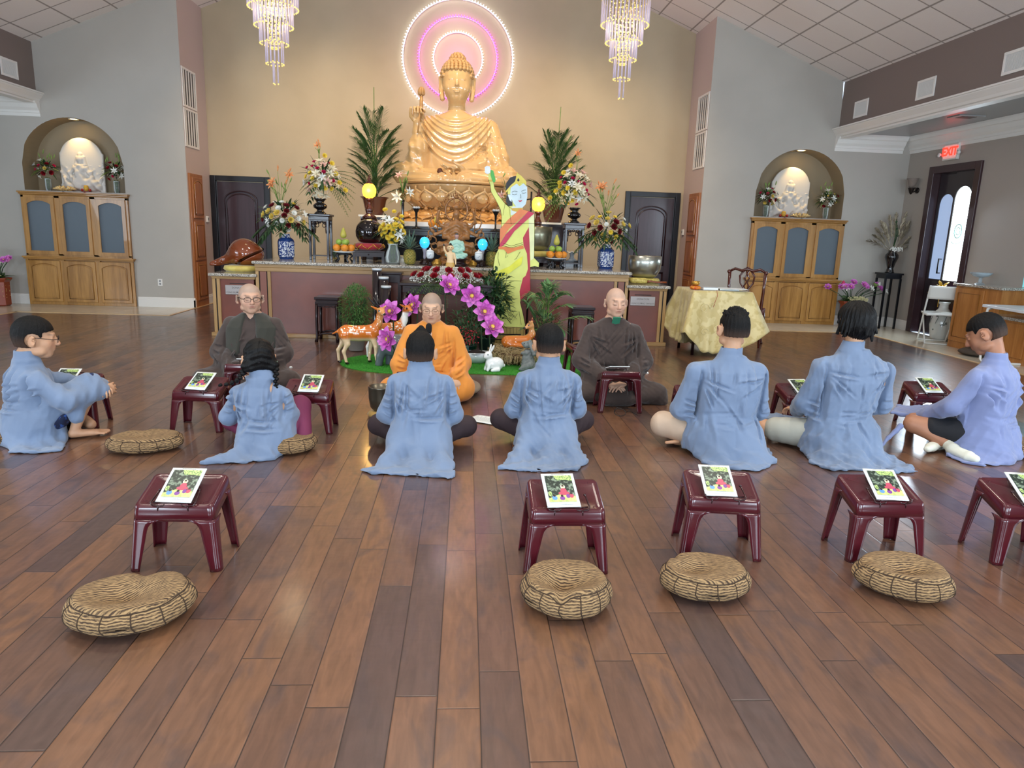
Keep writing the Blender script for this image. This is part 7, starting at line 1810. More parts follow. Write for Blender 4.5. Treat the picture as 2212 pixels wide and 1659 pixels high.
def leaf_shape(b,p,d,L_,W_,droop=.3,up=(0,0,1),n=5):
 d = Vector(d).normalized();side = d.cross(Vector(up));side = side.normalized() if side.length > .01 else Vector((1,0,0));nn = side.cross(d)
 vs = []
 for j in range(n+1):
  v = j/n;w_ = W_*math.sin(min(1,v*.95+.05)*PI)**.8*.5;c = Vector(p)+d*L_*v-Vector((0,0,1))*droop*L_*v*v
  vs += [c-side*w_,c+nn*w_*.25,c+side*w_]
 fs = [(3*j+k,3*j+k+1,3*j+k+4,3*j+k+3) for j in range(n) for k in (0,1)];b.put(vs,fs)
def fern(b,p,d,L_,n=12,w=.07,droop=.5):
 d = Vector(d).normalized();side = d.cross(Vector((0,0,1))).normalized();P = [Vector(p)+d*L_*v-Vector((0,0,droop*L_*v*v)) for v in np.linspace(0,1,n+1)]
 b.tube(P,.0018,3)
 for i in range(1,n+1):
  v = i/n;dd = (P[i]-P[i-1]).normalized()
  for s in (-1,1): leaf_shape(b,P[i],dd*.5+side*s,w*math.sin(min(1,v*.8+.2)*PI)**.7+.008,.011,.2,n=2)
def monstera(b,p,d,L_,droop=.5):
 """split leaf with long lobes"""
 d = Vector(d).normalized();side = d.cross(Vector((0,0,1))).normalized();P = [Vector(p)+d*L_*v-Vector((0,0,droop*L_*v*v)) for v in np.linspace(0,1,8)];b.tube(P,.002,3)
 for i in range(2,8):
  dd = (P[i]-P[i-1]).normalized()
  for s in (-1,1): leaf_shape(b,P[i],dd*.9+side*s*.9,L_*.38*(1-.45*abs(i-4.5)/4),.03,.3,n=3)
 leaf_shape(b,P[-1],P[-1]-P[-2],L_*.3,.03,.2,n=3)
def gyp(b,c,r,n,rg,s=.0065):
 for _ in range(n):
  v = Vector((rg.gauss(0,1),rg.gauss(0,1),rg.gauss(0,1))).normalized()*rg.random()**.4;b.ball((c[0]+v.x*r[0],c[1]+v.y*r[1],c[2]+v.z*r[2]),s*rg.uniform(.7,1.2),4,3)
def bouquet(t,c,R_,kinds,seed,greens=(g_dark,g_mid),ng=26,nl=10,ferns=8,gy=0,low=True,up=None,glen=(.12,.26)):
 """half-dome bouquet facing the camera (-Y) centred at c with radii R_; kinds = [(kind,count,scale)]"""
 rg = random.Random(seed)
 b = MB()
 for i in range(ng):
  a = rg.uniform(0,2*PI);e = rg.uniform(-.5 if low else .1,1.1);d = (math.cos(a)*math.cos(e),math.sin(a)*math.cos(e)-.15,math.sin(e));leaf_shape(b,(c[0]+d[0]*R_[0]*.3,c[1]+d[1]*R_[1]*.3,c[2]+d[2]*R_[2]*.3),d,rg.uniform(*glen)+R_[0]*.35,rg.uniform(.018,.04),rg.uniform(.1,.5))
 for i in range(nl):
  a = PI*2*i/nl+rg.uniform(-.2,.2);d = (math.cos(a),math.sin(a)*.8-.2,rg.uniform(-.15,.3));monstera(b,(c[0],c[1],c[2]-R_[2]*.3),d,R_[0]*rg.uniform(.95,1.25),rg.uniform(.35,.7))
 b.build('foliage',greens[0],t)
 b = MB()
 for i in range(ferns):
  a = rg.uniform(0,2*PI);d = (math.cos(a),math.sin(a)*.7-.2,rg.uniform(-.3,.9));fern(b,(c[0]+d[0]*R_[0]*.3,c[1]+d[1]*R_[1]*.3,c[2]),d,R_[0]*rg.uniform(.8,1.15),12,.06,rg.uniform(.2,.6))
 for i in range(ng//2):
  a = rg.uniform(0,2*PI);e = rg.uniform(.2,1.3);d = (math.cos(a)*math.cos(e),math.sin(a)*math.cos(e),math.sin(e));leaf_shape(b,(c[0]+d[0]*R_[0]*.6,c[1]+d[1]*R_[1]*.6,c[2]+d[2]*R_[2]*.6),d,rg.uniform(.06,.12),.016,.1)
 b.build('fern_leaves',greens[1],t)
 if gy: b = MB();gyp(b,c,(R_[0]*.9,R_[1]*.9,R_[2]*.85),gy,rg);o = b.build('small_white_florets',f_white,t);o['kind'] = 'stuff'
 tot = sum(k[1] for k in kinds);pool = [k for k in kinds for _ in range(k[1])];rg.shuffle(pool)
 for i,(kind,_,s) in enumerate(pool):
  u = (i+.5)/tot;ph = i*2.39996;e = math.acos(1-u*1.25)-PI/2   # golden spiral, from the camera-facing pole
  rr = math.sqrt(min(1,u*1.25)) ;x = math.cos(ph)*min(1,rr*.95);z = math.sin(ph)*min(1,rr*.95);y = -math.sqrt(max(0.05,1-x*x*.9-z*z*.9))
  if not low and z < -.45: z = -.45
  d = (x,y*.9,z+.25);bloom(t,kind,(c[0]+x*R_[0]*.9,c[1]+y*R_[1]*.9,c[2]+z*R_[2]*.85),d,s*rg.uniform(.9,1.12),rg.uniform(0,6))
def spray(t,base,h,kinds,seed,spread=.25):
 rg = random.Random(seed);b = MB()
 for kind,n,s in kinds:
  for i in range(n):
   q = Vector((rg.uniform(-spread,spread)*h,rg.uniform(-.12,.08)*h,h*rg.uniform(.45,1.0)));p = Vector(base)+q;b.tube([Vector(base),Vector(base)+q*.5+Vector((0,0,.02)),p],.0028,4)
   bloom(t,kind,p,(q.x*2+rg.uniform(-.1,.1),-.12 if kind in ('bud','obud') else -.5,.35 if kind not in ('bud','obud') else .5),s,rg.uniform(0,6))
   leaf_shape(b,Vector(base)+q*.6,(q.x+rg.uniform(-.3,.3),-.2,.3),.09,.016,.1)
 b.build('stems',g_lite,t)
bw = mat('blue_white_porcelain','e4e8ee',rough=.12,coat=.7,col2='1f3d84',vscale=55,vlo=.47,vhi=.52)
bwp = mat('blue_white_plain','20407f',rough=.15,coat=.6)
def bluevase(label,x,y,seed,rz=R(20),kinds=None,mirror=1):
 t = thing('flower_arrangement',label,'flowers',(x,y,1.012),0,'arrangements in blue and white vases')
 v = MB();Tm = Matrix.Rotation(rz,4,'Z') @ Matrix.Rotation(PI/6,4,'Z');v.lathe([(0,0),(.10,0),(.105,.015),(.118,.03),(.122,.06),(.122,.24),(.112,.27),(.07,.30),(.06,.33),(.065,.355),(.06,.355)],6,T=Tm);v.sm = [False]*len(v.sm);vo = v.build('vase',bw,t,bevel=.004)
 b = MB()
 for k in range(6):
  T2 = Tm @ Matrix.Rotation(k*PI/3+PI/6,4,'Z');w_ = .05;xx = .1075
  b.tube([T2 @ Vector(q) for q in ((xx,-w_,.05),(xx,w_,.05),(xx,w_,.23),(xx,w_*.6,.25),(xx,-w_*.6,.25),(xx,-w_,.23))],.003,4,closed=True)
 b.lathe([(.104,.0),(.107,.015),(.12,.028)],6,T=Tm @ Matrix.Scale(1.01,4),cap=False);b.lathe([(.119,.245),(.113,.27),(.075,.298)],6,T=Tm @ Matrix.Scale(1.01,4),cap=False);b.build('blue_bands',bwp,vo)
 bouquet(t,(0,0,.60),(.34,.24,.24),kinds or [('yrose',6,1.35),('darkrose',9,1.3),('wmum',9,1.0),('wlily',3,.9),('mum',1,.8)],seed,gy=260,ng=40,nl=14)
 spray(t,(-.05*mirror,-.04,.72),.50,[('olily',3,.95),('obud',4,1.0),('bud',6,.95)],seed+1,.30)
 b = MB()
 rg = random.Random(seed)
 for i in range(14): a = rg.uniform(0,2*PI);leaf_shape(b,(0,0,.36),(math.cos(a)*.5,math.sin(a)*.5,.6),.22,.05,.3)
 b.build('vase_foliage',g_dark,t)
bluevase('blue-white vase of dark red roses, yellow roses and orange lilies, left altar end',-2.58,10.55,3)
bluevase('blue-white vase with yellow blooms and orange lily buds, right altar end',2.06,10.55,12,R(10),[('yrose',6,1.35),('darkrose',7,1.35),('mum',6,.95),('wmum',3,.9),('yrose',2,1.2)])
def urn(label,x,y,seed,mir):
 t = thing('flower_arrangement',label,'flowers',(x,y,1.658),0,'arrangements in black urns')
 b = MB();b.lathe([(0,0),(.085,0),(.085,.012),(.05,.04),(.045,.06),(.09,.085),(.10,.115),(.085,.14),(.05,.16),(.065,.19),(.095,.215),(.09,.22)],24);b.build('urn',mat('black_glazed_urn','0e0d10',rough=.12,coat=.8),t)
 bouquet(t,(.04*mir,0,.50),(.27,.22,.28),[('mum',6,1.0),('carn',5,1.15),('lily',8,1.05),('plily',3,1.05),('carn',3,1.1),('wlily',4,.9)],seed,greens=(g_dark,g_mid),gy=420,ng=40,nl=3,ferns=14)
 b = MB()
 for i in range(9): fern(b,(.12*mir,-.05,.40+.02*i),(mir*(.6+.05*i),-.2,-.55+.12*i),.42,14,.075,.35)
 b.build('trailing_fern',g_lite if mir < 0 else g_mid,t)
 for i,(dx,dz) in enumerate(((.30,.44),(.38,.34),(.25,.56),(.20,.70),(.10,.80))): bloom(t,'mum',(mir*dx,-.12,dz),(mir*.6,-.8,.3),1.0)
 spray(t,(0,0,.70),.30,[('olily',1,.8),('obud',2,.8)],seed,.1)
urn('black urn with pink, yellow and cream blooms, trailing to the right',-2.115,10.7,21,1)
urn('black urn with yellow chrysanthemums and pink lilies, trailing to the left',1.58,10.7,33,-1)
# glass vase of yellow chrysanthemums
t = thing('flower_arrangement','fluted glass vase of bright yellow chrysanthemums and white lilies on the altar','flowers',(-1.01,10.05,1.013))
gv = glass('vase_glass','f2f6f4',rough=.03,alpha=.03,tint='ffffff')
b = MB();b.lathe([(.075,0),(.095,.03),(.10,.09),(.085,.16),(.06,.22),(.06,.25),(.075,.275)],32,cap=False);b.build('vase',gv,t,solid=.004)
b = MB()
for i in range(12): a = 2*PI*i/12;b.tube([(.03*math.cos(a),.03*math.sin(a),.02),(.035*math.cos(a+1),.035*math.sin(a+1),.2),(.05*math.cos(a),.05*math.sin(a),.34)],.004,4)
b.build('stems',g_mid,t)
bouquet(t,(0,-.02,.46),(.185,.16,.20),[('mum',15,1.25),('wlily',4,1.1)],44,gy=0,ng=34,nl=0,ferns=6)
for dx,dz,s in ((-.10,.72,1.0),(.02,.70,.9),(.12,.64,.9)): bloom(t,'mum',(dx,-.02,dz),(dx,-.6,.6),s)
# white lily spray in front of the statue
for lab,x,y,z,mir,sd in (('white lilies and palm leaves in a slim black vase left of the lotus throne',-.97,11.13,1.496,1,3),('pink-tinged lilies in a dark vase behind the painted lady',.62,11.13,1.496,-1,6)):
 t = thing('flower_arrangement',lab,'flowers',(x,y,z));rg = random.Random(sd)
 b = MB();b.lathe([(0,0),(.05,0),(.03,.03),(.02,.1),(.022,.38),(.03,.42)],14);b.build('vase',mat('black_glazed_urn','0e0d10'),t)
 b = MB()
 for i in range(30): a = rg.uniform(0,2*PI);leaf_shape(b,(0,0,.44+rg.uniform(0,.1)),(math.cos(a),math.sin(a)-.2,rg.uniform(-.15,.5)),rg.uniform(.15,.30),.018,rg.uniform(.2,.5))
 for i in range(7): a = rg.uniform(0,2*PI);leaf_shape(b,(0,0,.5),(math.cos(a)*.4,math.sin(a)*.3,1),rg.uniform(.2,.38),.02,.05)
 b.build('foliage',g_mid,t)
 bloom(t,'wlily' if mir > 0 else 'plily',(-.06*mir,-.14,.46),(-.3*mir,-.9,-.1),1.3);bloom(t,'wlily' if mir > 0 else 'plily',(.10*mir,-.1,.53),(.5*mir,-.8,.2),1.0);bloom(t,'plily',(-.05*mir,-.05,.76),(-.2*mir,-.7,.6),.9)
 for k in range(5): bloom(t,'bud',(rg.uniform(-.1,.1),0,rg.uniform(.62,.85)),(rg.uniform(-.5,.5),-.1,1),1)
# fruit, pineapples
orange_m = mat('orange_peel','dd8a2a',rough=.4,bump=.3,bscale=120);grn_m = mat('green_guava','7fa33c',rough=.35,col2='9dbb58',vscale=20);pear_m = mat('yellow_green_pear','c3b552',rough=.4,col2='a9a846',vscale=20);dish_m = mat('white_porcelain','dfe6ea')
def fruitstand(side,x,y,z,big=True):
 if big:
  t = thing('fruit_stand','small black carved stand under the fruit dish, %s' % side,'stand',(x,y,z),0,'carved fruit stands');b = MB()
  for k in range(5): a = 2*PI*k/5+.3;b.tube([(.08*math.cos(a),.08*math.sin(a),.11),(.12*math.cos(a),.12*math.sin(a),.085),(.085*math.cos(a),.085*math.sin(a),.045),(.125*math.cos(a),.125*math.sin(a),.0)],[.02,.018,.012,.018],6)
  b.lathe([(0,.10),(.11,.10),(.115,.115),(0,.118)],20);b.build('stand_body',blk,t);z0 = z+.12
 else: z0 = z
 k = 1.0 if big else .72
 t = thing('fruit_dish','white footed dish holding the fruit pile, %s' % side,'dish',(x,y,z0),0,'fruit dishes');b = MB();b.lathe([(0,.0),(.07*k,0),(.09*k,.008),(.155*k,.022),(.15*k,.026),(0,.014)],28);b.build('dish_body',dish_m,t)
 rows = [(.034,.052,5,.105,orange_m,'orange',1),(.115,.046,3,.06,grn_m,'green_guava',1)] if big else [(.04,.055,2,.058,orange_m,'orange',1)]
 nth = ('front','right front','right rear','rear left','left')
 for zz,r,n,rr,m,nm,_ in rows:
  for i in range(n):
   a = -PI/2+2*PI*i/n+(.3 if n == 5 else PI/6) if n > 2 else (0 if i else PI)
   b = MB();b.lathe([(0,-r*.93),(r*.5,-r*.82),(r*.9,-r*.4),(r,0),(r*.9,r*.42),(r*.5,r*.82),(r*.1,r*.9),(0,r*.86)],18);o = tag(b.build(nm,m),'%s in the pile, %s spot, %s' % (nm.replace('_',' '),nth[i] if n > 2 else ('left','right')[i],side),'fruit','%ss piled on the altar' % nm.replace('_',' '));o.location = (x+rr*math.cos(a),y+rr*math.sin(a),z0+zz+r*.75)
 b = MB();r = .045*(1 if big else .8);zt = .20 if big else .065
 b.lathe([(0,0),(r*.8,r*.3),(r,r),(r*.75,r*1.9),(r*.45,r*2.7),(r*.3,r*3.1),(0,r*3.2)],18);b.bar((0,0,r*3.1),(.004,0,r*3.5),.003);o = tag(b.build('pear',pear_m),'upright yellow-green pear crowning the fruit, %s' % side,'fruit','pears crowning the piles');o.location = (x,y+(.02 if not big else 0),z0+zt)
fruitstand('left of the black bowl gong',-1.70,10.15,1.013);fruitstand('right of the painted lady',1.27,10.15,1.013)
for s,x in (('on the black table left of the carved deity',-.48),('on the black table by the painted lady',.70)): fruitstand(s,x,11.18,1.50,False)
pine_b = None
def pineapple(label,x,y,z,s=1.0):
 t = thing('pineapple',label,'pineapple',(x,y,z),0,'pineapples',s);b = MB();pm = mat('pineapple_skin','7d7a3a',rough=.6,col2='a88f3e',vscale=30)
 prof = [(0,0),(.05,.005),(.072,.04),(.08,.10),(.074,.16),(.05,.20),(0,.205)];b.lathe(prof,20);b.build('fruit_body',pm,t)
 b = MB()
 for j in range(10):
  zz = .015+j*.019;r = float(np.interp(zz,[p[1] for p in prof],[p[0] for p in prof]))+.002
  for i in range(11): a = 2*PI*(i+.5*(j % 2))/11;b.lathe([(.011,-.004),(.008,.004),(0,.009)],4,T=Taim((r*math.cos(a),r*math.sin(a),zz),(math.cos(a),math.sin(a),.2)))
 b.build('scales',mat('pineapple_scales','8f8a42',rough=.55,col2='5f5f2e',vscale=80),t)
 b = MB();rg = random.Random(5)
 for i in range(46): a = i*2.4;e = .25+1.2*i/46;leaf_shape(b,(0,0,.195+.05*i/46),(math.cos(a)*math.cos(e),math.sin(a)*math.cos(e),math.sin(e)),rg.uniform(.15,.30),.022,.12)
 b.build('leaf_crown',mat('pineapple_leaves','4e6b5c',rough=.5,col2='6f8a78',vscale=20),t)
pineapple('pineapple on a dark stand left of the carved deity',-.775,9.98,1.013);pineapple('pineapple partly behind the painted lady',.36,10.2,1.013);pineapple('small pineapple crown behind the left fretwork stand',-2.0,11.12,.86,.8)
t = thing('cake_stand','white scalloped cake stand behind the right fretwork stand','cake stand',(1.62,11.0,1.10))
b = MB();b.lathe([(0,0),(.09,0),(.05,.02),(.03,.05),(.04,.11),(0,.12)],20);b.build('foot',mat('grey_white_ceramic','b8bcc0',rough=.3),t);b = MB();b.grid(lambda u,v: ((.13*v)*math.cos(u*2*PI),(.13*v)*math.sin(u*2*PI),.12+.012*math.sin(u*2*PI*10)*v*v*v+.01*v),60,5);b.build('scalloped_plate',f_white,t,solid=.005)
t = thing('white_basket','small black table holding the white cake stand','table',(1.62,11.0,1.012));b = MB();b.box(-.14,.14,-.12,.12,.07,.088);b.box(-.13,.13,-.10,.10,0,.07);b.build('table_body',blk,t);t.name = 'low_table'
# jar and small things by the pineapple
t = thing('glass_jar','white-lidded jar between the yellow flowers and the pineapple','jar',(-.90,10.45,1.013));b = MB();b.lathe([(0,0),(.05,0),(.055,.08),(0,.08)],20);b.build('jar_body',f_white,t);b = MB();b.lathe([(0,.08),(.065,.08),(.065,.10),(0,.10)],20);b.build('lid',mat('cream_lid','d8c9a8',rough=.5),t)
# tall palms in pots beside the statue
def frond(b,bl,base,d,L_,droop,n=18,w=.20,lw=.020):
 d = Vector(d).normalized();P = [Vector(base)+d*L_*v-Vector((0,0,droop*L_*v*v)) for v in np.linspace(0,1,14)];b.tube(P,[.006*(1-.7*i/13) for i in range(14)],4)
 for i in range(n):
  v = .28+.70*i/n;k = int(v*13);p = P[k].lerp(P[min(k+1,13)],v*13-k);dd = (P[min(k+1,13)]-P[k]).normalized();side = dd.cross(Vector((0,0,1)));side = side.normalized() if side.length > .05 else Vector((1,0,0))
  for s in (-1,1):
   q = dd*.9+side*s*(.9-.3*v)+Vector((0,0,.15));leaf_shape(bl,p,q,w*math.sin(min(1,v*.75+.25)*PI)**.6+.04,lw,random.uniform(.15,.45),n=3)
def potpalm(label,x,y,z,H_,seed,lean=0,dense=44):
 t = thing('potted_palm',label,'plant',(x,y,z),0,'potted palms flanking the statue');rg = random.Random(seed);random.seed(seed)
 b = MB();b.lathe([(0,0),(.13,0),(.15,.06),(.19,.24),(.215,.27),(.235,.275),(.225,.285),(.19,.26),(0,.24)],30);b.build('pot',mat('brown_glazed_pot','5a2f22',rough=.2,coat=.5),t)
 b = MB();bl = MB()
 for i in range(dense):
  a = 2*PI*i/dense*5+rg.uniform(-.3,.3);f = (i+.5)/dense;zt = H_*(.30+.62*f);lean_ = rg.uniform(.30,.50)*(1-.55*max(0,f-.6)/.4)
  bx,by = rg.uniform(-.05,.05),rg.uniform(-.05,.05);zb = .26+max(0,zt-.75)*.75;d = Vector((math.cos(a)*lean_+lean*.10,math.sin(a)*lean_*.8-.03,max(.25,zt-zb)*.9));L_ = d.length*1.05
  b.tube([(bx*.5,by*.5,.25),(bx,by,zb)],.006,4);frond(b,bl,(bx,by,zb),d,L_,rg.uniform(.10,.35),20,.25,.013)
 b.tube([(0,0,.25),(lean*.1,0,H_*.98)],.006,4)
 b.build('stems',g_mid,t);bl.build('fronds',g_palm,t)
potpalm('tall potted palm left of the big statue',-1.50,12.0,1.69,2.0,5);potpalm('tall potted palm right of the big statue',1.42,12.0,1.67,1.85,9,.5)
for nm,x,zt in (('left',-1.50,1.689),('right',1.42,1.669)):
 t = thing('plant_pedestal','pale cloth-covered pedestal under the %s potted palm' % nm,'pedestal',(x,12.0,0),0,'pedestals under the palms');b = MB();b.box(-.2,.2,-.2,.2,0,zt-.03);b.build('post',rose_w,t);b = MB();b.box(-.23,.23,-.23,.23,zt-.03,zt);b.build('top',f_white,t)
# red rose wreath
t = thing('rose_wreath','x','flowers',(-.24,9.12,.84));rg = random.Random(4)
t['label'] = 'low round bed of red roses and tiny white florets on the front table'
b = MB()
for i in range(60): a = 2*PI*i/60+rg.uniform(-.05,.05);fern(b,(.30*math.cos(a),.18*math.sin(a),.0),(math.cos(a),math.sin(a)*.8,rg.uniform(-.1,.25)),rg.uniform(.18,.27),10,.05,rg.uniform(.5,1.1))
for i in range(60): a = rg.uniform(0,2*PI);r = rg.uniform(0,.9);leaf_shape(b,(.38*r*math.cos(a),.24*r*math.sin(a),.02),(math.cos(a),math.sin(a),.7),.13,.03,.2)
b.build('foliage',g_mid,t)
b = MB()
for _ in range(1700):
 a = rg.uniform(0,2*PI);r = rg.random()**.55;zz = .15*(1-r*r)+.03;b.ball((.47*r*math.cos(a),.30*r*math.sin(a),zz+rg.uniform(-.03,.03)),rg.uniform(.004,.0075),4,3)
o = b.build('small_white_florets',f_white,t);o['kind'] = 'stuff'
for i in range(24):
 ring = 0 if i < 13 else 1;n = 13 if ring == 0 else 11;a = 2*PI*(i % n)/n+ring*.25;r = .88 if ring == 0 else .58
 if ring and .9 < a < 2.3: pass
 bloom(t,'rose',(.47*r*math.cos(a),.30*r*math.sin(a),.15*(1-r*r)+.055),(math.cos(a)*.6,math.sin(a)*.5-.35,.8),1.5,i)
# lotus blooms on stems near the monk
LOT = [(-.60,8.35,.62,(-.5,-.8,.3),'partly behind the orange-robed monk, upper left'),(-.83,8.0,.58,(-.3,-.9,.35),'at the orange-robed monk sleeve, left'),(-.80,7.55,.34,(-.6,-.8,.1),'lowest at the orange-robed monk left side'),
(-.20,8.35,.86,(.5,-.8,.5),'highest, above the orange-robed monk right shoulder'),(.075,8.25,.76,(.0,-1,.15),'facing forward right of the orange-robed monk'),(.21,8.05,.60,(.3,-.9,.3),'upper one between the monk in orange and the nest'),(.30,7.85,.45,(.25,-.8,.5),'lower one just left of the straw nest')]
for x,y,z,d,l in LOT:
 t = thing('lotus_flower','magenta artificial lotus '+l,'flower',(x,y,0),0,'magenta lotus flowers on stems');bloom(t,'lotus',(0,0,z),d,1.22,random.uniform(0,6));b = MB();b.tube([(0,0,z),(-d[0]*.08,.06,z-.12),(-d[0]*.04,.14,z*.4),(0,.16,.02)],.008,6);b.build('stem',mat('dark_stem','3a4a33',rough=.6),t)
# potted greenery clustered before the front table
def bush(label,x,y,R_,H_,m,seed,n=260,leaf=(.05,.02),pot=(.12,.16,'dark_green_pot','1c3a33'),group='green plants on the grass mat',stemh=.1,grow=1.0):
 t = thing('potted_plant',label,'plant',(x,y,.012),0,group);rg = random.Random(seed)
 if pot: b = MB();r,h,nm,c = pot;b.lathe([(0,0),(r*.75,0),(r,h),(r*1.05,h),(r*.9,h-.01),(0,h-.02)],20);b.build('pot',mat(nm,c,rough=.3),t)
 b = MB();z0 = (pot[1] if pot else 0)
 for _ in range(n):
  v = Vector((rg.gauss(0,1),rg.gauss(0,1),rg.gauss(0,1))).normalized()*rg.random()**.35;p = Vector((v.x*R_,v.y*R_,z0+stemh+H_*.5+v.z*H_*.5));d = Vector((v.x+rg.uniform(-.5,.5),v.y+rg.uniform(-.5,.5),v.z*.6+rg.uniform(-.2,.6)));leaf_shape(b,p,d,leaf[0]*rg.uniform(.7,1.4),leaf[1]*rg.uniform(.7,1.3),rg.uniform(.1,.5),n=3)
 b.build('foliage',m,t);b = MB()
 for _ in range(14): a = rg.uniform(0,2*PI);b.tube([(0,0,z0-.02),(R_*.3*math.cos(a),R_*.3*math.sin(a),z0+stemh+H_*.3),(R_*.7*math.cos(a),R_*.7*math.sin(a),z0+stemh+H_*.7)],.004,4)
 b.build('stems',g_dark,t);return t
bush('feathery green fern bush behind the two deer',-1.33,8.75,.20,.62,g_fern,3,4200,(.04,.009),( .12,.17,'silver_foil_pot','b8b8b0'),stemh=.02)
bush('dark glossy leafy shrub just right of the orange-robed monk',.03,8.35,.25,.40,g_dark,6,420,(.055,.024),stemh=.03)
bush('dark leafy plant low behind the painted lady skirt',.28,9.0,.30,.62,g_dark,8,420,(.10,.035),stemh=.1)
bush('dense small-leaved dark plant at right of the painted lady',.98,8.55,.22,.36,g_dark,9,520,(.045,.016),(.13,.14,'grey_white_pot','b9bdb6'),stemh=.02)
bush('dark ball of leaves behind the upper rose wreath end',.36,9.2,.22,.55,g_dark,14,330,(.10,.045),None,stemh=.45)
t = thing('potted_palm','young parlour palm with arching leaves right of the painted lady','plant',(1.0,8.85,.012));b = MB();bl = MB();rg = random.Random(2);random.seed(3)
pb = MB();pb.lathe([(0,0),(.1,0),(.14,.2),(.13,.2),(0,.18)],20);pb.build('pot',mat('dark_green_pot','1c3a33'),t)
for i in range(22): a = rg.uniform(0,2*PI);e = rg.uniform(.7,1.4);frond(b,bl,(rg.uniform(-.05,.05),rg.uniform(-.05,.05),.18+rg.uniform(0,.45)),(math.cos(a)*math.cos(e),math.sin(a)*math.cos(e)*.7-.05,math.sin(e)),rg.uniform(.35,.85),rg.uniform(.35,.8),9,.17,.026)
b.build('stems',g_lite,t);bl.build('fronds',leafmat('parlour_palm_green','4a7446','6f9660'),t)
t = thing('berry_branch','spray of tiny red berries under the lotus blooms','berries',(.02,8.05,0));b = MB();rg = random.Random(8)
for _ in range(90): b.ball((rg.gauss(0,.06),rg.gauss(0,.04),.30+rg.gauss(0,.06)),.008,5,4)
o = b.build('berries',mat('berry_red','a01a2c',rough=.3),t);o['kind'] = 'stuff';b = MB();b.tube([(0,.05,0),(.02,.03,.2),(0,0,.3)],.006,4);b.build('branch',g_dark,t)
t = thing('berry_branch','red berry sprig between grey rabbit and the rounded-hair boy','berries',(.86,8.3,0));b = MB()
for _ in range(70): b.ball((rg.gauss(0,.05),rg.gauss(0,.04),.20+rg.gauss(0,.05)),.008,5,4)
o = b.build('berries',mat('berry_red','a01a2c'),t);o['kind'] = 'stuff';b = MB();b.tube([(0,.05,0),(.02,.03,.12),(0,0,.2)],.006,4);b.build('branch',g_dark,t)
t = thing('planter_bowl','white oval planter bowl under the lotus blooms','planter',(.13,8.1,.012));b = MB();b.lathe([(0,0),(.1,0),(.14,.05),(.16,.12),(.15,.12),(0,.09)],28,T=Matrix.Diagonal((1.15,.8,1,1)));b.build('bowl',dish_m,t);b = MB();b.lathe([(0,.11),(.135,.11),(0,.15)],20);b.build('soil',mat('dark_soil','2a211c',rough=.9),t)
t = thing('planter_box','dark teal planter beside the orange-robed monk knee','planter',(-.04,7.7,.012));b = MB();b.lathe([(0,0),(.10,0),(.125,.24),(.115,.24),(0,.2)],4,T=Matrix.Rotation(PI/4,4,'Z'));b.sm = [False]*len(b.sm);b.build('box_body',mat('teal_pot','1e4a4a',rough=.35),t)
# niche contents
relief_m = mat('white_plaster_relief','d9d4cc',rough=.6,bump=.25,bscale=25)
def relief(side,x,y,z):
 t = thing('relief_plaque','arched plaster relief plaque of a seated robed figure, %s niche' % side,'sculpture',(x,y,z),0,'arched plaster reliefs')
 S = SDF((-.42,-.10,-.01),(.42,.07,.96),.0075)
 S.box((0,.035,.33),(.36,.025,.34),.01,k=.0); 
 S.box((0,.035,.5),(.36,.025,.09),.01,k=.0)
 S.cap((0,.035,.56),(0,.035,.561),.36,k=.0)
 idx = S.ax[1] < .01;S.F[:,idx] = np.maximum(S.F[:,idx],(.012-S.ax[1][idx])[None,:,None]);idx = S.ax[1] > .055;S.F[:,idx] = np.maximum(S.F[:,idx],(S.ax[1][idx]-.055)[None,:,None])
 m_ = 1 if side == 'right' else -1
 S.cap((-.24,0,.12),(.26,0,.10),.07,.06,k=.05);S.cap((-.05,0,.16),(-.02,0,.42),.12,.085,k=.05);S.cap((.0,-.01,.2),(.22,-.01,.16),.09,.07,k=.05)
 S.cap((-.09,0,.44),(-.20,-.01,.33),.045,.035,k=.02);S.cap((-.20,-.01,.33),(-.17,-.02,.2),.035,.03,k=.02);S.cap((.06,0,.44),(.15,-.01,.34),.045,.035,k=.02);S.cap((.15,-.01,.34),(.18,-.02,.24),.035,.03,k=.02)
 S.ell((-.01,-.01,.56),(.055,.05,.072),k=.02);S.ell((-.01,0,.64),(.045,.035,.045),k=.015);S.cap((-.06,.0,.6),(-.09,.0,.46),.025,.03,k=.02);S.cap((.05,.0,.6),(.07,.0,.46),.025,.03,k=.02)
 S.cap((-.25,0,.13),(-.29,-.01,.23),.05,.03,k=.03);S.cap((.26,0,.1),(.32,0,.25),.03,.02,k=.02)
 S.disp(lambda xx,yy,zz: (yy < .012)*(-.009*np.sin(xx*42+zz*30)-.006*np.sin(zz*55-xx*38))*(zz < .47));S.floor(.0);S.build('panel',relief_m,t);t.scale = (m_,1,1) if False else (1,1,1)
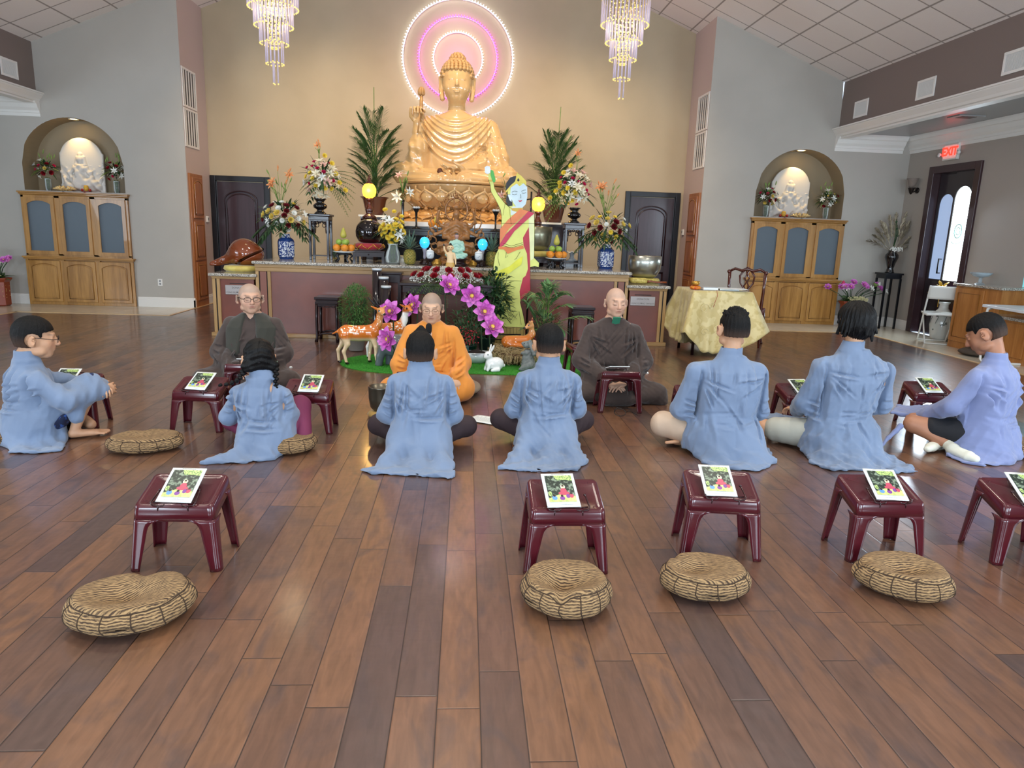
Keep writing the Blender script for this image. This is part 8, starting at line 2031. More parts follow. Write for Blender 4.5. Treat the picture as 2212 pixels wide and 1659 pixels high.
def niche_flowers(side,pos,x,y,z,seed,mix):
 t = thing('flower_arrangement','glass vase of red and white blooms, %s of the relief in the %s niche' % (pos,side),'flowers',(x,y,z),0,'glass vases in the niches')
 b = MB();b.lathe([(.045,0),(.05,.1),(.05,.2),(.055,.22)],20,cap=False);b.build('vase',gv,t,solid=.003);b = MB()
 for i in range(9): a = 2*PI*i/9;b.tube([(.02*math.cos(a),.02*math.sin(a),.01),(.03*math.cos(a+1.5),.03*math.sin(a+1.5),.24)],.004,4)
 b.build('stems',g_mid,t)
 bouquet(t,(0,-.02,.38),(.19,.13,.17),mix,seed,gy=40,ng=44,nl=0,ferns=4,greens=(g_dark,g_lite),glen=(.08,.16))
 rg = random.Random(seed)
 for k in range(6): bloom(t,'bud',(rg.uniform(-.16,.16),-.02,rg.uniform(.5,.62)),(rg.uniform(-.4,.4),-.1,1),1)
for side,cx,sgn in (('left',-6.60,1),('right',6.0,-1)):
 z = 1.902;y = YW+.18
 relief(side,cx-(.02 if side == 'left' else .08),YW+.27,z)
 niche_flowers(side,'left',cx-.55,y,z,51 if side == 'left' else 61,[('carn',3,1.1),('rose',3,1.1),('wlily',3,.8),('yrose',1 if side == 'left' else 3,.9)])
 niche_flowers(side,'right',cx+.58,y,z,53 if side == 'left' else 63,[('rose',4,1.1),('wlily',4,.8),('carn',1,1)] if side == 'left' else [('wlily',4,.8),('yrose',3,.6),('rose',2,1.1)])
 lx,fx = (cx-.22,cx+.13) if side == 'left' else (cx+.06,cx-.26)
 t = thing('glass_lotus','gold-lit glass lotus dish before the relief, %s niche' % side,'ornament',(lx,YW+.06,z),0,'glass lotus dishes');b = MB();petal_ring(b,.03,.03,.10,.085,9,.03,.05);petal_ring(b,.03,.03,.06,.10,7,.03,.05,off=.5);b.build('petals',mat('gold_glass','e0c58a',rough=.15,coat=.5),t);b = MB();b.lathe([(0,0),(.07,0),(.05,.02),(.06,.03),(0,.03)],12);b.build('base',rose_w,t)
 t = thing('wooden_tray','small red-brown tray under the fruit, %s niche' % side,'tray',(fx,YW+.06,z),0,'niche trays');b = MB();b.lathe([(0,.0),(.08,0),(.06,.012),(.09,.03),(0,.03)],8);b.build('tray_body',mat('red_tray','7a2318',rough=.3),t)
 o = tag(MB().lathe([(0,0),(.03,.01),(.042,.05),(.03,.095),(0,.10)],18).build('mango',mat('golden_fruit','d3a63f',rough=.4)),'golden rounded fruit on the red tray in the %s niche' % side,'fruit','fruit in the niches');o.location = (fx,YW+.06,z+.031)
 for q in (-1,1): o = tag(MB().ball((0,0,.022),.022,12,8).build('red_apple',mat('apple_red','a5281f',rough=.3)),'tiny red apple at the %s of the tray in the %s niche' % ('left' if q < 0 else 'right',side),'fruit','tiny red apples in the niches');o.location = (fx+q*.062,YW+.05,z+.03)
# ------------------------------------------------------------------ grass mats, animals, painted lady
def turf():
 m = mat('artificial_grass','2f8a22',rough=.85,col2='4aa733',vscale=60,bump=1.0,bscale=320,bdist=.01);return m
tm = turf()
def turf_mat(label,pts):
 b = MB();b.prism(pts,.001,.010,'Z');o = b.build('grass_mat',tm);tag(o,label,'grass mat','artificial grass mats')
 # blades standing on the mat
 rg = random.Random(2);xs = [p[0] for p in pts];ys = [p[1] for p in pts];b = MB();n = 0
 def inside(x,y):
  c = False;k = len(pts)
  for i in range(k):
   (x1,y1),(x2,y2) = pts[i],pts[(i+1) % k]
   if (y1 > y) != (y2 > y) and x < (x2-x1)*(y-y1)/(y2-y1)+x1: c = not c
  return c
 while n < 3800:
  x,y = rg.uniform(min(xs),max(xs)),rg.uniform(min(ys),max(ys))
  if not inside(x,y): continue
  n += 1;a = rg.uniform(0,PI);w_ = .0022;h_ = rg.uniform(.010,.022);dx,dy = w_*math.cos(a),w_*math.sin(a);lx,ly = rg.uniform(-.008,.008),rg.uniform(-.008,.008)
  b.put([(x-dx,y-dy,.009),(x+dx,y+dy,.009),(x+lx,y+ly,.009+h_)],[(0,1,2)])
 q = b.build('grass_blades',mat('grass_blade','43a02c',rough=.8,col2='2a7a1c',vscale=20),o);q['kind'] = 'stuff'
L_ell = [(-.60+.79*math.cos(a)*(1 if math.cos(a) < 0 else .6),7.98+.62*math.sin(a)) for a in np.linspace(PI/2,3*PI/2,24)]+[(-.12,7.36),(-.12,8.6)]
turf_mat('green artificial grass mat at left under the standing deer and elephant',L_ell)
turf_mat('green artificial grass mat at right under the rabbits and nest',[(.0,7.45),(1.28,7.40)]+[(1.28+.25*math.sin(a),8.05-.65*math.cos(a)) for a in np.linspace(.2,2.9,12)]+[(1.2,8.75),(.0,8.75)])
gl = dict(rough=.14,coat=.9,coatr=.06,attr=True)
def deer(label,x,y,rz,sc,kind,head=(.22,0),seed=1,walk=0):
 """standing deer, faces +X before rotation; height to ears about .62"""
 t = thing('deer_figurine',label,'figurine',(x,y,.012),rz,'glazed deer figurines',sc)
 S = SDF((-.36,-.14,-.005),(.36,.14,.72),.0065)
 S.cap((-.15,0,.345),(.10,0,.35),.078,.080,k=.05);S.ell((-.16,0,.34),(.085,.07,.085),k=.04);S.ell((.12,0,.335),(.08,.068,.09),k=.04);S.ell((-.02,0,.315),(.12,.062,.062),k=.04)
 hx,hz = head;S.chain([(.14,0,.37),(.185,0,.45),(.195+hx*.1,0,.53),(.20+hx*.1,0,.565)],[.062,.042,.034,.036],k=.03)
 c = V3(.205+hx*.1,-.03*walk,.59);dirv = V3(math.cos(R(-72))*1.0 if walk else .75,-.85 if walk else -.2,-.28);dirv /= np.linalg.norm(dirv)
 S.ell(tuple(c),(.046,.042,.042),k=.02);S.cap(tuple(c+dirv*.02),tuple(c+dirv*.085),.032,.019,k=.025)
 for s in (-1,1):
  e = c+V3(-.015,0,.025)+np.cross(dirv,V3(0,0,1))*s*.04;S.cap(tuple(e),tuple(e+np.cross(dirv,V3(0,0,1))*s*.055+V3(-.01,0,.03)),.016,.006,k=.01)
 # legs with joints
 for s,dx in ((-1,.02),(1,-.03)):
  S.chain([(.12,s*.045,.31),(.135+dx,s*.05,.19),(.13+dx*1.3,s*.05,.10),(.135+dx*1.6,s*.05,.022)],[.036,.021,.016,.017],k=.015)
  S.chain([(-.18,s*.045,.32),(-.17+dx,s*.055,.23),(-.215+dx*1.2,s*.055,.145),(-.195+dx*1.6,s*.055,.022)],[.055,.030,.018,.017],k=.02)
  for bx in (.14+dx*1.6,-.19+dx*1.6): S.ell((bx+.005,s*.052,.012),(.022,.017,.014),k=.005)
 S.cap((-.235,0,.37),(-.31,0,.33),.016,.006,k=.02);S.floor(0)
 rg = np.random.RandomState(seed);sp = [(rg.uniform(-.22,.14),rg.uniform(.34,.43)) for _ in range(34)]
 def col(X,Y,Z):
  base = np.array(lin('cc6f24'));C = np.tile(base,(len(X),1));pale = np.array(lin('e0c49c' if kind == 0 else 'e9e6de'))
  C = lerpc(C,pale,sstep(.31,.27,Z)*(np.abs(X) < .3));C = lerpc(C,pale,sstep(.28,.18,Z)*.8)
  if kind: C = lerpc(C,pale,np.clip(sstep(.12,.16,X)*sstep(.36,.40,Z)*sstep(.56,.53,Z),0,1)*(X > .1))
  else: C = lerpc(C,np.array(lin('d9a86a')),sstep(.16,.19,X)*sstep(.40,.46,Z)*.6)
  for a,b_ in sp:
   d = (X-a)**2+(Z-b_)**2;C = lerpc(C,np.array(lin('f2ead8')),(d < .008**2).astype(float)*(Z > .33)*(X < .16))
  C = lerpc(C,np.array(lin('241a16')),(Z < .026).astype(float));P = np.stack([X,Y,Z],1);nose = c+dirv*.10
  C = lerpc(C,np.array(lin('1d1513')),(np.linalg.norm(P-nose,axis=1) < .017).astype(float))
  for s in (-1,1): q = c+np.cross(dirv,V3(0,0,1))*s*.034+dirv*.028+V3(0,0,.012);C = lerpc(C,np.array(lin('15100e')),(np.linalg.norm(P-q,axis=1) < .013).astype(float));C = lerpc(C,np.array(lin('e8d0ae')),(np.linalg.norm(P-(c+dirv*.07+V3(0,0,-.02)),axis=1) < .026).astype(float)*.8)
  return C
 S.build('body',mat('glazed_ceramic','cc6f24',**gl),t,color=col)
 m = mat('dark_antler','1d1a1c',rough=.35)
 if kind >= 0:
  for s in (-1,1):
   b = MB();e = Vector(c)+Vector((-.02,0,.03));side = Vector(np.cross(dirv,V3(0,0,1)))*s
   if kind == 0: b.tube([e+side*.015,e+side*.02+Vector((-.04,0,.05)),e+side*.03+Vector((-.09,0,.12))],[.008,.012,.004],6)
   else:
    b.tube([e+side*.015,e+side*.05+Vector((0,0,.035)),e+side*.12+Vector((0,0,.05)),e+side*.15+Vector((0,0,.12))],[.007,.006,.005,.003],5);b.tube([e+side*.05+Vector((0,0,.035)),e+side*.06+Vector((0,0,.10))],[.005,.002],5);b.tube([e+side*.12+Vector((0,0,.05)),e+side*.18+Vector((0,0,.07))],[.005,.002],5)
   b.build('antler',m,t)
 return t
deer('glossy orange spotted deer figurine standing at the left edge of the mat',-1.14,7.86,R(10),1.0,0,(.1,0),3,1)
deer('glossy white-bellied antlered deer figurine just behind the elephant',-.87,8.22,R(28),.98,1,(.1,0),5,1)
# fawn resting in the straw nest
t = thing('fawn_figurine','glossy orange fawn figurine lying curled in the straw nest','figurine',(.62,8.12,.20),R(8))
S = SDF((-.24,-.12,-.01),(.26,.14,.36),.006)
S.cap((-.13,0,.06),(.08,0,.065),.07,.066,k=.04);S.ell((-.12,-.04,.05),(.07,.055,.055),k=.03);S.chain([(.10,.02,.07),(.17,.04,.14),(.16,.04,.22)],[.05,.036,.032],k=.03);S.ell((.145,.03,.245),(.045,.036,.038),k=.015);S.cap((.13,.02,.24),(.07,-.005,.215),.028,.016,k=.02)
S.cap((-.1,-.08,.03),(.06,-.09,.02),.022,.018,k=.02);S.cap((.12,-.05,.04),(.02,-.09,.02),.022,.015,k=.02)
for a in ((.135,.0,.275,.12,-.02,.30),(.165,.06,.275,.18,.085,.325)): S.cap(a[:3],a[3:],.018,.007,k=.01)
def fc(X,Y,Z):
 C = np.tile(np.array(lin('c86f28')),(len(X),1));C = lerpc(C,np.array(lin('dcae78')),sstep(.11,.18,Z)*.55);P = np.stack([X,Y,Z],1)
 for q,r,k in ((V3(.07,-.005,.215),.017,'1d1513'),(V3(.118,-.003,.25),.011,'2a1510'),(V3(.172,.07,.305),.018,'6e2a20')): C = lerpc(C,np.array(lin(k)),(np.linalg.norm(P-q,axis=1) < r).astype(float))
 return C
S.build('body',mat('glazed_ceramic','cc6f24'),t,color=fc)
t = thing('straw_nest','brown bowl heaped with pale straw forming a nest','nest',(.60,8.12,.012));b = MB();b.lathe([(0,0),(.16,0),(.22,.05),(.27,.13),(.25,.14),(0,.10)],36);b.build('bowl',mat('nest_brown','5a4028',rough=.8,bump=.6,bscale=40),t)
b = MB();rg = random.Random(6)
for _ in range(900):
 a = rg.uniform(0,2*PI);r = .06+.24*rg.random()**.6;z = .10+.10*rg.random()*(1.1-abs(r-.18)*2.5);p = Vector((r*math.cos(a),r*math.sin(a),z));q = rg.uniform(0,2*PI);L1 = rg.uniform(.03,.07);dd = Vector((math.cos(q),math.sin(q),rg.uniform(-.4,.4)))
 b.tube([p-dd*L1,p+Vector((rg.uniform(-.012,.012),rg.uniform(-.012,.012),.012)),p+dd*L1+Vector((0,0,-.02))],.0016,3)
for _ in range(160):
 a = rg.uniform(PI,2*PI);r = .27;p = Vector((r*math.cos(a),r*math.sin(a),.12));b.tube([p,p+Vector((math.cos(a)*.02,math.sin(a)*.02,-rg.uniform(.03,.10))),p+Vector((rg.uniform(-.03,.03),math.sin(a)*.03,-rg.uniform(.02,.11)))],.0016,3)
o = b.build('straw',mat('pale_straw','d2bd92',rough=.8,col2='b99e6a',vscale=40),t);o['kind'] = 'stuff'
# elephant
t = thing('elephant_figurine','grey ceramic elephant figurine with white tusks in front of the deer','figurine',(-.74,7.74,.012),R(-25))
S = SDF((-.24,-.14,-.005),(.30,.14,.42),.006)
S.ell((-.04,0,.22),(.155,.105,.115),k=.03);S.ell((-.06,0,.27),(.10,.085,.08),k=.05);S.ell((.125,0,.25),(.075,.075,.085),k=.03);S.ell((.12,0,.30),(.05,.06,.04),k=.03)
for s in (-1,1): S.ell((.09,s*.085,.235),(.05,.014,.07),Euler((0,0,s*R(-25))),k=.01);S.chain([(.05,s*.055,.18),(.06,s*.06,.09),(.06,s*.06,.015)],[.048,.038,.04],k=.02);S.chain([(-.13,s*.055,.20),(-.15+s*.02,s*.06,.11),(-.16+s*.03,s*.06,.015)],[.06,.042,.042],k=.02)
S.chain([(.17,0,.23),(.21,0,.15),(.215,0,.08),(.235,0,.03),(.26,0,.035)],[.045,.032,.024,.018,.014],k=.02);S.cap((-.19,0,.25),(-.215,0,.13),.012,.008,k=.015);S.disp(lambda x,y,z: .0016*np.sin(z*190+x*40)*(x > .15));S.floor(0)
def ec(X,Y,Z):
 C = np.tile(np.array(lin('5f646a')),(len(X),1));P = np.stack([X,Y,Z],1)
 for s in (-1,1):
  C = lerpc(C,np.array(lin('a8414a')),(np.linalg.norm((P-V3(.105,s*.098,.235))/V3(1,1,1.3),axis=1) < .032).astype(float)*.85);C = lerpc(C,np.array(lin('15110f')),(np.linalg.norm(P-V3(.165,s*.06,.265),axis=1) < .010).astype(float))
 return C
S.build('body',mat('grey_glaze','5f646a',rough=.25,coat=.6,attr=True),t,color=ec)
for s in (-1,1): b = MB();b.tube([(.18,s*.04,.19),(.215,s*.05,.13),(.235,s*.045,.07)],[.011,.010,.004],7);b.build('tusk',mat('ivory_white','e8e6dc',rough=.3),t)
# rabbits
def rabbit(label,x,y,rz,upright,c1,m,sc=1):
 t = thing('rabbit_figurine',label,'figurine',(x,y,.012),rz,None,sc)
 S = SDF((-.14,-.10,-.005),(.16,.10,.40),.0045)
 if not upright:
  S.ell((-.035,0,.07),(.085,.065,.072),k=.02);S.ell((.035,0,.08),(.05,.045,.065),k=.03);S.ell((.06,0,.165),(.045,.038,.042),k=.02);S.ell((.09,0,.152),(.024,.024,.022),k=.012);S.ell((-.12,0,.05),(.022,.02,.02),k=.01)
  for s in (-1,1): S.ell((.025,s*.024,.235),(.014,.010,.045),Euler((s*R(-14),R(-22),0)),k=.01);S.ell((.036,s*.026,.238),(.006,.006,.032),Euler((s*R(-14),R(-22),0)),k=.003,cut=True);S.chain([(.055,s*.026,.07),(.075,s*.028,.015)],[.02,.016],k=.01);S.cap((-.03,s*.06,.02),(.04,s*.06,.014),.024,.016,k=.015)
 else:
  S.loft([(0,-.01,0,.075,.065),(.05,-.01,0,.085,.075),(.13,0,0,.068,.06),(.2,0,0,.052,.05),(.23,.0,0,.04,.04)],k=.03);S.ell((.015,0,.285),(.05,.042,.042),k=.02);S.ell((.055,0,.295),(.026,.024,.022),k=.012)
  for s in (-1,1): S.cap((-.01,s*.03,.32),(-.075,s*.045,.19),.018,.022,k=.01);S.cap((-.03,s*.04,.07),(.07,s*.05,.014),.04,.022,k=.02);S.cap((.01,s*.045,.2),(.065,s*.02,.19),.022,.014,k=.012)
  S.ell((-.085,0,.03),(.03,.03,.03),k=.01);S.disp(lambda x,y,z: .002*np.sin(z*160+x*90)*np.sin(y*120))
 S.floor(0);e = [(.088,.165),(.052,.292)][upright]
 def rc(X,Y,Z):
  C = np.tile(np.array(lin(c1)),(len(X),1));P = np.stack([X,Y,Z],1)
  for s in (-1,1): C = lerpc(C,np.array(lin('1a1a1a' if upright else '5a6a62')),(np.linalg.norm(P-V3(e[0]-.008,s*(.034 if not upright else .036),e[1]+.012),axis=1) < .009).astype(float))
  return lerpc(C,np.array(lin('8a5a52')),(np.linalg.norm(P-V3(e[0]+.028,0,e[1]-.005),axis=1) < .009).astype(float)*.7)
 S.build('body',m,t,color=rc)
rabbit('white glazed ceramic rabbit figurine sitting on the right grass mat',.315,7.60,R(-155),0,'e9ecea',mat('white_glaze','e9ecea',rough=.2,coat=.7,attr=True),1.05)
rabbit('grey stone rabbit figurine standing upright beside the straw nest',.70,7.66,R(165),1,'7f8584',mat('grey_stone','7f8584',rough=.7,attr=True,bump=.5,bscale=90,var=.2,vscale=40),1.0)
# painted plywood lady: thick outline board with flat painted areas
lady = thing('painted_cutout','large painted plywood cutout of a lady in yellow dress raising one arm','cutout figure',(0,9.50,0),0)
SHAPES = [('board','f0e87f'),]
LP = {'sil': [(-0.334,2.139),(-0.272,2.148),(-0.252,2.045),(-0.204,1.963),(-0.101,1.847),(-0.042,1.807),(0.003,1.78),(0.104,1.791),(0.193,1.773),(0.274,1.754),(0.289,1.548),(0.297,1.173),(0.367,1.11),(0.364,1.051),(0.309,1.064),(0.25,1.048),(0.262,0.746),(0.14,0.609),(0.133,0.579),(0.176,0.43),(0.212,0.28),(0.206,0.235),(0.1,0.244),(-0.005,0.229),(-0.126,0.249),(-0.262,0.268),(-0.221,0.42),(-0.203,0.57),(-0.219,0.865),(-0.239,1.04),(-0.221,1.186),(-0.165,1.303),(-0.156,1.476),(-0.147,1.676),(-0.165,1.774),(-0.226,1.885),(-0.294,1.994),(-0.311,2.091)],
'base': [(-0.217,0.254),(0.206,0.242),(0.228,0.0),(-0.198,0.0)],'red': [(0.212,1.567),(0.14,1.428),(0.151,1.328),(0.199,1.228),(0.221,1.025),(0.195,0.936),(0.159,0.905),(0.12,0.727),(0.135,0.606),(0.265,0.739),(0.251,1.026),(0.232,1.316)],
'orange': [(0.09,1.795),(0.2,1.77),(0.08,1.655),(-0.048,1.537),(-0.132,1.405),(-0.166,1.332),(-0.165,1.533),(-0.066,1.65)],'crimson': [(0.2,1.77),(0.279,1.747),(0.168,1.644),(0.026,1.511),(-0.086,1.349),(-0.167,1.275),(-0.162,1.34),(-0.089,1.464),(0.052,1.612),(0.151,1.715)],
'belt': [(-0.18,1.303),(-0.084,1.306),(0.019,1.295),(0.143,1.328),(0.159,1.292),(0.064,1.267),(-0.055,1.213),(-0.105,1.269),(-0.179,1.271)],'band': [(0.148,1.19),(0.13,1.08),(-0.029,0.959),(-0.212,0.868),(-0.221,0.924),(-0.185,0.983),(-0.032,1.046),(0.069,1.137)],
'face': [(-0.043,2.059),(0.035,2.111),(0.072,2.078),(0.121,2.118),(0.17,2.074),(0.178,1.955),(0.16,1.856),(0.118,1.812),(0.045,1.81),(-0.008,1.878),(-0.047,1.961)],'neck': [(-0.01,1.822),(0.118,1.827),(0.126,1.784),(0.048,1.739),(-0.031,1.708),(-0.034,1.779)],
'hair1': [(-0.107,2.015),(-0.103,2.113),(-0.054,2.184),(0.017,2.208),(0.035,2.187),(0.005,2.131),(-0.044,2.08),(-0.092,2.016)],'hair2': [(-0.079,1.974),(-0.04,1.976),(-0.015,1.878),(-0.011,1.833),(-0.057,1.823),(-0.098,1.875),(-0.096,1.946)],
'crown': [(-0.104,2.015),(-0.044,2.087),(0.012,2.138),(0.033,2.243),(0.089,2.21),(0.157,2.143),(0.159,2.095),(0.121,2.121),(0.092,2.12),(0.072,2.08),(0.035,2.112),(-0.043,2.059),(-0.099,1.994)],'ear': [(-0.079,1.967),(-0.055,1.975),(-0.024,1.92),(-0.027,1.878),(-0.052,1.898)],
'jewel': [(0.05,2.181),(0.07,2.154),(0.051,2.135),(0.036,2.153)],'lips': [(0.057,1.906),(0.083,1.899),(0.115,1.911),(0.101,1.889),(0.079,1.882)],'necklace': [(-0.027,1.8),(0.126,1.81),(0.119,1.784),(0.047,1.756),(-0.019,1.772)],
'leaf': [(-0.309,2.271),(-0.273,2.259),(-0.241,2.149),(-0.247,2.114),(-0.276,2.12),(-0.307,2.202)],'bracelet': [(-0.327,2.139),(-0.287,2.148),(-0.286,2.127),(-0.326,2.116)],'arm': [(0.205,1.745),(0.274,1.74),(0.299,1.173),(0.253,1.135),(0.212,1.546)],
'hand': [(-0.385,2.296),(-0.36,2.317),(-0.324,2.312),(-0.309,2.278),(-0.315,2.23),(-0.343,2.215),(-0.379,2.227)],
'head': [(-.08,2.02),(-.05,2.1),(.03,2.17),(.15,2.1),(.17,1.96),(.15,1.86),(.11,1.81),(.12,1.78),(-.03,1.76),(-.06,1.83)],'wrist': [(-.35,2.24),(-.315,2.24),(-.272,2.13),(-.32,2.12)]}
LLN = {'l1': [(-0.103,1.903),(-0.133,1.705)],'brow1': [(-0.027,2.001),(0.009,2.017),(0.046,2.009)],'brow2': [(0.096,2.016),(0.125,2.031),(0.156,2.036)],'eye1': [(-0.022,1.979),(0.008,1.969),(0.039,1.981)],'eye2': [(0.104,1.998),(0.129,1.99),(0.158,2.005)],'nose': [(0.086,1.98),(0.095,1.938),(0.082,1.931)],'f1': [(-0.115,1.348),(-0.011,1.316),(0.135,1.364)],'f2': [(-0.129,1.319),(-0.01,1.294),(0.143,1.342)],'s1': [(-0.059,0.965),(-0.068,0.796),(-0.048,0.633)],'s2': [(-0.174,0.837),(-0.183,0.644),(-0.154,0.421)],'s3': [(-0.135,0.794),(-0.114,0.572)],'s4': [(-0.044,0.484),(0.019,0.396),(0.069,0.472)],'s5': [(-0.06,0.529),(0.023,0.29),(0.101,0.428)],'s6': [(-0.01,0.38),(0.021,0.351),(0.057,0.404)],'s7': [(-0.178,1.231),(-0.183,1.158),(-0.158,1.057)],'s8': [(-0.075,1.234),(-0.08,1.161),(-0.051,1.191)],'s9': [(0.109,1.247),(0.061,1.158),(0.039,1.143)],'s10': [(-0.103,0.721),(-0.078,0.393)],'s11': [(-0.206,0.42),(-0.157,0.271)],'s12': [(0.122,0.459),(0.159,0.279)],'a1': [(-0.057,1.813),(-0.02,1.595)],'seam1': [(-0.16,1.604),(0.279,1.616)],'seam2': [(-0.219,0.865),(0.138,0.864)],'seam3': [(-0.234,0.865),(-0.175,0.881)]}
lady.location = (.60,9.50,0)
pm_ = lambda n,c,**k: mat('paint_'+n,c,rough=.45,**k)
b = MB()
for i,k in enumerate(('sil','head','wrist','hand','base','leaf','crown','hair1','hair2','red')): b.prism(LP[k],.0005*i,.018+.0004*i,'Y')
o = b.build('plywood_board',pm_('pale_yellow','dfe27a',var=.06,vscale=4),lady)
for i,(k,nm,c) in enumerate((('base','board_base','b3964f'),('arm','painted_arm','e6e8b0'),('hair1','painted_hair','1a1a20'),('hair2','painted_hair','1a1a20'),('red','painted_red_cloth','b5273c'),('neck','painted_neck','dbe6df'),('face','painted_face','cfe3ea'),('crown','painted_crown','e0cf58'),('ear','painted_ear','dbe9ec'),('jewel','painted_jewel','1a1a20'),('lips','painted_lips','cf3f52'),
('necklace','painted_necklace','d0a83c'),('orange','painted_orange_sash','e0804a'),('crimson','painted_crimson_sash','c22d4c'),('belt','painted_belt','dd7c38'),('band','painted_skirt_band','e3e03a'),('leaf','painted_leaf','52b04a'),('hand','painted_flower','e9eef4'),('bracelet','painted_bracelet','d0b04a'))):
 b = MB();b.prism(LP[k],-.001-.0005*i,-.0003-.0005*i,'Y');b.build(nm,pm_(nm,c,var=.08,vscale=7),lady)
b = MB()
for k,P in LLN.items(): b.tube([(x,-.011,z) for x,z in P],.0022 if k[0] in 'bens' or k in ('f1','f2') else .0015,4)
for x in np.linspace(-.17,.19,9): b.tube([(x,-.004,.24),(x+.005,-.004,.02)],.0015,4)
for a,c in zip(LP['sil'],LP['sil'][1:]+LP['sil'][:1]): b.tube([(a[0],-.002,a[1]),(c[0],-.002,c[1])],.002,4)
b.build('painted_outlines',pm_('olive_line','3d4024'),lady)
t = thing('easel','dark metal easel propping up the painted lady from behind','easel',(.60,9.56,0));b = MB()
b.tube([(.24,0,0),(.235,0,2.02)],.012,6);b.tube([(-.12,0,0),(-.06,0,1.9)],.012,6);b.tube([(-.1,0,1.45),(.24,0,1.45)],.010,6);b.tube([(.05,0,1.72),(.235,0,1.72)],.008,6);b.tube([(.1,0,1.9),(.235,0,1.93)],.008,6);b.tube([(.05,.01,1.45),(.1,.30,0)],.012,6);b.build('frame',blk,t)
t = thing('picture_ledge','low black open frame standing at the foot of the painted lady','frame',(.52,9.30,0));b = MB();b.tube([(-.22,0,0),(-.22,0,.17),(.22,0,.17),(.22,0,0)],.010,4);b.tube([(-.22,0,.10),(.22,0,.10)],.006,4);b.build('frame',blk,t)
# ------------------------------------------------------------------ right side of the hall
# cloth-covered table
damask = mat('gold_damask','d6c48c',rough=.42,sheen=.2,col2='c5b074',vscale=9,vlo=.47,vhi=.53,bump=.25,bscale=9,stretch=(1,1,1))
t = thing('side_table','small table hidden under the gold damask cloth','table',(3.30,9.32,0));b = MB();b.box(-.36,.36,-.34,.34,.79,.825);b.build('table_top',rose_w,t)
for sx in (-1,1):
 for sy in (-1,1): b = MB();b.bar((sx*.32,sy*.3,.79),(sx*.32,sy*.3,0),.02);b.build('leg',rose_w,t)
def cloth():
 nu,nv = 160,26;hx,hy = .375,.355
 def rect(u):
  p = u*4;k = int(p) % 4;f = p-int(p);c = [(-hx,-hy),(hx,-hy),(hx,hy),(-hx,hy)];a,d = c[k],c[(k+1) % 4];return a[0]+(d[0]-a[0])*f,a[1]+(d[1]-a[1])*f,k,f
 vs = []; 
 for j in range(nv+1):
  v = j/nv
  for i in range(nu):
   x,y,k,f = rect(i/nu);corner = 1-min(f,1-f)*2;cr = corner**5
   ang = math.atan2(y,x);out = v*(.04+.20*cr)+.028*v*math.sin(f*PI*9+k)*(.4+.6*v)
   nx,ny = ((0,-1),(1,0),(0,1),(-1,0))[k]
   if cr > .02: nx,ny = nx+(math.copysign(1,x)-nx)*cr*.7,ny+(math.copysign(1,y)-ny)*cr*.7
   L1 = math.hypot(nx,ny);drop = .80-.30*cr-.03*math.sin(f*PI*5)**2 if k != 1 else .62-.15*cr
   if k == 3: drop = .70-.22*cr
   rd = .012
   z = .842-rd*(1-math.cos(min(v*12,PI/2)))-drop*max(0,v-.04)/.96;vs.append((x+nx/L1*(out+rd*min(1,v*10)),y+ny/L1*(out+rd*min(1,v*10)),max(.006,z)))
 fs = [(j*nu+i,j*nu+(i+1) % nu,(j+1)*nu+(i+1) % nu,(j+1)*nu+i) for j in range(nv) for i in range(nu)];fs.append(tuple(range(nu))[::-1])
 b = MB();b.put(vs,fs);return b
t = thing('tablecloth','gold damask cloth draped over the side table, corners hanging low','tablecloth',(3.30,9.32,0));cloth().build('draped_cloth',damask,t,solid=.004)
b = MB()     # woven scroll pattern
for (cx,cz,r) in ((-.24,.62,.07),(-.15,.66,.045),(.05,.55,.06),(.2,.62,.05),(-.05,.35,.07),(.15,.3,.06),(-.22,.32,.055)):
 b.tube([(cx+r*(1-q/9)*math.cos(q),-.392-.012*(.84-cz)-.012,cz+r*(1-q/9)*math.sin(q)) for q in np.linspace(0,7.5,22)],.003,4)
b.build('scroll_pattern',mat('damask_scroll','e6d9a6',rough=.35),t)
o = tag(MB().tube([(0,0,.16),(.01,-.012,.08),(-.01,-.01,.02),(-.03,-.012,-.06)],.003,5).build('red_tassel',mat('red_thread','a8402c')),'thin red bookmark cord hanging over the gold tablecloth front','cord');o.location = (3.20,8.925,.70)
t = thing('cushion_ring','tiny red and gold cushion holding a brass bowl on the clothed table','cushion',(2.98,9.12,.848));b = MB();b.lathe([(0,0),(.055,0),(.075,.02),(.055,.045),(0,.04)],20);b.build('cover',mat('red_gold_brocade','c2361c',rough=.5,col2='e0932c',vscale=30),t)
t = thing('small_gong','small brass bowl on the tiny red cushion, clothed table','gong',(2.98,9.12,.893));b = MB();b.lathe([(0,0),(.03,0),(.05,.02),(.055,.06),(.05,.06),(.045,.02),(0,.01)],24);b.build('bowl',mat('brass','c39543'),t)
for (x,y,w_,d_,h_,rz,l) in ((3.17,9.15,.20,.14,.03,5,'closed white-paged book lying by the brass bowl on the clothed table'),(3.45,9.2,.24,.30,.02,-14,'open pale booklet at right on the clothed table')):
 t = thing('book',l,'book',(x,y,.848),R(rz));b = MB();b.box(-w_/2,w_/2,-d_/2,d_/2,.003,h_-.003);b.build('pages',paper_m,t);b = MB();b.box(-w_/2-.004,w_/2+.004,-d_/2-.004,d_/2+.004,0,.003);b.box(-w_/2-.004,w_/2+.004,-d_/2-.004,d_/2+.004,h_-.003,h_);b.build('cover',mat('pale_blue_cover','c3ccd4',rough=.5),t)
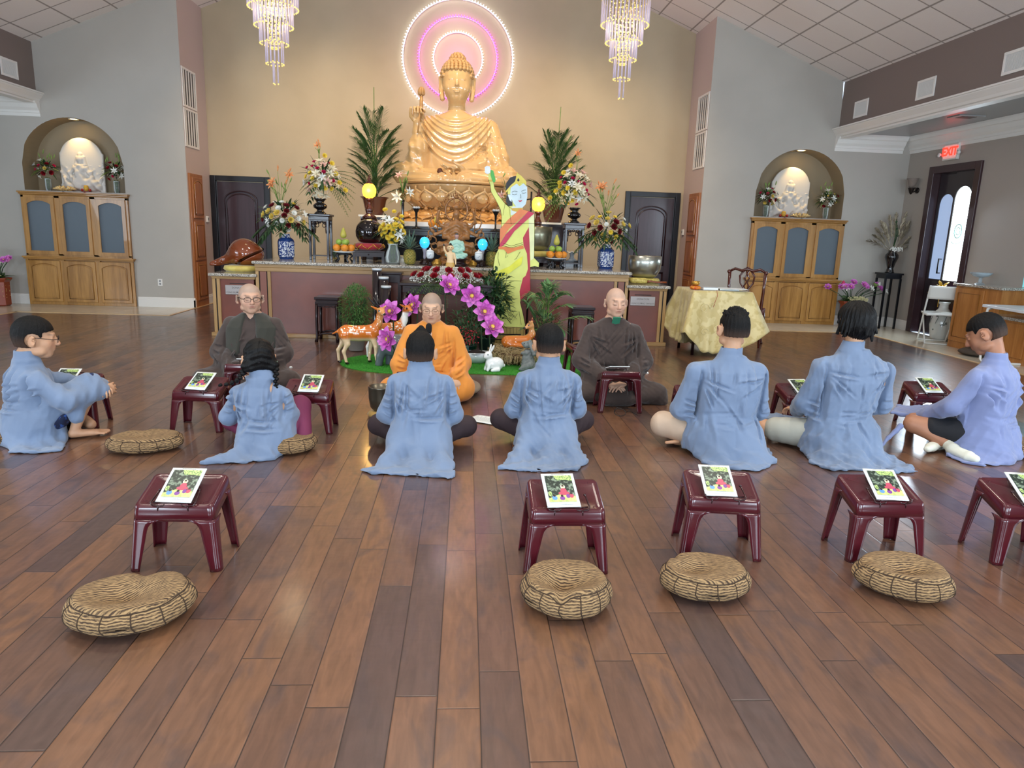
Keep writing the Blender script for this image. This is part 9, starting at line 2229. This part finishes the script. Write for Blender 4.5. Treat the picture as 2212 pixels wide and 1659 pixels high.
for i,(x,y,rz,l) in enumerate(((3.40,9.12,20,'lower loose sheet on the clothed table'),(3.52,9.05,-8,'upper loose sheet near the right edge of the clothed table'))):
 o = tag(MB().box(-.11,.11,-.14,.14,0,.002).build('paper_sheet',paper_m),l,'paper','loose sheets on the clothed table');o.location = (x,y,.869+.002*i+(.0 if i == 0 else .001));o.rotation_euler = (0,0,R(rz))
# carved chair behind the table
cherry = mat('polished_cherry','4a1a10',rough=.18,coat=.6,var=.15,vscale=12)
t = thing('carved_chair','carved dark cherry chair with pierced splat behind the clothed table','chair',(3.95,9.85,0),R(-28))
b = MB();b.tube([(-.24,-.02,1.06),(-.17,-.03,1.10),(-.08,-.03,1.075),(0,-.03,1.10),(.08,-.03,1.075),(.17,-.03,1.10),(.24,-.02,1.06)],[.022,.024,.024,.03,.024,.024,.022],8,flat=.8)
for s in (-1,1): b.ball((s*.25,-.02,1.055),.028,8,6)
for k in range(5): b.ball(((k-2)*.016,-.045,1.105+.008*(2-abs(k-2))),.012,6,5)
b.build('crest_rail',cherry,t)
b = MB()
for s in (-1,1):
 b.tube([(s*.045,-.02,1.08),(s*.10,-.01,1.0),(s*.085,0,.90),(s*.03,.0,.82),(s*.06,.0,.70),(s*.045,.01,.56)],[.015,.014,.013,.013,.014,.016],7);b.tube([(s*.015,-.02,1.07),(-s*.03,-.01,.97),(s*.035,0,.86),(0,0,.78),(s*.02,0,.66),(0,.01,.56)],.010,6)
b.build('pierced_splat',cherry,t)
b = MB()
for s in (-1,1): pass
for s in (-1,1): b = MB();b.tube([(s*.24,-.02,1.06),(s*.235,.0,.8),(s*.22,.03,.52),(s*.23,.07,.25),(s*.25,-.08 if False else .0,0)],[.022,.02,.024,.02,.018],8);b.build('back_post',cherry,t)
b = MB();b.box(-.25,.25,.02,.48,.47,.53);b.build('seat',mat('dark_red_seat','5a1c1a',rough=.6),t,bevel=.015)
for s in (-1,1): b = MB();b.tube([(s*.22,.44,.48),(s*.24,.47,.3),(s*.22,.44,.1),(s*.235,.46,0)],[.03,.024,.018,.026],8);b.build('front_leg',cherry,t)
# white folding chair
wm = mat('white_plastic','dfe0da',rough=.35,coat=.2)
t = thing('folding_chair','white folding chair standing by the dark exit door','chair',(7.45,10.72,0),R(158))
def fc_side(s):
 b = MB();b.tube([(s*.22,.20,.90),(s*.22,.02,.46),(s*.20,-.24,.02),(s*.20,-.25,0)],.013,7);b.build('side_tube',wm,t)
 b = MB();b.tube([(s*.185,-.20,.46),(s*.185,.0,.22),(s*.185,.22,.0)],.012,7);b.build('crossing_tube',wm,t)
fc_side(-1);fc_side(1)
b = MB();b.grid(lambda u,v: ((u-.5)*.43,-.22+.42*v,.475+.012*math.sin(u*PI)-.015*v),10,8);b.build('seat',wm,t,solid=.022)
b = MB();b.grid(lambda u,v: ((u-.5)*.45,.13+.07*v+.03*math.sin(u*PI),.70+.20*v),10,6);b.build('backrest',wm,t,solid=.014)
b = MB();b.bar((-.2,-.25,.012),(.2,-.25,.012),.012);b.build('front_foot_rail',wm,t);b = MB();b.bar((-.185,.22,.012),(.185,.22,.012),.012);b.build('rear_foot_rail',wm,t)
# white folding table at the edge
t = thing('folding_table','white-topped folding table with rounded tube legs at the right edge','table',(7.75,8.75,0),R(-5))
b = MB();b.prism([(-.78,.42),(-.70,.46),(.9,.46),(.9,-.46),(-.70,-.46),(-.78,-.42)],.715,.75,'Z');b.build('table_top',mat('pale_grey_top','dfe6ec',rough=.3),t,bevel=.006)
b = MB();b.tube([(-.72,.30,.712),(-.80,.26,.70),(-.85,.20,.60),(-.89,.10,.05),(-.885,.06,.015),(-.6,-.0,.012),(-.25,-.05,.015),(-.22,-.04,.06),(-.16,.05,.6),(-.13,.1,.712)],.016,8);b.build('leg_frame',wm,t)
# oak cabinet with granite top against the right wall
t = thing('oak_cabinet','stepped oak cabinet with granite tops against the right wall','cabinet',(7.93,10.2,0))
ok2 = wood('oak_cab','9a5f28','b97d3e',rough=.4,axis='Z',coat=.2,scale=6)
b = MB();b.box(-.48,-.0,-.72,.22,.0,.93);b.build('tall_body',ok2,t);b = MB();b.box(-.50,-.48,.02-.42,.20,.10,.90);d = b.build('door',ok2,t,bevel=.004)
b = MB();b.tube([(-.505,-.33,.17),(-.505,.13,.17),(-.505,.13,.83),(-.505,-.33,.83)],.006,4,closed=True);b.build('moulding',honeyd,d)
b = MB();b.box(-.52,.0,-.76,.26,.93,.965);b.build('granite_top',granite,t,bevel=.008)
b = MB();b.box(-.62,-.0,-2.6,-.72,.0,.56);b.build('low_body',ok2,t);b = MB();b.box(-.66,.0,-2.62,-.70,.56,.60);b.build('granite_shelf',granite,t,bevel=.008)
b = MB();b.box(-.635,-.62,-1.45,-.76,.08,.53);b.build('low_door',ok2,t,bevel=.004)
b = MB();b.box(-.47,-.44,-.70,.2,0,.09);b.build('toe_kick',honeyd,t)
cg = glass('cut_glass','e4eaec',rough=.05,alpha=.25,tint='dfe6ea')
t = thing('glass_bowl','footed cut-glass bowl on the granite top of the oak cabinet','bowl',(7.68,10.25,.966));b = MB();b.lathe([(.07,0),(.06,.01),(.02,.03),(.028,.05),(.02,.08),(.03,.10),(.10,.115),(.14,.15),(.15,.17),(.14,.165),(.09,.125),(0,.11)],28,cap=False);b.build('bowl_body',cg,t)
t = thing('floor_vase','tall white painted vase half hidden behind the folding chair','vase',(7.72,11.02,0));b = MB();b.lathe([(0,0),(.11,0),(.14,.06),(.17,.25),(.15,.42),(.07,.52),(.065,.58),(.09,.62),(.08,.62),(0,.55)],30);b.build('vase_body',mat('white_painted_vase','c9cdc8',rough=.2,coat=.6,col2='5a6460',vscale=7,vlo=.62,vhi=.66),t)
b = MB()
for k in range(9): a = k*.7;b.tube([(.16*math.cos(a),.16*math.sin(a),.25),(.17*math.cos(a+.15),.17*math.sin(a+.15),.32),(.155*math.cos(a+.3),.155*math.sin(a+.3),.40)],.004,4)
b.build('painted_branches',mat('dark_grey_paint','3a403c'),t)
t = thing('gold_ornament','crumpled gold leaf ornament above the white floor vase','ornament',(7.55,10.93,.70));b = MB();rg = random.Random(3)
for k in range(16): leaf_shape(b,(rg.uniform(-.05,.05),rg.uniform(-.05,.05),rg.uniform(0,.2)),(rg.uniform(-1,1),rg.uniform(-1,1),rg.uniform(-.2,1)),.14,.07,.2)
b.tube([(0,0,-.15),(0,0,.2)],.006,4);b.build('gold_leaves',mat('gold_foil','d9a93a',rough=.35,metal=.5),t)
o = tag(MB().box(-.006,0,-.45,.45,-.55,.55).build('wall_screen',mat('teal_screen','79c4cf',rough=.3,emit='7fd0d8',es=.45)),'teal glowing screen panel cut off by the right photo edge','screen');o.location = (7.93,9.27,1.52)
# lotus planters
terra = mat('terracotta_glaze','8a3a22',rough=.4,coat=.2);goldl = mat('gold_glyph','c9a36a',rough=.5)
def lotuspot(label,x,y,seed,side):
 t = thing('flower_pot',label,'planter',(x,y,0),0,'red-brown planters of artificial lotus');b = MB();b.lathe([(.12,0),(.15,.02),(.155,.40),(.19,.44),(.20,.47),(.185,.47),(.15,.43),(0,.42)],6,T=Matrix.Rotation(PI/6,4,'Z'));b.sm = [False]*len(b.sm);b.build('pot',terra,t,bevel=.004)
 b = MB()
 for k in range(6):
  a = -PI/2+k*PI/3-.5+PI/6;T2 = Matrix.Rotation(a+PI/2,4,'Z')
  for (P) in ([(-.03,.33),(.03,.35)],[(0,.36),(-.01,.28),(-.035,.24)],[(-.02,.30),(.035,.29),(.02,.24)],[(.0,.22),(.03,.19)],[(-.03,.18),(.0,.14),(.03,.15)]): b.tube([T2 @ Vector((p[0],-.139,p[1])) for p in P],.005,4)
 b.build('gold_characters',goldl,t)
 rg = random.Random(seed);b = MB();top = []
 for i in range(15 if side > 0 else 10):
  dx = rg.uniform(-.42,.55) if side > 0 else rg.uniform(-.15,.28);h_ = .58+.12*rg.random()+.38*math.exp(-((dx-.08)/.28)**2)*rg.random()+.05;dy = rg.uniform(-.2,.1);kind = rg.choice(['open','open','bud','bud','pod','open']);top.append((dx,dy,h_,kind));b.tube([(dx*.1,dy*.1,.42),(dx*.5,dy*.5,.42+(h_-.42)*.6),(dx,dy,h_-.02)],.006,5)
 b.build('stems',g_dark,t)
 for i,(dx,dy,h_,kind) in enumerate(top):
  if kind == 'open': bloom(t,'lotus',(dx,dy,h_),(dx*.8,-.8,.7),.62,rg.uniform(0,6)) if i % 4 else bloom(t,'wlily',(dx,dy,h_),(dx,-.7,.5),1.0)
  elif kind == 'bud': b = MB();b.lathe([(.008,0),(.035,.03),(.038,.055),(.02,.095),(0,.115)],12,T=Taim((dx,dy,h_-.02),(dx*.8,-.1,1)));b.build('lotus_bud',(mat('deep_pink_bud','c73560',rough=.5),f_lotus,f_white)[i % 3],t)
  else: b = MB();b.lathe([(.01,0),(.045,.05),(.05,.065),(0,.07)],14,T=Taim((dx,dy,h_-.02),(dx*.3,-.4,1)));b.build('seed_pod',g_lite,t)
 b = MB()
 for i in range(22): a = rg.uniform(0,2*PI);leaf_shape(b,(0,0,.45),(math.cos(a),math.sin(a),rg.uniform(.2,1)),rg.uniform(.18,.32),.09,.3)
 b.build('leaves',g_mid,t);b = MB();gyp(b,(.08*side,-.1,.50),(.2,.12,.07),260,rg,.011);o = b.build('cream_florets',mat('cream_florets','ddd7a6',rough=.7),t);o['kind'] = 'stuff'
lotuspot('red-brown planter with pink lotus flowers between the right cabinet and black stand',7.02,12.6,4,1)
lotuspot('red-brown planter with lotus flowers at the left photo edge',-7.78,12.45,9,-1)
# pampas in black vase on black stand
t = thing('plant_stand','tall black stand in the right corner under the pampas vase','stand',(7.66,12.55,0));b = MB();b.box(-.17,.17,-.17,.17,.97,1.0);b.box(-.15,.15,-.15,.15,.90,.97);b.build('stand_top',blk,t)
for sx in (-1,1):
 for sy in (-1,1): b = MB();b.box(sx*.14-.015,sx*.14+.015,sy*.14-.015,sy*.14+.015,0,.9);b.build('leg',blk,t)
t = thing('pampas_vase','black vase of cream pampas plumes in the right corner','vase',(7.66,12.55,1.001));b = MB();b.lathe([(0,0),(.08,0),(.07,.02),(.055,.08),(.08,.18),(.115,.27),(.11,.32),(.065,.37),(.075,.40),(.065,.40),(0,.35)],26);b.build('vase_body',mat('black_glazed_urn','0e0d10'),t)
rg = random.Random(12)
for i in range(13):
 a = -1.15+2.3*i/12+rg.uniform(-.06,.06);L1 = rg.uniform(.55,.78)*(1 if abs(a) < .8 else .8);d = Vector((math.sin(a)*.9,rg.uniform(-.25,.1),math.cos(a))).normalized();p0 = Vector((0,0,.36));b = MB();b.tube([p0,p0+d*L1*.5],.004,4)
 for j in range(70): q = j/70;c = p0+d*L1*(.35+.65*q)+Vector((0,0,-.05*q*q));v = Vector((rg.gauss(0,1),rg.gauss(0,1),rg.gauss(0,1))).normalized();leaf_shape(b,c,d*1.2+v*.55,.12*math.sin(PI*(q*.8+.15))+.02,.022,.2,n=2)
 b.build('pampas_plume',mat('pampas_cream','bfb39c',rough=.95,col2='9b8f78',vscale=20),t)
b = MB()
for i in range(3): b.tube([(0,0,.36),(.02*i,-.02,.7),(.03*i-.03,-.03,.95-.1*i)],.006,5);b.ball((.03*i-.03,-.04,.9-.12*i),.02,6,5)
b.build('dark_twigs',g_dark,t);b = MB();gyp(b,(.04,-.06,.42),(.13,.07,.05),60,rg,.014);b.build('white_blossoms',f_white,t)['kind'] = 'stuff'
# exit sign and wall sconce
t = thing('exit_sign','white exit sign with glowing red letters above the dark exit door','sign',(7.925,11.70,3.02));Tm = Matrix.Rotation(-PI/2,4,'Z')
b = MB(Tm);b.box(-.185,.185,-.05,0,-.13,.13);b.build('housing',mat('sign_housing','d9d6cf',rough=.4),t,bevel=.01);b = MB(Tm);b.box(-.155,.155,-.053,-.049,-.105,.105);b.build('sign_face',mat('sign_face','d8d2cc',rough=.4,emit='ff8a80',es=.25),t)
text_mesh('EXIT',.185,mat('exit_red','ff2a1e',rough=.4,emit='ff2015',es=3.5),t,Tm @ Tr((0,-.056,0),(PI/2,0,0)),.003,'exit_letters',bold=.006)
for s in (-1,1): b = MB(Tm);b.bar((s*.19,-.03,-.03),(s*.235,-.05,-.03),.012);b.lathe([(0,0),(.03,.0),(.035,.03),(0,.035)],14,T=Tr((s*.24,-.05,-.03),(PI/2,0,0)));b.build('emergency_lamp',white,t)
t = thing('wall_sconce','dark wall sconce with frosted glass cup beside the exit door','lamp',(7.93,12.50,2.45));b = MB(Tm);b.lathe([(0,0),(.05,0),(.05,.02),(0,.02)],16,T=Tr((0,0,0),(PI/2,0,0)));b.tube([(0,-.02,0),(0,-.08,-.03),(0,-.12,0),(0,-.12,.03)],.01,6);b.tube([(0,-.02,0),(-.05,-.05,.08),(-.06,-.06,.16)],.006,5);b.lathe([(.01,-.09),(.03,-.06),(.05,.0),(.06,.015),(0,.02)],16,T=Tr((0,-.12,.02)));b.build('bracket',mat('dark_bronze','2a2320',rough=.4,metal=.6),t)
b = MB(Tm);b.lathe([(.045,.0),(.06,.05),(.085,.13),(.10,.16)],20,T=Tr((0,-.12,.04)),cap=False);b.build('glass_cup',glass('frosted_cup','cfc5bc',rough=.5,alpha=.35,tint='b9aca2'),t,solid=.004)
# bronze singing bowl on gold cushion by the tufted boy
t = thing('cushion_ring','gold cushion under the bronze bowl on the floor by the tufted boy','cushion',(-.66,5.62,.001));b = MB();b.lathe([(0,0),(.09,0),(.115,.025),(.09,.055),(0,.05)],24);b.build('cover',mat('dull_gold_satin','a5823f',rough=.45,sheen=.2),t)
t = thing('bowl_gong','dark bronze bowl gong on the floor beside the tufted boy','gong',(-.66,5.62,.055));b = MB();b.lathe([(0,0),(.06,0),(.088,.03),(.1,.10),(.103,.19),(.106,.20),(.098,.20),(.095,.1),(.07,.03),(0,.015)],36);b.build('bowl',mat('dark_bronze_bowl','5f5a4e',rough=.3,metal=.8),t)
# bits of plaster or crumbs on the floor and the carpet piece behind the mat are part of the place
o = tag(MB().lathe([(0,0),(.022,0),(.012,.012),(0,.014)],7).build('paper_scrap',paper_m),'tiny white scrap on the floor before the left plant stand','scrap','tiny white scraps on the floor');o.location = (-1.85,7.6,0)
for (x,y,l) in ((2.05,7.7,'tiny white scrap right of the closed-eyed monk, nearest the counter'),(1.93,7.3,'tiny white scrap right of the closed-eyed monk, middle one'),(1.78,6.95,'tiny white scrap right of the closed-eyed monk, nearest him')): c = copy_tree(o,l,(x,y,0),1.0)
# eyeglass frame lying under the monk's stool
b = MB();b.tube([(.05*math.cos(a),.03*math.sin(a),.03+.025*math.sin(a)) for a in np.linspace(0,2*PI,14)[:-1]],.003,5,closed=True);b.tube([(.05,0,.03),(.08,-.02,.05),(.11,0,.03),(.15,-.02,.01)],.003,5);b.tube([(-.05,0,.03),(-.02,.05,.06),(.1,.05,.05)],.003,5)
o = tag(b.build('reading_glasses',mat('black_wire','151515',rough=.3)),'thin dark wire spectacles on the floor beneath the closed-eyed monk stool','spectacles');o.location = (1.33,5.78,.0)
